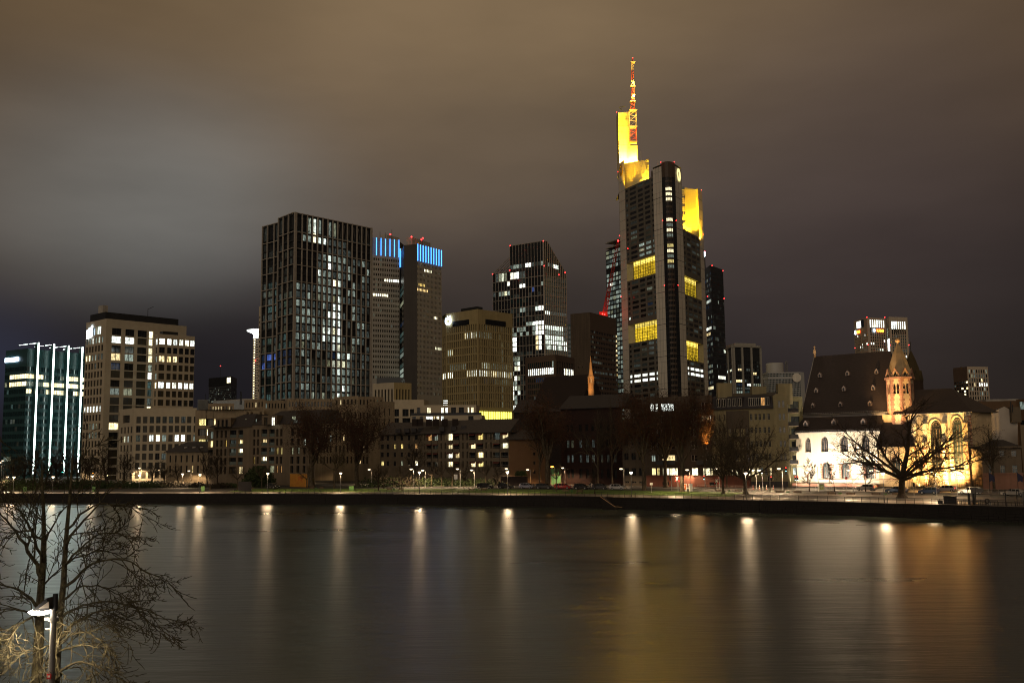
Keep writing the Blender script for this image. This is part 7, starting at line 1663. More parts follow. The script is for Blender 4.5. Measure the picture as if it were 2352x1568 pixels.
T('plane2','b4',1290,1045,60,230,'tall dim tree behind the silver hatchback',dist=275,yaw=1.)
T('plane3','b4',1655,1140,-60,330,'tall plane tree with pale straight trunk on the right end of the lawn',dist=243,name='leafy_tree',yaw=2.4)
T('plane1','b4',1900,1050,-40,330,'dark leafy tree in front of the lit top floor windows',dist=258,name='leafy_tree',yaw=.9)
T('plane3','b5',640,1302,100,330,'tall leaning plane tree with orange leaves beside the poster cabinet',z=3.15,name='leafy_tree',yaw=4.2)
T('plane3','b5',900,1240,160,150,'glowing orange leafed tree lit from below by its courtyard lamp',dist=258,name='leafy_tree')
T('plane2','b5',1143,1240,330,180,'dark plane tree close against the red plinth wall',dist=252)
T('wide2','b5',1100,1322,380,430,'bare plane tree with leaning trunk left of the traffic light',name='bare_tree',yaw=.6);T('wide2','b5',1352,1326,400,650,'broad low spreading bare plane tree left of the church',name='bare_tree',yaw=2.8)
T('young','b6',255,1168,770,110,'thin bare sapling in front of the church door',dist=226,name='young_tree');T('young','b6',908,1170,800,90,'thin bare sapling in front of the third lower church window',dist=222,name='young_tree');T('young','b6',548,1170,800,90,'thin bare sapling between first and second lower church windows',dist=224,name='young_tree')
T('wide1','b6',1328,1238,40,1080,'huge spreading bare plane tree silhouetted against the floodlit church',z=3.1,name='bare_tree',yaw=5.2)
T('plane2','b7',1240,1168,340,370,'round brown leafed tree in front of the pink stone house',dist=215,name='leafy_tree',yaw=3)
lamp(QP('b5',905,800,256),22000,(1,.42,.07),.4,'SPOT',QP('b5',900,400,256),62,.8);lamp(QP('b4',2235,625,252),350,(1,.55,.2),.2)
# ------------------------------------------------------------------ the near tree and lamp, lower left
nt_ = thing('near_tree','leafless twin stemmed tree with drooping mossy twigs in the foreground, lower left','tree',(-18,33,3.0))
tr = Tree(77)
PN = dict(minr=.014,n=[1,1,6,7,5],seg=[8,10,7,4,3],wob=[.03,.06,.10,.16,.2],up=[.0,-.02,-.06,-.03,.05],taper=[.5,.25,.3,.5,.6],sides=[10,6,5,4,3],t0=[.2,.16,.12,.12],ang=[.9,.62,.7,.75],len=[1,.55,.34,.38,.4],rr=[.4,.5,.5,.5],fall=.3)
def npt(U,V,y): return pt(U,V,y)
def stem(pts,r0,r1):
 P_ = [npt(*q) for q in pts];n = len(P_);rs = [r0 + (r1 - r0) * i / (n - 1) for i in range(n)];tr.big.path(P_,rs,10);return P_,rs
def limb(pts,r0,nsub,Ls,drop=-.05,seed=0):
 """a limb along picture points with side twigs"""
 P_ = [npt(*q) for q in pts];out = []
 for i in range(len(P_) - 1):
  for k in range(3): out.append(P_[i].lerp(P_[i + 1],k / 3))
 out.append(P_[-1])
 for i in range(1,len(out) - 1): out[i] = out[i] * .5 + (out[i - 1] + out[i + 1]) * .25 + Vector((tr.r.gauss(0,.02),tr.r.gauss(0,.05),tr.r.gauss(0,.02)))
 n = len(out);rs = [r0 * (1 - .86 * i / (n - 1)) for i in range(n)];tr.big.path(out,rs,6)
 for c in range(nsub):
  t = .12 + .88 * (c + tr.r.random()) / nsub;f = min(t,.999) * (n - 1);i = int(f);q = out[i].lerp(out[i + 1],f - i);d = (out[i + 1] - out[i]).normalized()
  az = tr.r.uniform(0,6.28);nd = rot_to(d,tr.r.uniform(.4,1.0),az);nd.y *= .6;nd.normalize();PT = dict(PN);PT['up'] = [0,0,drop,.0,.05]
  PT['n'] = [1,1,1,5,2.2];PT['len'] = [1,1,1,.42,.5]
  tr.branch(q,nd,Ls * (1 - .55 * t) * tr.r.uniform(.6,1.3),max(rs[i] * .5,.017),2,PT)
s1,r1 = stem([(78,1640,33),(84,1568,33),(90,1460,33),(92,1385,33.2),(98,1300,33.4),(101,1240,33.6),(100,1180,34),(97,1110,34.2),(96,1060,34.4)],.20,.02)
s2,r2_ = stem([(122,1640,32.4),(126,1568,32.4),(132,1480,32.4),(138,1410,32.6),(146,1340,32.8),(150,1260,33),(156,1190,33.2),(163,1110,33.4),(166,1060,33.6),(170,1020,33.8)],.165,.012)
LM = [([(96,1330,33),(75,1280,32.6),(45,1235,32),(15,1195,31.4),(-20,1160,31)],.09,12,2.2,0),([(92,1400,33),(60,1360,32.5),(20,1345,32),(-30,1335,31.5)],.07,12,2.0,-.03),([(98,1290,33.2),(80,1240,32.4),(60,1180,32),(30,1160,31.6),(5,1150,31.5)],.06,12,1.8,0),
      ([(90,1420,33),(55,1400,32.5),(15,1395,32),(-20,1410,31.5)],.06,12,2.0,-.08),([(100,1250,33.4),(118,1210,34),(150,1160,34.4),(190,1120,34.8)],.05,10,1.5,0),
      ([(155,1215,33),(185,1180,33.2),(215,1160,33.4),(250,1158,33.6),(285,1162,33.8),(310,1170,34),(340,1205,34)],.05,13,1.5,-.02),([(150,1260,33),(172,1215,33),(205,1180,33),(235,1150,33),(270,1100,33.4)],.07,8,1.6,0),
      ([(146,1300,32.8),(180,1260,32.6),(225,1225,32.4),(270,1222,32.2),(305,1245,32)],.05,13,1.5,-.03),([(150,1290,32.8),(185,1280,33.2),(230,1258,33.6),(275,1275,34),(312,1290,34)],.04,10,1.3,-.03),
      ([(143,1350,32.7),(175,1325,32.5),(215,1290,32.3),(262,1280,32.1),(305,1290,32),(340,1320,32),(362,1350,32)],.065,16,1.7,-.05),([(141,1380,32.6),(180,1348,33),(225,1340,33.2),(265,1360,33.4),(300,1385,33.6)],.05,14,1.6,-.05),
      ([(138,1420,32.6),(165,1400,32.4),(205,1385,32.2),(250,1380,32),(300,1390,31.8),(350,1405,31.6),(410,1440,31.4)],.06,20,1.5,-.06),([(300,1388,31.8),(335,1425,31.8),(370,1450,31.8),(395,1458,31.8)],.03,10,1.1,-.06),
      ([(135,1470,32.4),(170,1430,32),(215,1405,31.8),(260,1400,31.6),(300,1385,31.4)],.07,16,1.6,-.10),([(135,1480,32.4),(165,1455,31.6),(200,1450,31.4),(235,1470,31.2),(260,1500,31)],.05,14,1.6,-.14),
      ([(130,1500,32.2),(160,1485,31.6),(205,1480,31.2),(250,1490,31)],.05,13,1.8,-.18),([(128,1560,32.2),(150,1530,31.6),(185,1515,31.2),(225,1530,31),(270,1555,30.8),(320,1575,30.6)],.06,14,1.5,-.14),
      ([(128,1475,31.8),(100,1485,31.4),(70,1500,31),(40,1505,30.8)],.04,12,1.5,-.22),([(90,1400,32.4),(60,1425,31),(35,1440,30.6),(10,1480,30.4)],.05,14,1.4,-.2),([(130,1440,32.2),(128,1500,31.6),(140,1560,31.4)],.04,12,1.3,-.22),
      ([(101,1240,33.6),(70,1215,33.4),(30,1225,33),(-10,1245,32.6)],.05,13,1.5,-.02),([(92,1350,33.2),(120,1320,33.8),(160,1290,34.2),(200,1250,34.5)],.045,11,1.4,-.0),([(97,1110,34.2),(70,1060,34),(30,1030,34)],.03,8,1.2,.02),([(165,1080,33.4),(200,1040,33.4),(235,1010,33.4)],.03,8,1.2,.02)]
for pts,r0,ns,Ls,dr_ in LM: limb(pts,r0 * .85,int(ns * .62),Ls * 1.15,dr_)
def nb(mb,name,m,kind=None):
 o = mb.build(name,m,nt_)
 if kind: o['kind'] = kind
nb(tr.big,'trunk','bark_moss');nb(tr.small,'branches','bark_moss','stuff')
lp = thing('near_lamp','tall grey lamp post with glowing angled lantern and small plate, foreground lower left','street lamp',(-15.2,30,3.0))
fl_ = lambda x,y,d=30.: QP('c7',x,y,d);mb = MB();top = fl_(890,130);bot = Vector((fl_(838,1560).x,30,3.0));mb.tube(fl_(862,380),bot,.085,.105,12);mb.build('pole','metal_grey',lp);mb = MB();mb.tube(fl_(890,130),fl_(884,400),.075,.075,12);mb.build('pole_top','metal_dark',lp)
h0 = fl_(640,375);h1 = fl_(850,375);a = fl_(800,200);mb = MB();t_ = .22
mb.add([(h0.x - .25,h0.y - t_,h0.z - .12),(h1.x,h1.y - t_,h1.z),(a.x,a.y - t_,a.z + .02),(h0.x - .25,h0.y + t_,h0.z - .12),(h1.x,h1.y + t_,h1.z),(a.x,a.y + t_,a.z + .02)],[(0,2,1),(3,4,5),(0,1,4,3),(1,2,5,4),(2,0,3,5)]);mb.build('lantern_housing','metal_dark',lp)
mb = MB();w0 = fl_(620,370,29.74);w1 = fl_(785,362,29.74);w2 = fl_(785,255,29.74);mb.add([tuple(w0),tuple(w1),tuple(w2)],[(0,1,2)]);mb.build('reflector',mat('reflector',(.30,.26,.22),.5) and 'reflector',lp)
c = fl_(642,418);mb = MB();mb.lathe(c,[(0,-.12),(.24,-.07),(.33,0),(.24,.05),(0,.07)],16);mb.build('lantern',glow('near_glow',(1,.9,.72),40) and 'near_glow',lp)
mb = MB();q = fl_(862,540);mb.lathe(q,[(.14,-.06),(.14,.06)],10);mb.box(q.x - .26,q.x,q.y - .05,q.y + .05,q.z - .04,q.z + .04);q = fl_(845,700);mb.box(q.x - .22,q.x,q.y - .02,q.y + .02,q.z - .02,q.z + .02);mb.build('clamp','metal_grey',lp)
q0,q1 = fl_(752,1500,29.85),fl_(825,1415,29.85);mb = MB();mb.box(q0.x,q1.x,29.83,29.85,q0.z,q1.z);pl_ = mb.build('plate','red_paint',lp);mb = MB();mb.box(q0.x + .03,q1.x - .03,29.82,29.829,q0.z + .05,q1.z - .04);mb.build('plate_face','white_paint',pl_)
tm = text_mesh('D 104',.19,.004,'frame_dark');o = bpy.data.objects.new('plate_number',tm);COL.objects.link(o);o.parent = pl_;o.rotation_euler = (pi / 2,0,0);o.location = Vector((q0.x + .05,29.815,q0.z + .11)) - lp.location;o.scale = (.62,.9,1)
lamp(c + Vector((0,0,-.12)),1300,(1,.82,.55),.2,'SPOT',c - Vector((0,0,5)),165,.35);lamp(c + Vector((.1,-.5,-.1)),10,(1,.85,.65),.15)
# ------------------------------------------------------------------ street furniture
mat('bench_wood',(.12,.07,.04),.7);mat('bench_red',(.28,.05,.03),.7);mat('bin_green',(.07,.16,.045),.5);mat('lamp_post',(.10,.10,.10),.5,.4);mat('lamp_post_pale',(.35,.34,.33),.5,.4)
mat('car_black',(.012,.012,.014),.25,.3,.05,coat=.8);mat('car_silver',(.45,.43,.42),.3,.7,.05,coat=.8);mat('car_lilac',(.28,.28,.36),.3,.6,.05,coat=.8);mat('car_grey',(.05,.05,.055),.3,.5,.05,coat=.8);mat('car_red',(.32,.012,.015),.3,.2,.05,coat=.8);mat('car_blue',(.03,.05,.10),.3,.5,.05,coat=.8);mat('car_white',(.62,.61,.58),.3,.2,.05,coat=.8)
mat('car_glass',(.015,.018,.02),.06);mat('tyre',(.012,.012,.012),.9);mat('rim',(.4,.4,.42),.35,.8);glow('head_glow',(1,.97,.9),18);glow('tail_glow',(1,.03,.02),8);mat('lamp_clear',(.5,.5,.5),.15);mat('lamp_red',(.25,.01,.01),.3)
def lampmesh(kind,H):
 a,b_,c = MB(),MB(),MB()
 a.tube((0,0,0),(0,0,H),.075,.055,7);a.tube((0,0,0),(0,0,.8),.11,.10,7)
 if kind == 'street':
  a.tube((0,0,H - .08),(-.75,0,H + .05),.035,.035,5);b_.add([(-1.15,-.2,H + .08),(-.35,-.2,H + .10),(-.35,.2,H + .10),(-1.15,.2,H + .08),(-1.0,-.14,H + .24),(-.5,-.14,H + .24),(-.5,.14,H + .24),(-1.0,.14,H + .24)],[(4,5,6,7),(0,1,5,4),(1,2,6,5),(2,3,7,6),(3,0,4,7)])
  c.lathe((-.75,0,H + .02),[(0,-.32),(.34,-.18),(.46,.03),(0,.07)],10)
 else:
  b_.lathe((0,0,H),[(.10,-.02),(.33,.42),(.36,.50),(.10,.62),(0,.66)],10);c.lathe((0,0,H),[(0,-.1),(.24,.0),(.42,.38),(0,.44)],10)
 return a.mesh('post','lamp_post' if kind != 'street' else 'lamp_post_pale'),b_.mesh('hood','metal_dark'),c.mesh('lantern','lamp_glow')
LMc = {}
def slamp(kind,n,x,yh,yb,label,z=3.2,pw=900,dist=None,col=(1,.70,.40),yaw=0,tint=None,group='lit lamps along the far bank',hmin=3.5):
 p = QG(n,x,yb,z) if dist is None else QP(n,x,yb,dist);p.z = z;H = QP(n,x,yh,p.y).z - z
 if dist is None and not (3 < H < 9): print('lamp height',label,round(H,1),round(p.y))
 key = (kind,round(H,1));
 if key not in LMc: LMc[key] = lampmesh(kind,round(H,1))
 rt = thing('street_lamp' if kind == 'street' else 'promenade_lamp',label,'street lamp',p,yaw,group)
 for nm,me in zip(('post','hood','lantern'),LMc[key]):
  if tint and nm == 'lantern': me = me.copy();me.materials[0] = MT[tint]
  o = bpy.data.objects.new(nm,me);COL.objects.link(o);o.parent = rt
 if pw:
  hx = -.75 * cos(yaw) if kind == 'street' else 0;hy = -.75 * sin(yaw) if kind == 'street' else 0
  q_ = Vector((p.x + hx,p.y + hy - .02,z + H - (.22 if kind == 'street' else .05)));lamp(q_,pw * 7.0,col,.2,'SPOT',q_ - Vector((0,0,3)),160,.3)
  if kind != 'street': lamp((p.x,p.y - .45,z + H + .25),pw * .35,col,.3)
 return rt
glow('lamp_orange',(1,.38,.05),9)
SL = slamp
for x,y,yb,l in ((83,775,928,'leftmost promenade lamp, below the teal glass block'),(153,780,940,'second promenade lamp from the left'),(603,775,945,'promenade lamp in front of the two left benches'),(1052,770,945,'promenade lamp beside the green litter bin left of centre'),(1216,760,905,'promenade lamp before the big bare tree at the cream tower'),(1594,758,945,'promenade lamp below the low cream office wing'),(2092,743,905,'promenade lamp below the hipped villa'),(2290,750,945,'promenade lamp at the right of the hipped villa')):
 SL('prom','b1',x,y,yb,l,z=2.65,pw=750)
for x,y,d_,l in ((15,600,400,'bright street lamp at the left picture edge'),(38,578,430,'second bright street lamp at the left picture edge'),(723,603,400,'warm street lamp seen between trees before the teal block'),(1063,655,390,'street lamp just left of the big bare tree'),(1530,678,380,'small distant street lamp, first of five before the cream wing'),(1618,665,370,'distant street lamp over the orange awning'),(1842,685,360,'distant street lamp left of the villa, brighter'),(1878,670,385,'distant street lamp left of the villa, fainter'),(2190,693,335,'street lamp in front of the villa facade')):
 SL('street','b1',x,y,815,l,dist=d_,pw=1500)
for n,x,y,yb,l,kw in (('b2',343,915,1062,'street lamp right of the villa, near lit ground wall',{}),('b2',318,932,1062,'street lamp left of its twin near the lit ground wall',{}),('b2',705,922,1060,'warm street lamp over the big round bush',{}),('b2',1175,930,1065,'street lamp in front of the orange hoarding',{}),('b2',1775,865,1035,'warm wall side lamp between the two tall planes',dict(pw=600)),('b2',2025,908,1078,'street lamp right of the forked plane tree',{}),
 ('b3',445,905,1112,'street lamp before the blue lit window of the apartments',{}),('b3',577,920,1110,'street lamp second from the blue lit window',{}),('b3',978,902,1112,'street lamp right of the white sign post',{}),('b3',1140,915,1108,'street lamp left of the first parked car',{}),('b3',1538,898,1090,'street lamp over the second parked car',{}),('b3',1783,908,1090,'street lamp in front of the orange gable wall',{}),('b3',2065,877,1090,'orange street lamp before the green garage',dict(tint='lamp_orange',col=(1,.36,.05),pw=900)),('b3',2183,890,1085,'bright street lamp before the brick building left end',{}),
 ('b4',1018,907,1060,'dim street lamp before the brick building middle',dict(pw=300)),('b4',1425,898,1105,'street lamp at the silver hatchback',{}),('b4',2048,930,1165,'bright lamp beside the poster cabinet',dict(pw=1600)),('b4',2185,912,1110,'street lamp before the lit ground floor windows',{}),('b5',1058,1047,1285,'street lamp above the leaning plane trunk',dict(pw=1500)),('b5',1475,1060,1300,'street lamp right of the broad spreading plane',{}),('b5',1545,1062,1285,'street lamp before the cream corner house',{}),('b5',1770,1045,1300,'tall twin lamp before the corner house entrance',dict(pw=2000)),
 ('b6',765,925,1205,'street lamp between second and third lower church windows',{}),('b6',1020,928,1165,'street lamp left of the church chapel window',{}),('b7',572,935,1228,'street lamp before the tall choir window',{}),('b7',812,940,1215,'street lamp before the bright choir wall',dict(pw=500))):
 kw = dict(kw);kw.setdefault('pw',1100);SL('street',n,x,y,yb,l,**kw)
for n,x,y,yb,l in (('b2',53,980,1172,'promenade lamp left of the low shrubs'),('b2',832,968,1172,'promenade lamp right of the round bush'),('b2',1670,965,1172,'promenade lamp right of the lamplit round tree'),('b3',510,952,1185,'promenade lamp near the two benches before the balcony apartments'),('b3',1521,952,1192,'promenade lamp below the second parked car'),('b4',1510,957,1225,'promenade lamp right of the silver hatchback'),('b5',1362,1113,1392,'promenade lamp in front of the broad spreading plane trunk'),('b6',1125,985,1305,'promenade lamp left of the huge silhouetted plane')):
 SL('prom',n,x,y,yb,l,z=2.62,pw=1100)
# benches
def bench_meshes():
 s = []
 for k in range(3): m = MB();m.box(-.95,.95,-.22 + k * .16,-.09 + k * .16,.43,.47);s.append(('slat',m.mesh('slat','bench_wood')))
 for k in range(3): m = MB();m.box(-.95,.95,.27 + k * .03,.31 + k * .03,.55 + k * .14,.65 + k * .14);s.append(('slat',m.mesh('slat','bench_wood')))
 for x in (-.75,.75): m = MB();m.box(x - .03,x + .03,-.2,.3,.36,.42);m.box(x - .03,x + .03,-.18,-.12,0,.4);m.box(x - .03,x + .03,.24,.3,0,.95);s.append(('leg',m.mesh('leg','metal_dark')))
 return s
BM_ = bench_meshes()
def bench(n,x,y,label,z=2.62,red=False):
 p = QG(n,x,y,z);yaw = atan2(cd[1],cd[0]) * .9;rt = thing('park_bench',label,'bench',p,yaw,'benches along the promenade')
 for nm,me in BM_:
  o = bpy.data.objects.new(nm,me);COL.objects.link(o);o.parent = rt
for n,x,y,l in (('c8',1040,1018,'pale wooden bench, leftmost on the promenade'),('c8',1235,1020,'second bench from the left on the promenade'),('b1',1262,922,'bench left of the brighter one before the big bare tree'),('b1',1366,920,'bench in front of the small red tent shape'),('b2',510,1150,'bench at the foot of the first pollarded lawn tree'),('b2',640,1150,'bench below the big round bush'),('b2',1330,1150,'bench right of the third pollarded lawn tree'),('b2',1440,1150,'bench left of the lamplit round tree'),('b3',155,1160,'bench on the lawn edge left of the pair by the litter bin'),('b3',290,1162,'bench just right of the small litter bin before the apartments'),
 ('b3',1100,1165,'bench below the first parked car'),('b3',1240,1165,'bench below the gap between first and second parked cars'),('b3',2180,1182,'bench below the red parked car'),('b4',910,1190,'bench left of the two standing people'),('c4',290,715,'bench behind the leaning plane trunk'),('c4',700,718,'bench left of the broad plane trunk'),('c4',1590,745,'bench left of the green bin before the church'),('c4',1970,752,'bench right of the green bin before the church door'),('b6',512,1235,'bench below the second lower church window'),('b6',732,1238,'bench below the third lower church window'),('b6',1025,1243,'bench left of the huge silhouetted plane trunk'),('b6',1265,1245,'reddish bench at the foot of the huge silhouetted plane')): bench(n,x,y,l)
def bin_(n,x,y,label,big=False,z=2.62):
 p = QG(n,x,y,z);s = 1.5 if big else .9;rt = thing('litter_bin',label,'litter bin',p,.2,'litter bins along the promenade');m = MB();m.add([(-.25 * s,-.22 * s,.06),(.25 * s,-.22 * s,.06),(.25 * s,.22 * s,.06),(-.25 * s,.22 * s,.06),(-.3 * s,-.27 * s,.85 * s),(.3 * s,-.27 * s,.85 * s),(.3 * s,.27 * s,.85 * s),(-.3 * s,.27 * s,.85 * s)],[(0,3,2,1),(0,1,5,4),(1,2,6,5),(2,3,7,6),(3,0,4,7)]);m.build('body','bin_green',rt,local=True)
 m = MB();m.box(-.33 * s,.33 * s,-.3 * s,.3 * s,.85 * s,.95 * s);m.build('lid','metal_dark' if not big else 'bin_green',rt,local=True);m = MB();m.tube((0,0,0),(0,0,.1),.08,k=6);m.build('foot','metal_dark',rt,local=True)
for n,x,y,l,bg_ in (('b1',287,938,'green litter bin left of the leftmost benches',True),('b1',1078,932,'green container under the promenade lamp',True),('b1',2330,932,'pair-side green container below the villa',True),('b2',88,1160,'green container left of the low shrubs',True),('b2',1785,1160,'green container right of the lamplit round tree, left one',True),('b2',1803,1160,'green container right of the lamplit round tree, right one',True),('b2',570,1150,'small bin between the benches near the first pollarded tree',False),('b2',1385,1150,'small bin between the two benches left of the lamplit tree',False),('b3',212,1158,'small bin between the benches before the balcony apartments',False),('b3',1162,1160,'small bin between the benches below the first parked cars',False),('c4',515,715,'small green bin between the two plane trunks',False),('c4',1765,735,'small green bin left of the church door',False),('b6',612,1232,'small bin between the benches below the lower church windows',False),('b6',1137,1240,'small bin at the promenade lamp left of the huge plane',False),('b4',823,1178,'small bin below the dark car left of the people',False)): bin_(n,x,y,l,bg_)
# quay railing
def railing(name,label,line,h,step,nr,m,z,zr=.02,cat='railing'):
 rt = thing(name,label,cat,(line[0][0],line[0][1],z));pm = MB();pm.box(-.03,.03,-.03,.03,0,h);me = pm.mesh('post',m);cnt = 0
 pts = [];
 for i in range(len(line) - 1):
  L,d = unit(line[i],line[i + 1]);k = max(1,round(L / step))
  for q in range(k): pts.append((line[i][0] + d[0] * L * q / k,line[i][1] + d[1] * L * q / k,atan2(d[1],d[0])))
 pts.append((line[-1][0],line[-1][1],pts[-1][2]))
 for p in pts[:300]: o = bpy.data.objects.new('post',me);COL.objects.link(o);o.parent = rt;o.location = (p[0] - line[0][0],p[1] - line[0][1],0);o.rotation_euler = (0,0,p[2])
 for r in range(nr):
  zz = z + h * (1 - r * .42);mb = MB()
  for i in range(len(line) - 1): mb.tube((line[i][0],line[i][1],zz),(line[i + 1][0],line[i + 1][1],zz),.035 if r == 0 else .02,k=5)
  mb.build('rail',m,rt)
 return rt
mat('rail_dark',(.03,.032,.034),.45,.4)
railing('quay_railing','long dark three bar railing along the quay edge',offs(sub(BK,540,2500),.45),1.02,1.6,3,'rail_dark',2.6)
mat('rail_steel',(.30,.29,.28),.35,.8)
railing('street_railing','pale street railing before the lit roadway and roofed apartments',offs([v for v in RD if 790 < proj((v[0],v[1],3.2))[0] < 1052],-5.9),.95,1.9,2,'rail_steel',3.2)
railing('street_railing','steel street railing between lawn end and traffic lights',offs([v for v in RD if 1575 < proj((v[0],v[1],3.2))[0] < 1790],-5.9),.95,2.2,2,'rail_steel',3.2)
railing('street_railing','steel street railing in front of the church',offs([v for v in RD if 1890 < proj((v[0],v[1],3.2))[0] < 2500],-5.9),.95,2.4,2,'rail_steel',3.2)
# steps handrail and ladder on the quay wall
q = [QG('b4',1195,1227,2.6),None];s0 = BK[5];
rt = thing('quay_steps','flight of stone steps with slanting handrail down the quay wall','steps',(q[0].x,q[0].y,0));L,d = unit(xy(QG('b4',1195,1227,2.6)),xy(QG('b4',1395,1235,2.6)));P0 = xy(q[0]);mb = MB()
for k in range(12): st = MB();st.obox(P0,d,.3 + k * .32,.3 + (k + 1) * .32,.05,1.1,-.5,2.4 - k * .17);st.build('step','quay_stone',rt)
n = (d[1],-d[0]);mb.tube((P0[0] + n[0] * 1.15,P0[1] + n[1] * 1.15,2.75),(P0[0] + d[0] * 4.3 + n[0] * 1.15,P0[1] + d[1] * 4.3 + n[1] * 1.15,.75),.05,k=5);mb.tube((P0[0] + d[0] * 4.3 + n[0] * 1.15,P0[1] + d[1] * 4.3 + n[1] * 1.15,.75),(P0[0] + d[0] * 6.5 + n[0] * 1.15,P0[1] + d[1] * 6.5 + n[1] * 1.15,.72),.05,k=5);mb.build('handrail','spire_stone',rt)
# bollards, crossing signs, traffic lights, cabinets, sign posts
bl = MB();
for k in range(4): bl.tube((0,0,k * .25),(0,0,k * .25 + .25),.085,k=8,mi=k % 2)
blm = bl.mesh('post',['red_paint','white_paint']);bc = MB();bc.lathe((0,0,1.0),[(.085,0),(.06,.05),(0,.07)],8);bcm = bc.mesh('cap','red_paint')
for x,w_ in ((1030,'leftmost'),(1170,'second'),(1315,'third'),(1463,'rightmost')):
 rt = thing('bollard',w_ + ' of the four red and white bollards before the corner house','bollard',QG('c4',x,625,3.17),0,'red and white bollards')
 for nm,me in (('post',blm),('cap',bcm)): o = bpy.data.objects.new(nm,me);COL.objects.link(o);o.parent = rt
glow('signal_red',(1,.03,.02),7);glow('signal_green',(.05,1,.55),8);glow('signal_cyan',(.3,.8,1),6);glow('signal_amber',(1,.5,.02),9)
def signal(n,x,yh,yb,label,heads=(('signal_red',),),z=3.2,dist=None,arm=None,pole='metal_grey'):
 p = QG(n,x,yb,z) if dist is None else QP(n,x,yb,dist);p.z = z;H = QP(n,x,yh,p.y).z - z;rt = thing('traffic_light',label,'traffic light',p);m = MB();m.tube((0,0,0),(0,0,H + .3),.07,.06,7)
 if arm: m.tube((0,0,H + 2.1),(arm,0,H + 2.5),.05,k=5);m.tube((0,0,H),(0,0,H + 2.1),.06,k=5)
 m.build('pole',pole,rt,local=True)
 for i,h in enumerate(heads):
  dx = (-.28,.28,arm or 0)[i];dz = H if i < 2 else H + 2.1;m = MB();m.box(dx - .16,dx + .16,-.16,.12,dz - .9,dz + .15);hd = m.build('signal_head','frame_dark',rt,local=True)
  for k in range(3):
   g = h[0];on = (k == 0 and g in ('signal_red',)) or (k == 2 and g in ('signal_green','signal_cyan')) or (k == 1 and g == 'signal_amber');m = MB();m.lathe((dx,-.2,dz - k * .32),[(0,-.11),(.1,-.05),(.1,.05),(0,.11)],8);m.build('signal_lens',g if on else 'frame_dark',hd,local=True)
   if len(h) > 1 and k == 2: m = MB();m.box(dx - .1,dx + .1,-.2,-.17,dz - .85,dz - .7);m.build('signal_lens',h[1],hd,local=True)
signal('c4',1395,355,680,'traffic light pole with two dark heads before the corner house',(('off',),('signal_red',)))
signal('c4',1965,350,645,'traffic light with cantilever arm at the left corner of the church',(('signal_red','signal_cyan'),('signal_red','signal_cyan'),('signal_red','signal_cyan')),arm=-2.4,pole='lamp_post_pale')
signal('b5',522,1135,1290,'traffic light left of the white crossing sign',(('off',),));signal('b5',898,1128,1272,'traffic light with red signal before the red plinth wall',(('signal_red','signal_cyan'),))
signal('b1',720,690,815,'green traffic light between the dark trees on the left',(('signal_green',),),dist=385);signal('b1',1076,712,815,'amber flashing traffic light left of the big bare tree',(('signal_amber',),),dist=380);signal('b1',594,594,815,'higher green traffic light between the dark trees',(('signal_green',),),dist=395)
def crossing(n,x,yc,yb,label):
 p = QG(n,x,yb,3.2);H = QP(n,x,yc,p.y).z - 3.2;rt = thing('crossing_sign',label,'rail crossing sign',p);m = MB();m.tube((0,0,0),(0,0,H + .2),.05,k=6);m.build('post','metal_grey',rt,local=True)
 for sx in (-1,1):
  m = MB();a,c = Vector((-.55 * sx,-.08 - .02 * sx,H - .75)),Vector((.55 * sx,-.08 - .02 * sx,H + .75));u = (c - a).normalized();v = Vector((u.z,0,-u.x)) * .11
  for t0,t1,mi in ((0,.25,1),(.25,.75,0),(.75,1,1)): p0,p1 = a.lerp(c,t0),a.lerp(c,t1);m.quad(tuple(p0 - v),tuple(p0 + v),tuple(p1 + v),tuple(p1 - v),mi)
  m.build('arm',['white_paint','red_paint'],rt,local=True)
crossing('b5',587,1155,1298,'red and white crossed rail sign left of the poster cabinet');crossing('b5',1028,1180,1300,'red and white crossed rail sign left of the leaning plane trunk')
def cabinet(n,x,y,yt,w,label,poster=None):
 p = QG(n,x,y,3.18);H = QP(n,x,yt,p.y).z - 3.18;W_ = w * ZO[n][2] * K / FPX * p.y;rt = thing('cabinet',label,'electrical cabinet',p,.15);m = MB();m.box(-W_ / 2,W_ / 2,-.22,.25,.12,H - .08);m.build('housing','white_paint',rt,local=True);m = MB();m.box(-W_ / 2 - .04,W_ / 2 + .04,-.26,.29,H - .08,H);m.build('lid','white_paint',rt,local=True);m = MB();m.box(-W_ / 2 + .04,W_ / 2 - .04,-.18,.2,0,.12);m.build('base','concrete',rt,local=True)
 if poster:
  m = MB();m.box(-W_ * .36,W_ * .36,-.235,-.221,H * .25,H * .9);pp = m.build('poster',poster,rt,local=True)
  m = MB();m.tube((-W_ * .2,-.24,H * .62),(W_ * .2,-.24,H * .7),.06,k=5);m.tube((0,-.24,H * .45),(-W_ * .12,-.24,H * .62),.06,k=5);m.tube((W_ * .05,-.24,H * .5),(W_ * .12,-.24,H * .68),.05,k=5);m.build('poster_print','white_paint',pp,local=True)
mat('poster_orange',(.65,.16,.03),.6);mat('poster_green',(.35,.42,.12),.6)
cabinet('b5',665,1300,1215,54,'white cabinet with orange poster beside the leaning plane tree','poster_orange');cabinet('b5',737,1302,1214,36,'plain white cabinet right of the orange poster cabinet');cabinet('b6',393,1175,1085,70,'white cabinet with pale green poster before the church door','poster_green');cabinet('b2',1357,1070,1032,34,'small white cabinet right of the orange hoarding',None)
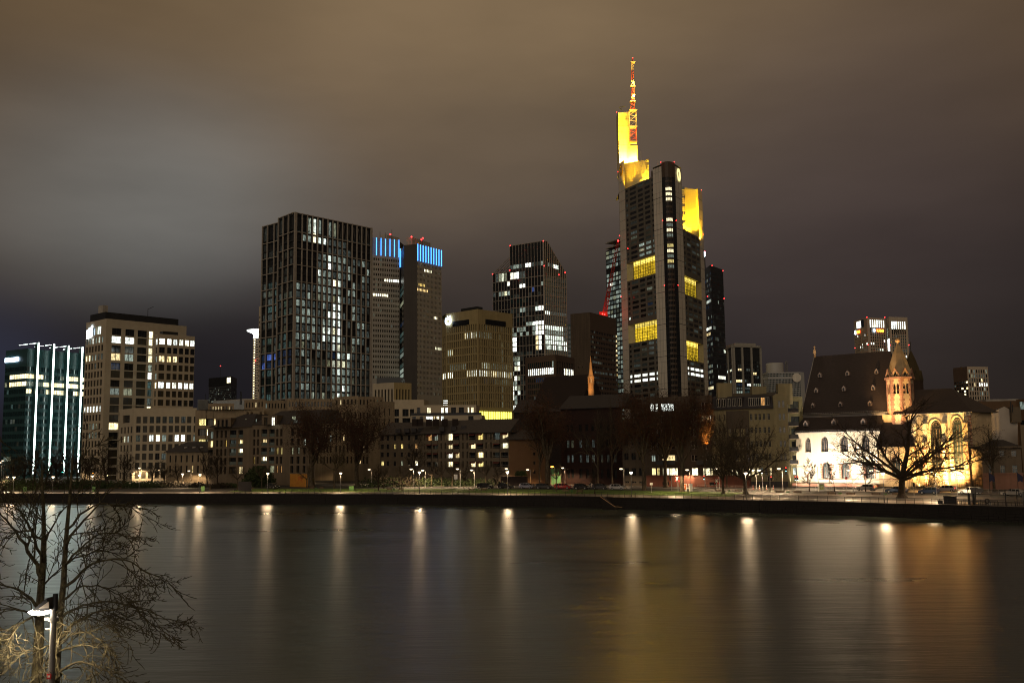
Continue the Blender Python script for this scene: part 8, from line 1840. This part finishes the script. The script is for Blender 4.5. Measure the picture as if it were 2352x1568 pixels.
def signpost(n,x,yt,yb,label,w=.8,h=.6,z=3.18,m_='white_paint',dist=None):
 p = QG(n,x,yb,z) if dist is None else QP(n,x,yb,dist);p.z = z;H = QP(n,x,yt,p.y).z - z;rt = thing('sign_post',label,'sign',p);m = MB();m.tube((0,0,0),(0,0,H),.05,k=6);m.build('post','lamp_post_pale',rt,local=True);m = MB();m.box(-w / 2,w / 2,-.09,-.05,H - h,H);m.build('board',m_,rt,local=True)
signpost('b3',927,965,1118,'white sign board on a thick pale post at the street',.95,1.3);signpost('b4',1738,1062,1175,'small white notice board on a post on the lawn end',.7,.5,2.9)
signpost('b6',688,1005,1180,'thin post with red rimmed sign before the church',.5,.5,m_='red_paint');signpost('b7',310,1065,1235,'thin post with dark plate left of the choir fence',.45,.9,m_='metal_dark')
# hoarding, bush, hedges, fence, wall
mat('hoarding_orange',(.42,.18,.025),.8,0,.2,1.);A,C = QP('b2',1088,1035,296),QP('b2',1290,1030,290);rt = thing('hoarding','orange yellow site hoarding with red sprayed marks beside the roofed apartments','hoarding',(A.x,A.y,3.2));L,d = unit(A,C);H = QP('b2',1190,960,293).z
for k in range(6): mb = MB();mb.obox(xy(A),d,L * k / 6 + .02,L * (k + 1) / 6 - .02,-.08,0,3.2,H);mb.build('panel','hoarding_orange',rt)
mb = MB();rr = random.Random(2)
for k in range(16): u = L * .35 + rr.random() * L * .35;z_ = 3.2 + (H - 3.2) * rr.uniform(.3,.75);mb.obox(xy(A),d,u,u + rr.uniform(.1,.4),.01,.02,z_,z_ + rr.uniform(.06,.4))
mb.build('graffiti','red_paint',rt)
def foliage(name,label,c,rx,ry,rz,n,size,m,seed,cat='bush',group=None):
 r = random.Random(seed);rt = thing(name,label,cat,(c[0],c[1],c[2]),0,group);mb = MB()
 for i in range(n):
  a = Vector((r.gauss(0,1),r.gauss(0,1),abs(r.gauss(0,1)))).normalized() * (r.random() ** .3);p = Vector((a.x * rx,a.y * ry,a.z * rz + .1));p += Vector((r.gauss(0,.1),r.gauss(0,.1),r.gauss(0,.1))) * rx * .4;e = Vector((r.uniform(-1,1),r.uniform(-1,1),r.uniform(-1,1))).normalized() * size * r.uniform(.5,1.2);f = e.orthogonal() * .7;mb.poly([tuple(p - e),tuple(p + f),tuple(p + e),tuple(p - f)])
 o = mb.build('foliage',m,rt,local=True);o['kind'] = 'stuff';mb = MB();mb.tube((0,0,-.2),(0,0,rz * .6),.08,.03,5);mb.tube((0,0,0),(rx * .4,0,rz * .6),.05,.02,4);mb.tube((0,0,0),(-rx * .4,0,rz * .5),.05,.02,4);mb.build('stem','bark_dark',rt,local=True);return rt
p = QG('b2',728,1112,3.1);foliage('round_bush','big dark round bush on the lawn before the roofed apartments',p,5.2,4,6.2,3800,.28,'leaf_green',1)
for i,(n,x,y,w,h,l) in enumerate((('b2',300,1125,3.4,1.6,'low brown shrubs left of the graffiti wall'),('b2',400,1122,3.6,1.4,'low shrub against the graffiti wall'),('b1',1700,890,6,2.2,'low dark shrub bank below the cream wing'),('b1',1950,885,6,2.0,'low dark shrub bank below the villa'),('b1',1200,905,6,2.4,'dark shrub bank under the big bare tree'),('b1',850,900,7,3.2,'dark shrub bank under the third light bar'),('b1',600,905,7,3.6,'dark shrub bank behind the left benches'),('b1',380,905,7,3.6,'dark shrub bank behind the green bin on the left'),('b1',180,905,7,3.4,'dark shrub bank behind the leftmost lamps'),('b1',30,905,6,3.0,'dark shrub bank at the left edge'),('b1',1030,905,6,2.8,'dark shrub bank left of the big bare tree'),('b1',1450,900,7,2.2,'dark shrub bank right of the big bare tree'),('b1',2180,890,6,1.6,'dark shrub bank at the right of the villa'),('b3',800,1040,8,2.6,'dark hedge below the left balconies'),('b3',640,1040,6,2.8,'dark hedge below the apartment corner'),('b3',300,1035,9,3.2,'dark hedge before the left apartment windows'),('b3',80,1030,8,3.2,'dark hedge right of the forked plane tree'),('b3',1150,1035,8,2.2,'dark hedge below the middle balconies'))):
 d_ = None if n == 'b2' else (285 if n == 'b3' else 300);p = QG(n,x,y,3.1) if d_ is None else QP(n,x,y,d_);p.z = 2.9;foliage('shrub',l,p,w,1.8,h,900,.26,'leaf_green' if i % 3 else 'leaf_dull',20 + i,'shrub','shrubs along the far bank')
A,C = QP('b2',498,1085,268),QP('b2',640,1085,264);rt = thing('graffiti_wall','low dark wall with pale graffiti left of the round bush','wall',(A.x,A.y,3.1));L,d = unit(A,C);mb = MB();mb.obox(xy(A),d,0,L,-.3,0,3.1,3.1 + 2.6);mb.build('wall','slate',rt)
tm = text_mesh('GOERE',1.6,.02,'white_paint');o = bpy.data.objects.new('graffiti',tm);COL.objects.link(o);o.parent = rt;o.rotation_euler = (pi / 2,0,atan2(d[1],d[0]));o.location = (L * .3,-.12 + d[1] * L * .3,.5);o.scale = (.75,1,1)
A,C = QP('b3',1440,990,288),QP('b3',1745,990,280);rt = thing('brick_wall','low dark brick garden wall with clipped bushes before the orange gable','wall',(A.x,A.y,3.1));L,d = unit(A,C);mb = MB();mb.obox(xy(A),d,0,L,-.4,0,3.1,A.z);mb.build('wall','brick_trim',rt);mb = MB();mb.obox(xy(A),d,-.05,L + .05,-.45,.05,A.z,A.z + .1);mb.build('coping','quay_stone',rt)
for i,x in enumerate((1640,1680,1715)): p = QP('b3',x,985,283);foliage('clipped_bush',('left','middle','right')[i] + ' clipped round bush on the brick garden wall',(p.x,p.y,p.z),.9,.9,1.5,350,.16,'leaf_green',60 + i,'bush','clipped bushes on the wall')
A,C = C3(cu(1085),5.4,3.1),C3(CL + 3.2,5.0,3.1);rt = thing('iron_fence','black iron picket fence in front of the church choir','fence',(A.x,A.y,3.1));L,d = unit(A,C);pm = MB();pm.box(-.025,.025,-.025,.025,0,2.3);pm.add([(-.03,-.03,2.3),(.03,-.03,2.3),(.03,.03,2.3),(-.03,.03,2.3),(0,0,2.45)],[(0,1,4),(1,2,4),(2,3,4),(3,0,4)]);me = pm.mesh('picket','metal_dark');k = int(L / .38)
for i in range(k + 1): o = bpy.data.objects.new('picket',me);COL.objects.link(o);o.parent = rt;o.location = (d[0] * L * i / k,d[1] * L * i / k,0)
for zz in (.4,2.05): mb = MB();mb.obox(xy(A),d,0,L,-.03,.03,3.1 + zz,3.14 + zz);mb.build('rail','metal_dark',rt)
A,C = C3(0,3.6,3.1),C3(uN,4.2,3.1);rt = thing('stone_wall','low red stone wall along the foot of the church','wall',(A.x,A.y,3.1));L,d = unit(A,C);rr = random.Random(9)
mb = MB();mb.obox(xy(A),d,0,L,-.3,-.04,3.0,3.9);mb.build('core','red_sandstone',rt)
for row in range(3):
 u = 0
 while u < L - .2:
  w_ = min(rr.uniform(.5,1.0),L - u);mb = MB();mb.obox(xy(A),d,u + .02,u + w_ - .02,-.1,rr.uniform(-.02,.03),3.1 + row * .27,3.1 + row * .27 + .25);mb.build('stone','red_sandstone',rt);u += w_
p = C3(cu(1290),4.2,3.1);foliage('winter_shrub','bare twiggy shrub lit pale in front of the choir wall',p,3.6,1,2.0,500,.14,'leaf_dull',91,'shrub')
# tram track in front of the church
tk = offs(sub(BK,1650,2880),PW + 2.5)
for k,o_ in enumerate((0,1.43)):
 mb = MB();a = offs(sub(BK,1650,2880),PW + 2.0 + o_)
 for i in range(len(a) - 1): mb.tube((a[i][0],a[i][1],2.82),(a[i + 1][0],a[i + 1][1],2.82),.05,k=4)
 struct(mb.build('tram_rail','rail_steel'))
# ------------------------------------------------------------------ cars
def car_mesh(kind):
 """side profile lofted over the width; returns parts. x forward, y width, z up; length about 4.2"""
 if kind == 'estate': roof = [(-2.15,.55),(-2.2,.95),(-2.05,1.25),(-1.75,1.43),(-.9,1.5),(.15,1.47),(.55,1.35),(1.15,1.0),(2.0,.84),(2.25,.62),(2.25,.35)]
 elif kind == 'saloon': roof = [(-2.2,.55),(-2.25,.9),(-1.75,1.0),(-1.1,1.35),(-.4,1.43),(.25,1.38),(.5,1.3),(1.15,.95),(2.05,.80),(2.3,.60),(2.3,.33)]
 else: roof = [(-1.85,.5),(-1.95,.9),(-1.75,1.3),(-1.4,1.5),(-.6,1.56),(.3,1.5),(.65,1.36),(1.2,1.02),(1.8,.86),(2.0,.62),(2.0,.33)]
 bx0,bx1 = roof[0][0],roof[-1][0]
 body = MB();prof = [(bx0 + .05,.28)] + roof + [(bx1 - .05,.25)]
 def ring(y,inset): return [(x * (1 - inset * .02),y,z - inset * .05 * (z > .7) * 1.0) for x,z in prof]
 ys_ = [(-.78,1.6),(-.86,.6),(-.88,0)];cols_ = []
 lv = []
 for y,ins in ((-.60,0),(-.80,.5),(-.87,1.5)): lv.append((y,ins))
 rings = []
 for y,ins in ((-.86,1),(-.62,0),(.62,0),(.86,1)):
  rings.append([(x,(y if z < 1.0 else y * (.86 if ins else .9)),z - (.05 if ins and z > .8 else 0)) for x,z in prof])
 n = len(prof);vs = [p for r_ in rings for p in r_];fs = []
 for k in range(3):
  for i in range(n - 1): fs.append((k * n + i,k * n + i + 1,(k + 1) * n + i + 1,(k + 1) * n + i))
 for k in range(3): fs.append((k * n + n - 1,k * n,(k + 1) * n,(k + 1) * n + n - 1))
 body.add(vs,fs,0,True);body.add(rings[0],[tuple(reversed(range(n)))],0);body.add(rings[3],[tuple(range(n))],0)
 gl = MB();top = max(z for x,z in roof);h0,h1 = .95,top - .10
 xs_ = dict(estate=[(-1.85,-1.0),(-.92,-.1),(-.02,.92)],saloon=[(-1.35,-.6),(-.52,.2),(.28,1.0)],hatch=[(-1.5,-.75),(-.67,.1),(.18,1.0)])[kind]
 for s in (-1,1):
  for j,(a,c) in enumerate(xs_):
   ta = a + (.28 if j == 0 else .02);tc__ = c - (.55 if j == 2 else .02);y0,y1 = s * .868,s * .775;gl.add([(a,y0,h0),(c,y0,h0),(tc__,y1,h1),(ta,y1,h1)],[(0,1,2,3) if s < 0 else (3,2,1,0)])
 fx = dict(estate=(.62,1.13),saloon=(.57,1.13),hatch=(.72,1.18))[kind];gl.add([(fx[1] + .03,-.68,1.03),(fx[1] + .03,.68,1.03),(fx[0] + .03,.58,1.36),(fx[0] + .03,-.58,1.36)],[(0,1,2,3)])
 rx = bx0 - .03;gl.add([(rx + .02,.62,.98),(rx + .02,-.62,.98),(rx + .28,-.55,1.30),(rx + .28,.55,1.30)],[(0,1,2,3)])
 tr_ = MB();tr_.box(bx0 + .1,bx1 - .1,-.84,.84,.2,.32)
 wh,rm = MB(),MB();wh.tube((0,-.1,0),(0,.1,0),.32,k=14);rm.tube((0,-.115,0),(0,.115,0),.19,k=10)
 wx = (bx0 + .72,bx1 - .78);hl,tl = MB(),MB();hl.box(bx1 - .30,bx1 + .02,-.80,-.52,.60,.74);tl.box(bx0 - .03,bx0 + .08,-.82,-.62,.78,1.0)
 mr_ = MB();mr_.box(.55,.68,-1.02,-.88,.95,1.08);pla = MB();pla.box(bx1 + .005,bx1 + .02,-.26,.26,.42,.53);hd = MB()
 for x_ in (-.35,.45): hd.box(x_,x_ + .16,-.885,-.875,.82,.85)
 return body,gl,tr_,wh.mesh('tyre','tyre'),rm.mesh('rim','rim'),wx,hl,tl,mr_,pla,hd
CMP = {}
def car(kind,paint,p,yaw,label,group=None,lights=False,cat='car',name='parked_car'):
 if kind not in CMP: CMP[kind] = car_mesh(kind)
 body,gl,tr_,wh,rm,wx,hl,tl,mr_,pla,hd = CMP[kind];rt = thing(name,label,cat,p,yaw,group)
 def add(nm,mb,m): o = bpy.data.objects.new(nm,mb.mesh(nm,m));COL.objects.link(o);o.parent = rt;return o
 add('body',body,paint);add('windows',gl,'car_glass');add('underbody',tr_,'tyre');add('number_plate',pla,'white_paint');add('door_handles',hd,'metal_grey')
 flip = lambda mb: (lambda m2: (m2.add([(x,-y,z) for x,y,z in mb.v],mb.f),m2)[1])(MB())
 for s,f in ((1,lambda q: q),(-1,flip)): add('headlamp',f(hl),'head_glow' if lights else 'lamp_clear');add('tail_light',f(tl),'tail_glow' if lights else 'lamp_red');add('mirror',f(mr_),paint)
 for x_ in wx:
  for s in (-1,1):
   o = bpy.data.objects.new('wheel',wh);COL.objects.link(o);o.parent = rt;o.location = (x_,s * .78,.32);q = bpy.data.objects.new('rim',rm);COL.objects.link(q);q.parent = o
 if lights:
  for s in (-.5,.5):
   v = Vector((cos(yaw) * 2.5 - sin(yaw) * s,sin(yaw) * 2.5 + cos(yaw) * s,.65));lamp(Vector(p) + v,220,(1,.95,.85),.06,'SPOT',Vector(p) + v + Vector((cos(yaw) * 10,sin(yaw) * 10,-.8)),60)
 return rt
ry = lambda U: (lambda a,c: atan2(c[1] - a[1],c[0] - a[0]))(gp(U - 20,1118,3.15),gp(U + 20,1118.4,3.15))
def road_yaw(p):
 i = min(range(len(RD) - 1),key=lambda k: (RD[k] - Vector((p[0],p[1],RD[k].z))).length);return atan2(RD[i + 1].y - RD[i].y,RD[i + 1].x - RD[i].x)
for n,x,y,kind,paint,l in (('b3',1268,1124,'estate','car_black','black estate car, leftmost of the parked row'),('b3',1497,1126,'hatch','car_black','black compact car, second in the parked row'),('b3',1743,1128,'hatch','car_lilac','pale lilac small hatchback, third in the parked row'),('b3',1942,1130,'estate','car_grey','dark grey estate car left of the red one'),('b3',2158,1132,'estate','car_red','red car with white lettering on its door'),('b4',935,1137,'hatch','car_black','black compact car just left of the two people'),('b4',1148,1138,'hatch','car_grey','dark grey hatchback right of the two people'),('b4',1350,1143,'hatch','car_silver','silver hatchback, rightmost of the parked row')):
 p = QG(n,x,y,3.17);rc = car(kind,paint,p,road_yaw(p),l,'cars parked along the lawn')
 if paint == 'car_red':
  tm = text_mesh('nextbike',.26,.004,'white_paint');o = bpy.data.objects.new('door_lettering',tm);COL.objects.link(o);o.parent = rc;o.rotation_euler = (pi / 2,0,0);o.location = (-.75,-.885,.6)
for n,x,y,kind,paint,l in (('b7',110,1192,'estate','car_blue','dark estate car half hidden by the huge plane trunk'),('b7',485,1205,'hatch','car_blue','blue hatchback before the choir fence'),('b7',965,1205,'estate','car_white','pale car with white roof before the choir right corner'),('b7',1475,1225,'saloon','car_silver','silver car with lit headlamp at the right edge')):
 p = QG(n,x,y,3.17);s = car(kind,paint,p,road_yaw(p) + pi,l,'cars before the church',lights=False)
p = QP('b2',890,1068,282);p.z = 3.2;car('hatch','car_black',p,road_yaw(p),'black car parked at the wall below the roofed apartments')
for x,y,l,sgn in ((1010,782,'oncoming car with bright headlamps left of the big bare tree',1),(1360,795,'car with lit headlamps right of the big bare tree',1),(1700,808,'car with lit headlamps below the low cream wing',1),(2150,822,'car with lit headlamps below the villa',1)):
 p = QP('b1',x,y,300);i = min(range(len(RD)),key=lambda k: abs(proj((RD[k][0],RD[k][1],3.5))[0] - Q('b1',x,y)[0]));c_ = RD[i];car('estate','car_silver',(c_.x,c_.y - 1.6,3.17),road_yaw(c_),l,'cars driving on the left street',True,name='driving_car')
for U,l in ((660,'car with lit headlamps before the roofed apartments'),(1010,'car with lit headlamps left of the white sign post')):
 i = min(range(len(RD)),key=lambda k: abs(proj((RD[k][0],RD[k][1],3.5))[0] - U));c_ = RD[i];car('hatch','car_grey',(c_.x,c_.y + 2.2,3.17),road_yaw(c_),l,'cars driving on the left street',True,name='driving_car')
for U,l in ((1985,'car with lit lamps passing the church nave'),(2165,'car with lit lamps passing the church choir')):
 i = min(range(len(RD)),key=lambda k: abs(proj((RD[k][0],RD[k][1],3.5))[0] - U));c_ = RD[i];car('estate','car_silver',(c_.x,c_.y + 1.8,3.17),road_yaw(c_) + pi,l,'cars driving before the church',True,name='driving_car')
# ------------------------------------------------------------------ two people by the parked cars
mat('skin',(.45,.25,.17),.6);mat('hair_fair',(.42,.32,.2),.8);mat('coat_pale',(.50,.42,.34),.85);mat('coat_dark',(.03,.028,.03),.85);mat('trousers',(.02,.02,.025),.85)
def person(p,yaw,h,label,coat,hair,leanx=0):
 rt = thing('person',label,'person',p,yaw);s = h / 1.75
 V = [(0,0,.95),(0,0,1.15),(0,0,1.38),(0,0,1.50),(0,-.01,1.60),(0,-.02,1.70),(-.17,0,1.40),(-.23,-.02,1.15),(-.20,-.16,.98),(-.18,-.20,.90),(.17,0,1.40),(.24,-.04,1.16),(.16,-.22,1.10),(.10,-.27,1.12),(-.09,0,.90),(-.11,-.02,.48),(-.12,.03,.07),(-.12,-.14,.03),(.09,0,.90),(.11,.0,.48),(.12,.05,.07),(.12,-.12,.03)]
 Rr = [.15,.14,.15,.055,.085,.075,.065,.05,.04,.035,.065,.05,.04,.035,.09,.065,.045,.04,.09,.065,.045,.04]
 E = [(0,1),(1,2),(2,3),(3,4),(4,5),(2,6),(6,7),(7,8),(8,9),(2,10),(10,11),(11,12),(12,13),(0,14),(14,15),(15,16),(16,17),(0,18),(18,19),(19,20),(20,21)]
 me = bpy.data.meshes.new('b');me.from_pydata([(x * s,y * s,z * s) for x,y,z in V],E,[]);ob = bpy.data.objects.new('b',me);COL.objects.link(ob);ob.modifiers.new('s','SKIN');sk = me.skin_vertices[0].data
 for i,r_ in enumerate(Rr): sk[i].radius = (r_ * s,r_ * s * .85)
 sk[0].use_root = True;sb = ob.modifiers.new('u','SUBSURF');sb.levels = 1;dg = bpy.context.evaluated_depsgraph_get();m2 = bpy.data.meshes.new_from_object(ob.evaluated_get(dg));bpy.data.objects.remove(ob)
 m2.materials.clear();m2.materials.append(MT['skin']);m2.materials.append(MT['trousers'])
 for f in m2.polygons: f.material_index = 1 if f.center.z < .95 * s else 0;f.use_smooth = True
 o = bpy.data.objects.new('body',m2);COL.objects.link(o);o.parent = rt
 mb = MB();mb.lathe((0,0,0),[(.26 * s,.62 * s),(.21 * s,1.0 * s),(.20 * s,1.25 * s),(.22 * s,1.38 * s),(.09 * s,1.48 * s)],12)
 for sx,pts in ((-1,V[6:10]),(1,V[10:13])): mb.path([(x * s,y * s,z * s) for x,y,z in pts],[.085 * s,.075 * s,.06 * s,.055 * s][:len(pts)],7)
 mb.build('coat',coat,rt,local=True);mb = MB();mb.lathe((0,.015 * s,1.62 * s),[(.095 * s,-.06 * s),(.105 * s,.03 * s),(.08 * s,.11 * s),(0,.135 * s)],10);mb.build('hair',hair,rt,local=True)
p = QG('c6',165,592,3.15);person((p.x,p.y,3.15),.3,1.85,'taller standing person in dark coat beside the black compact car','coat_dark','hair_fair');p = QG('c6',215,597,3.15);person((p.x,p.y,3.15),-.8,1.72,'standing person in pale coat, right of the one in dark coat','coat_pale','hair_fair')
# ------------------------------------------------------------------ pontoon, lower right
pc = lambda x,y,z: QG('c5',x,y,z);ZP = 2.15
A = pc(135,700,ZP);C = QG('c5',2700,770,ZP);L,d = unit(A,C);A = xy(A)
mat('pontoon_black',(.010,.009,.009),.6)
rt = thing('pontoon','long black landing pontoon with ladder rungs moored at the quay, lower right','pontoon',(A[0],A[1],0))
mb = MB();mb.obox(A,d,0,L,-5,0,-.6,ZP - .08);mb.build('hull','pontoon_black',rt);mb = MB();mb.obox(A,d,-.1,L,-5.1,.12,ZP - .08,ZP);mb.build('deck','quay_stone',rt)
for k in range(6): mb = MB();mb.obox(A,d,.15,.75,.13,.2,ZP - .45 - k * .36,ZP - .39 - k * .36);mb.build('rung','rail_steel',rt)
for k in range(16): mb = MB();mb.lathe((A[0] + d[0] * (6 + k * 2.6) + d[1] * .2,A[1] + d[1] * (6 + k * 2.6) - d[0] * .2,.6),[(.0,-.35),(.28,-.25),(.28,.25),(0,.35)],8);mb.build('fender','tyre',rt)
k_ = ZO['c5'][2] * K / FPX * A[1]
um = lambda x: (x - 135) * k_ / max(d[0],.5)
def dk(x,w=-1.5): u = um(x);return Vector((A[0] + d[0] * u + d[1] * w,A[1] + d[1] * u - d[0] * w,ZP))
def dbox(name,label,cat,x,wd,h,dp,w=-1.5,m='metal_dark',extra=None,zb=0):
 p = dk(x,w);rt = thing(name,label,cat,p,atan2(d[1],d[0]));mb = MB();mb.box(-wd / 2,wd / 2,-dp / 2,dp / 2,.06 + zb,h * .93);mb.build('body',m,rt,local=True);mb = MB();mb.box(-wd / 2 - .04,wd / 2 + .04,-dp / 2 - .04,dp / 2 + .04,h * .93,h);mb.build('lid','metal_dark',rt,local=True)
 for sx in (-1,1): mb = MB();mb.box(sx * wd * .4 - .05,sx * wd * .4 + .05,-.2,.2,0,.06 + zb);mb.build('foot','metal_dark',rt,local=True)
 return rt
dbox('litter_bin','dark round topped bin at the left end of the pontoon','litter bin',330,.75,1.1,.6);dbox('machine_box','big dark box with sloping sides on the pontoon left end','box',490,1.9,1.9,1.2)
def post(x,h,label,r=.16,board=None,m='metal_dark',w=-1.2,nm='mooring_post'):
 p = dk(x,w);rt = thing(nm,label,'post',p);mb = MB();mb.tube((0,0,0),(0,0,h),r,r,9);mb.build('shaft',m,rt,local=True);mb = MB();mb.lathe((0,0,h),[(r,0),(r * .7,r * .6),(0,r * .8)],9);mb.build('cap',m,rt,local=True)
 if board: mb = MB();mb.box(board[0],board[1],-r - .06,-r - .01,board[2],board[3]);mb.build('board',board[4],rt,local=True)
mat('board_grey',(.10,.09,.08),.7)
post(800,2.4,'thick round topped mooring post on the pontoon',.22);post(875,3.4,'square signed post next to the round topped mooring post',.2,(-.55,.35,2.4,3.5,'board_grey'));post(905,3.6,'slim post with wide plate right of the signed post',.07,(.1,1.4,2.6,3.4,'board_grey'));post(785,4.4,'slender pole behind the mooring posts with twin lamps on top',.05)
post(1360,3.1,'thin steel post at the pontoon gate',.08);post(1530,2.9,'thin steel post right of the pontoon gate',.06)
for i,(x,wd,h) in enumerate(((1680,1.5,2.9),(2020,1.5,2.9),(1850,1.6,2.9))):
 p = dk(x,-1.8);rt = thing('notice_frame',('left','right','middle')[i] + ' dark notice panel on steel frame on the pontoon','notice board',p,atan2(d[1],d[0]),'notice panels on the pontoon');z0_ = .5 if i < 2 else 2.2
 mb = MB();mb.box(-wd / 2,wd / 2,-.05,.05,z0_,h);mb.build('panel','board_grey',rt,local=True)
 for sx in (-1,1): mb = MB();mb.box(sx * (wd / 2 + .06) - .04,sx * (wd / 2 + .06) + .04,-.05,.05,0,h);mb.build('leg','metal_grey',rt,local=True)
ln = [dk(x,-.3) for x in (640,900,1150,1400,1650)];railing('pontoon_railing','dark railing along the pontoon edge',ln,1.1,.75,3,'rail_dark',ZP);ln = [dk(x,-.3) for x in (2080,2300,2600)];railing('pontoon_railing','dark railing at the right end of the pontoon',ln,1.1,1.2,3,'rail_dark',ZP)
p = dk(1120,-1.2);rt = thing('white_container','small white round container on the pontoon','container',p);mb = MB();mb.tube((0,0,0),(0,0,.8),.22,k=10);mb.build('drum','white_paint',rt,local=True);mb = MB();mb.lathe((0,0,.8),[(.24,0),(.24,.06),(0,.08)],10);mb.build('lid','metal_grey',rt,local=True)
p = dk(1070,-1.4);rt = thing('life_ring_stand','life ring on a dark stand in the middle of the pontoon','life ring',p);mb = MB();mb.tube((-.3,0,0),(-.2,0,1.5),.05,k=5);mb.tube((.3,0,0),(.2,0,1.5),.05,k=5);mb.build('stand','metal_dark',rt,local=True);mb = MB();pr = None
for q_ in range(13):
 a = 2 * pi * q_ / 12;v = (cos(a) * .38,-.1,1.15 + sin(a) * .38)
 if pr: mb.tube(pr,v,.08,k=6,cap=False)
 pr = v
mb.build('ring','metal_dark',rt,local=True)
# flags and tall poles before the pink house
mat('flag_dark',(.03,.03,.06),.9)
for x,lb in ((1210,'left flagpole with dark drooping flag before the pink stone house'),(1540,'right flagpole with dark drooping flag near the picture edge')):
 p = QG('b7',x - 15,1262,2.7);H = QP('b7',x - 20,950,p.y).z - 2.7;rt = thing('flagpole',lb,'flagpole',p,0,'flagpoles at the landing');mb = MB();mb.tube((0,0,0),(0,0,H),.06,.04,6);mb.build('pole','rail_dark',rt,local=True);mb = MB();f = [(0,0,H - .1),(.55,.1,H - .4),(1.1,-.05,H - .9),(1.0,.05,H - 2.0),(.5,-.05,H - 1.7),(0,0,H - 1.9)];mb.poly(f);mb.build('flag','flag_dark',rt,local=True)
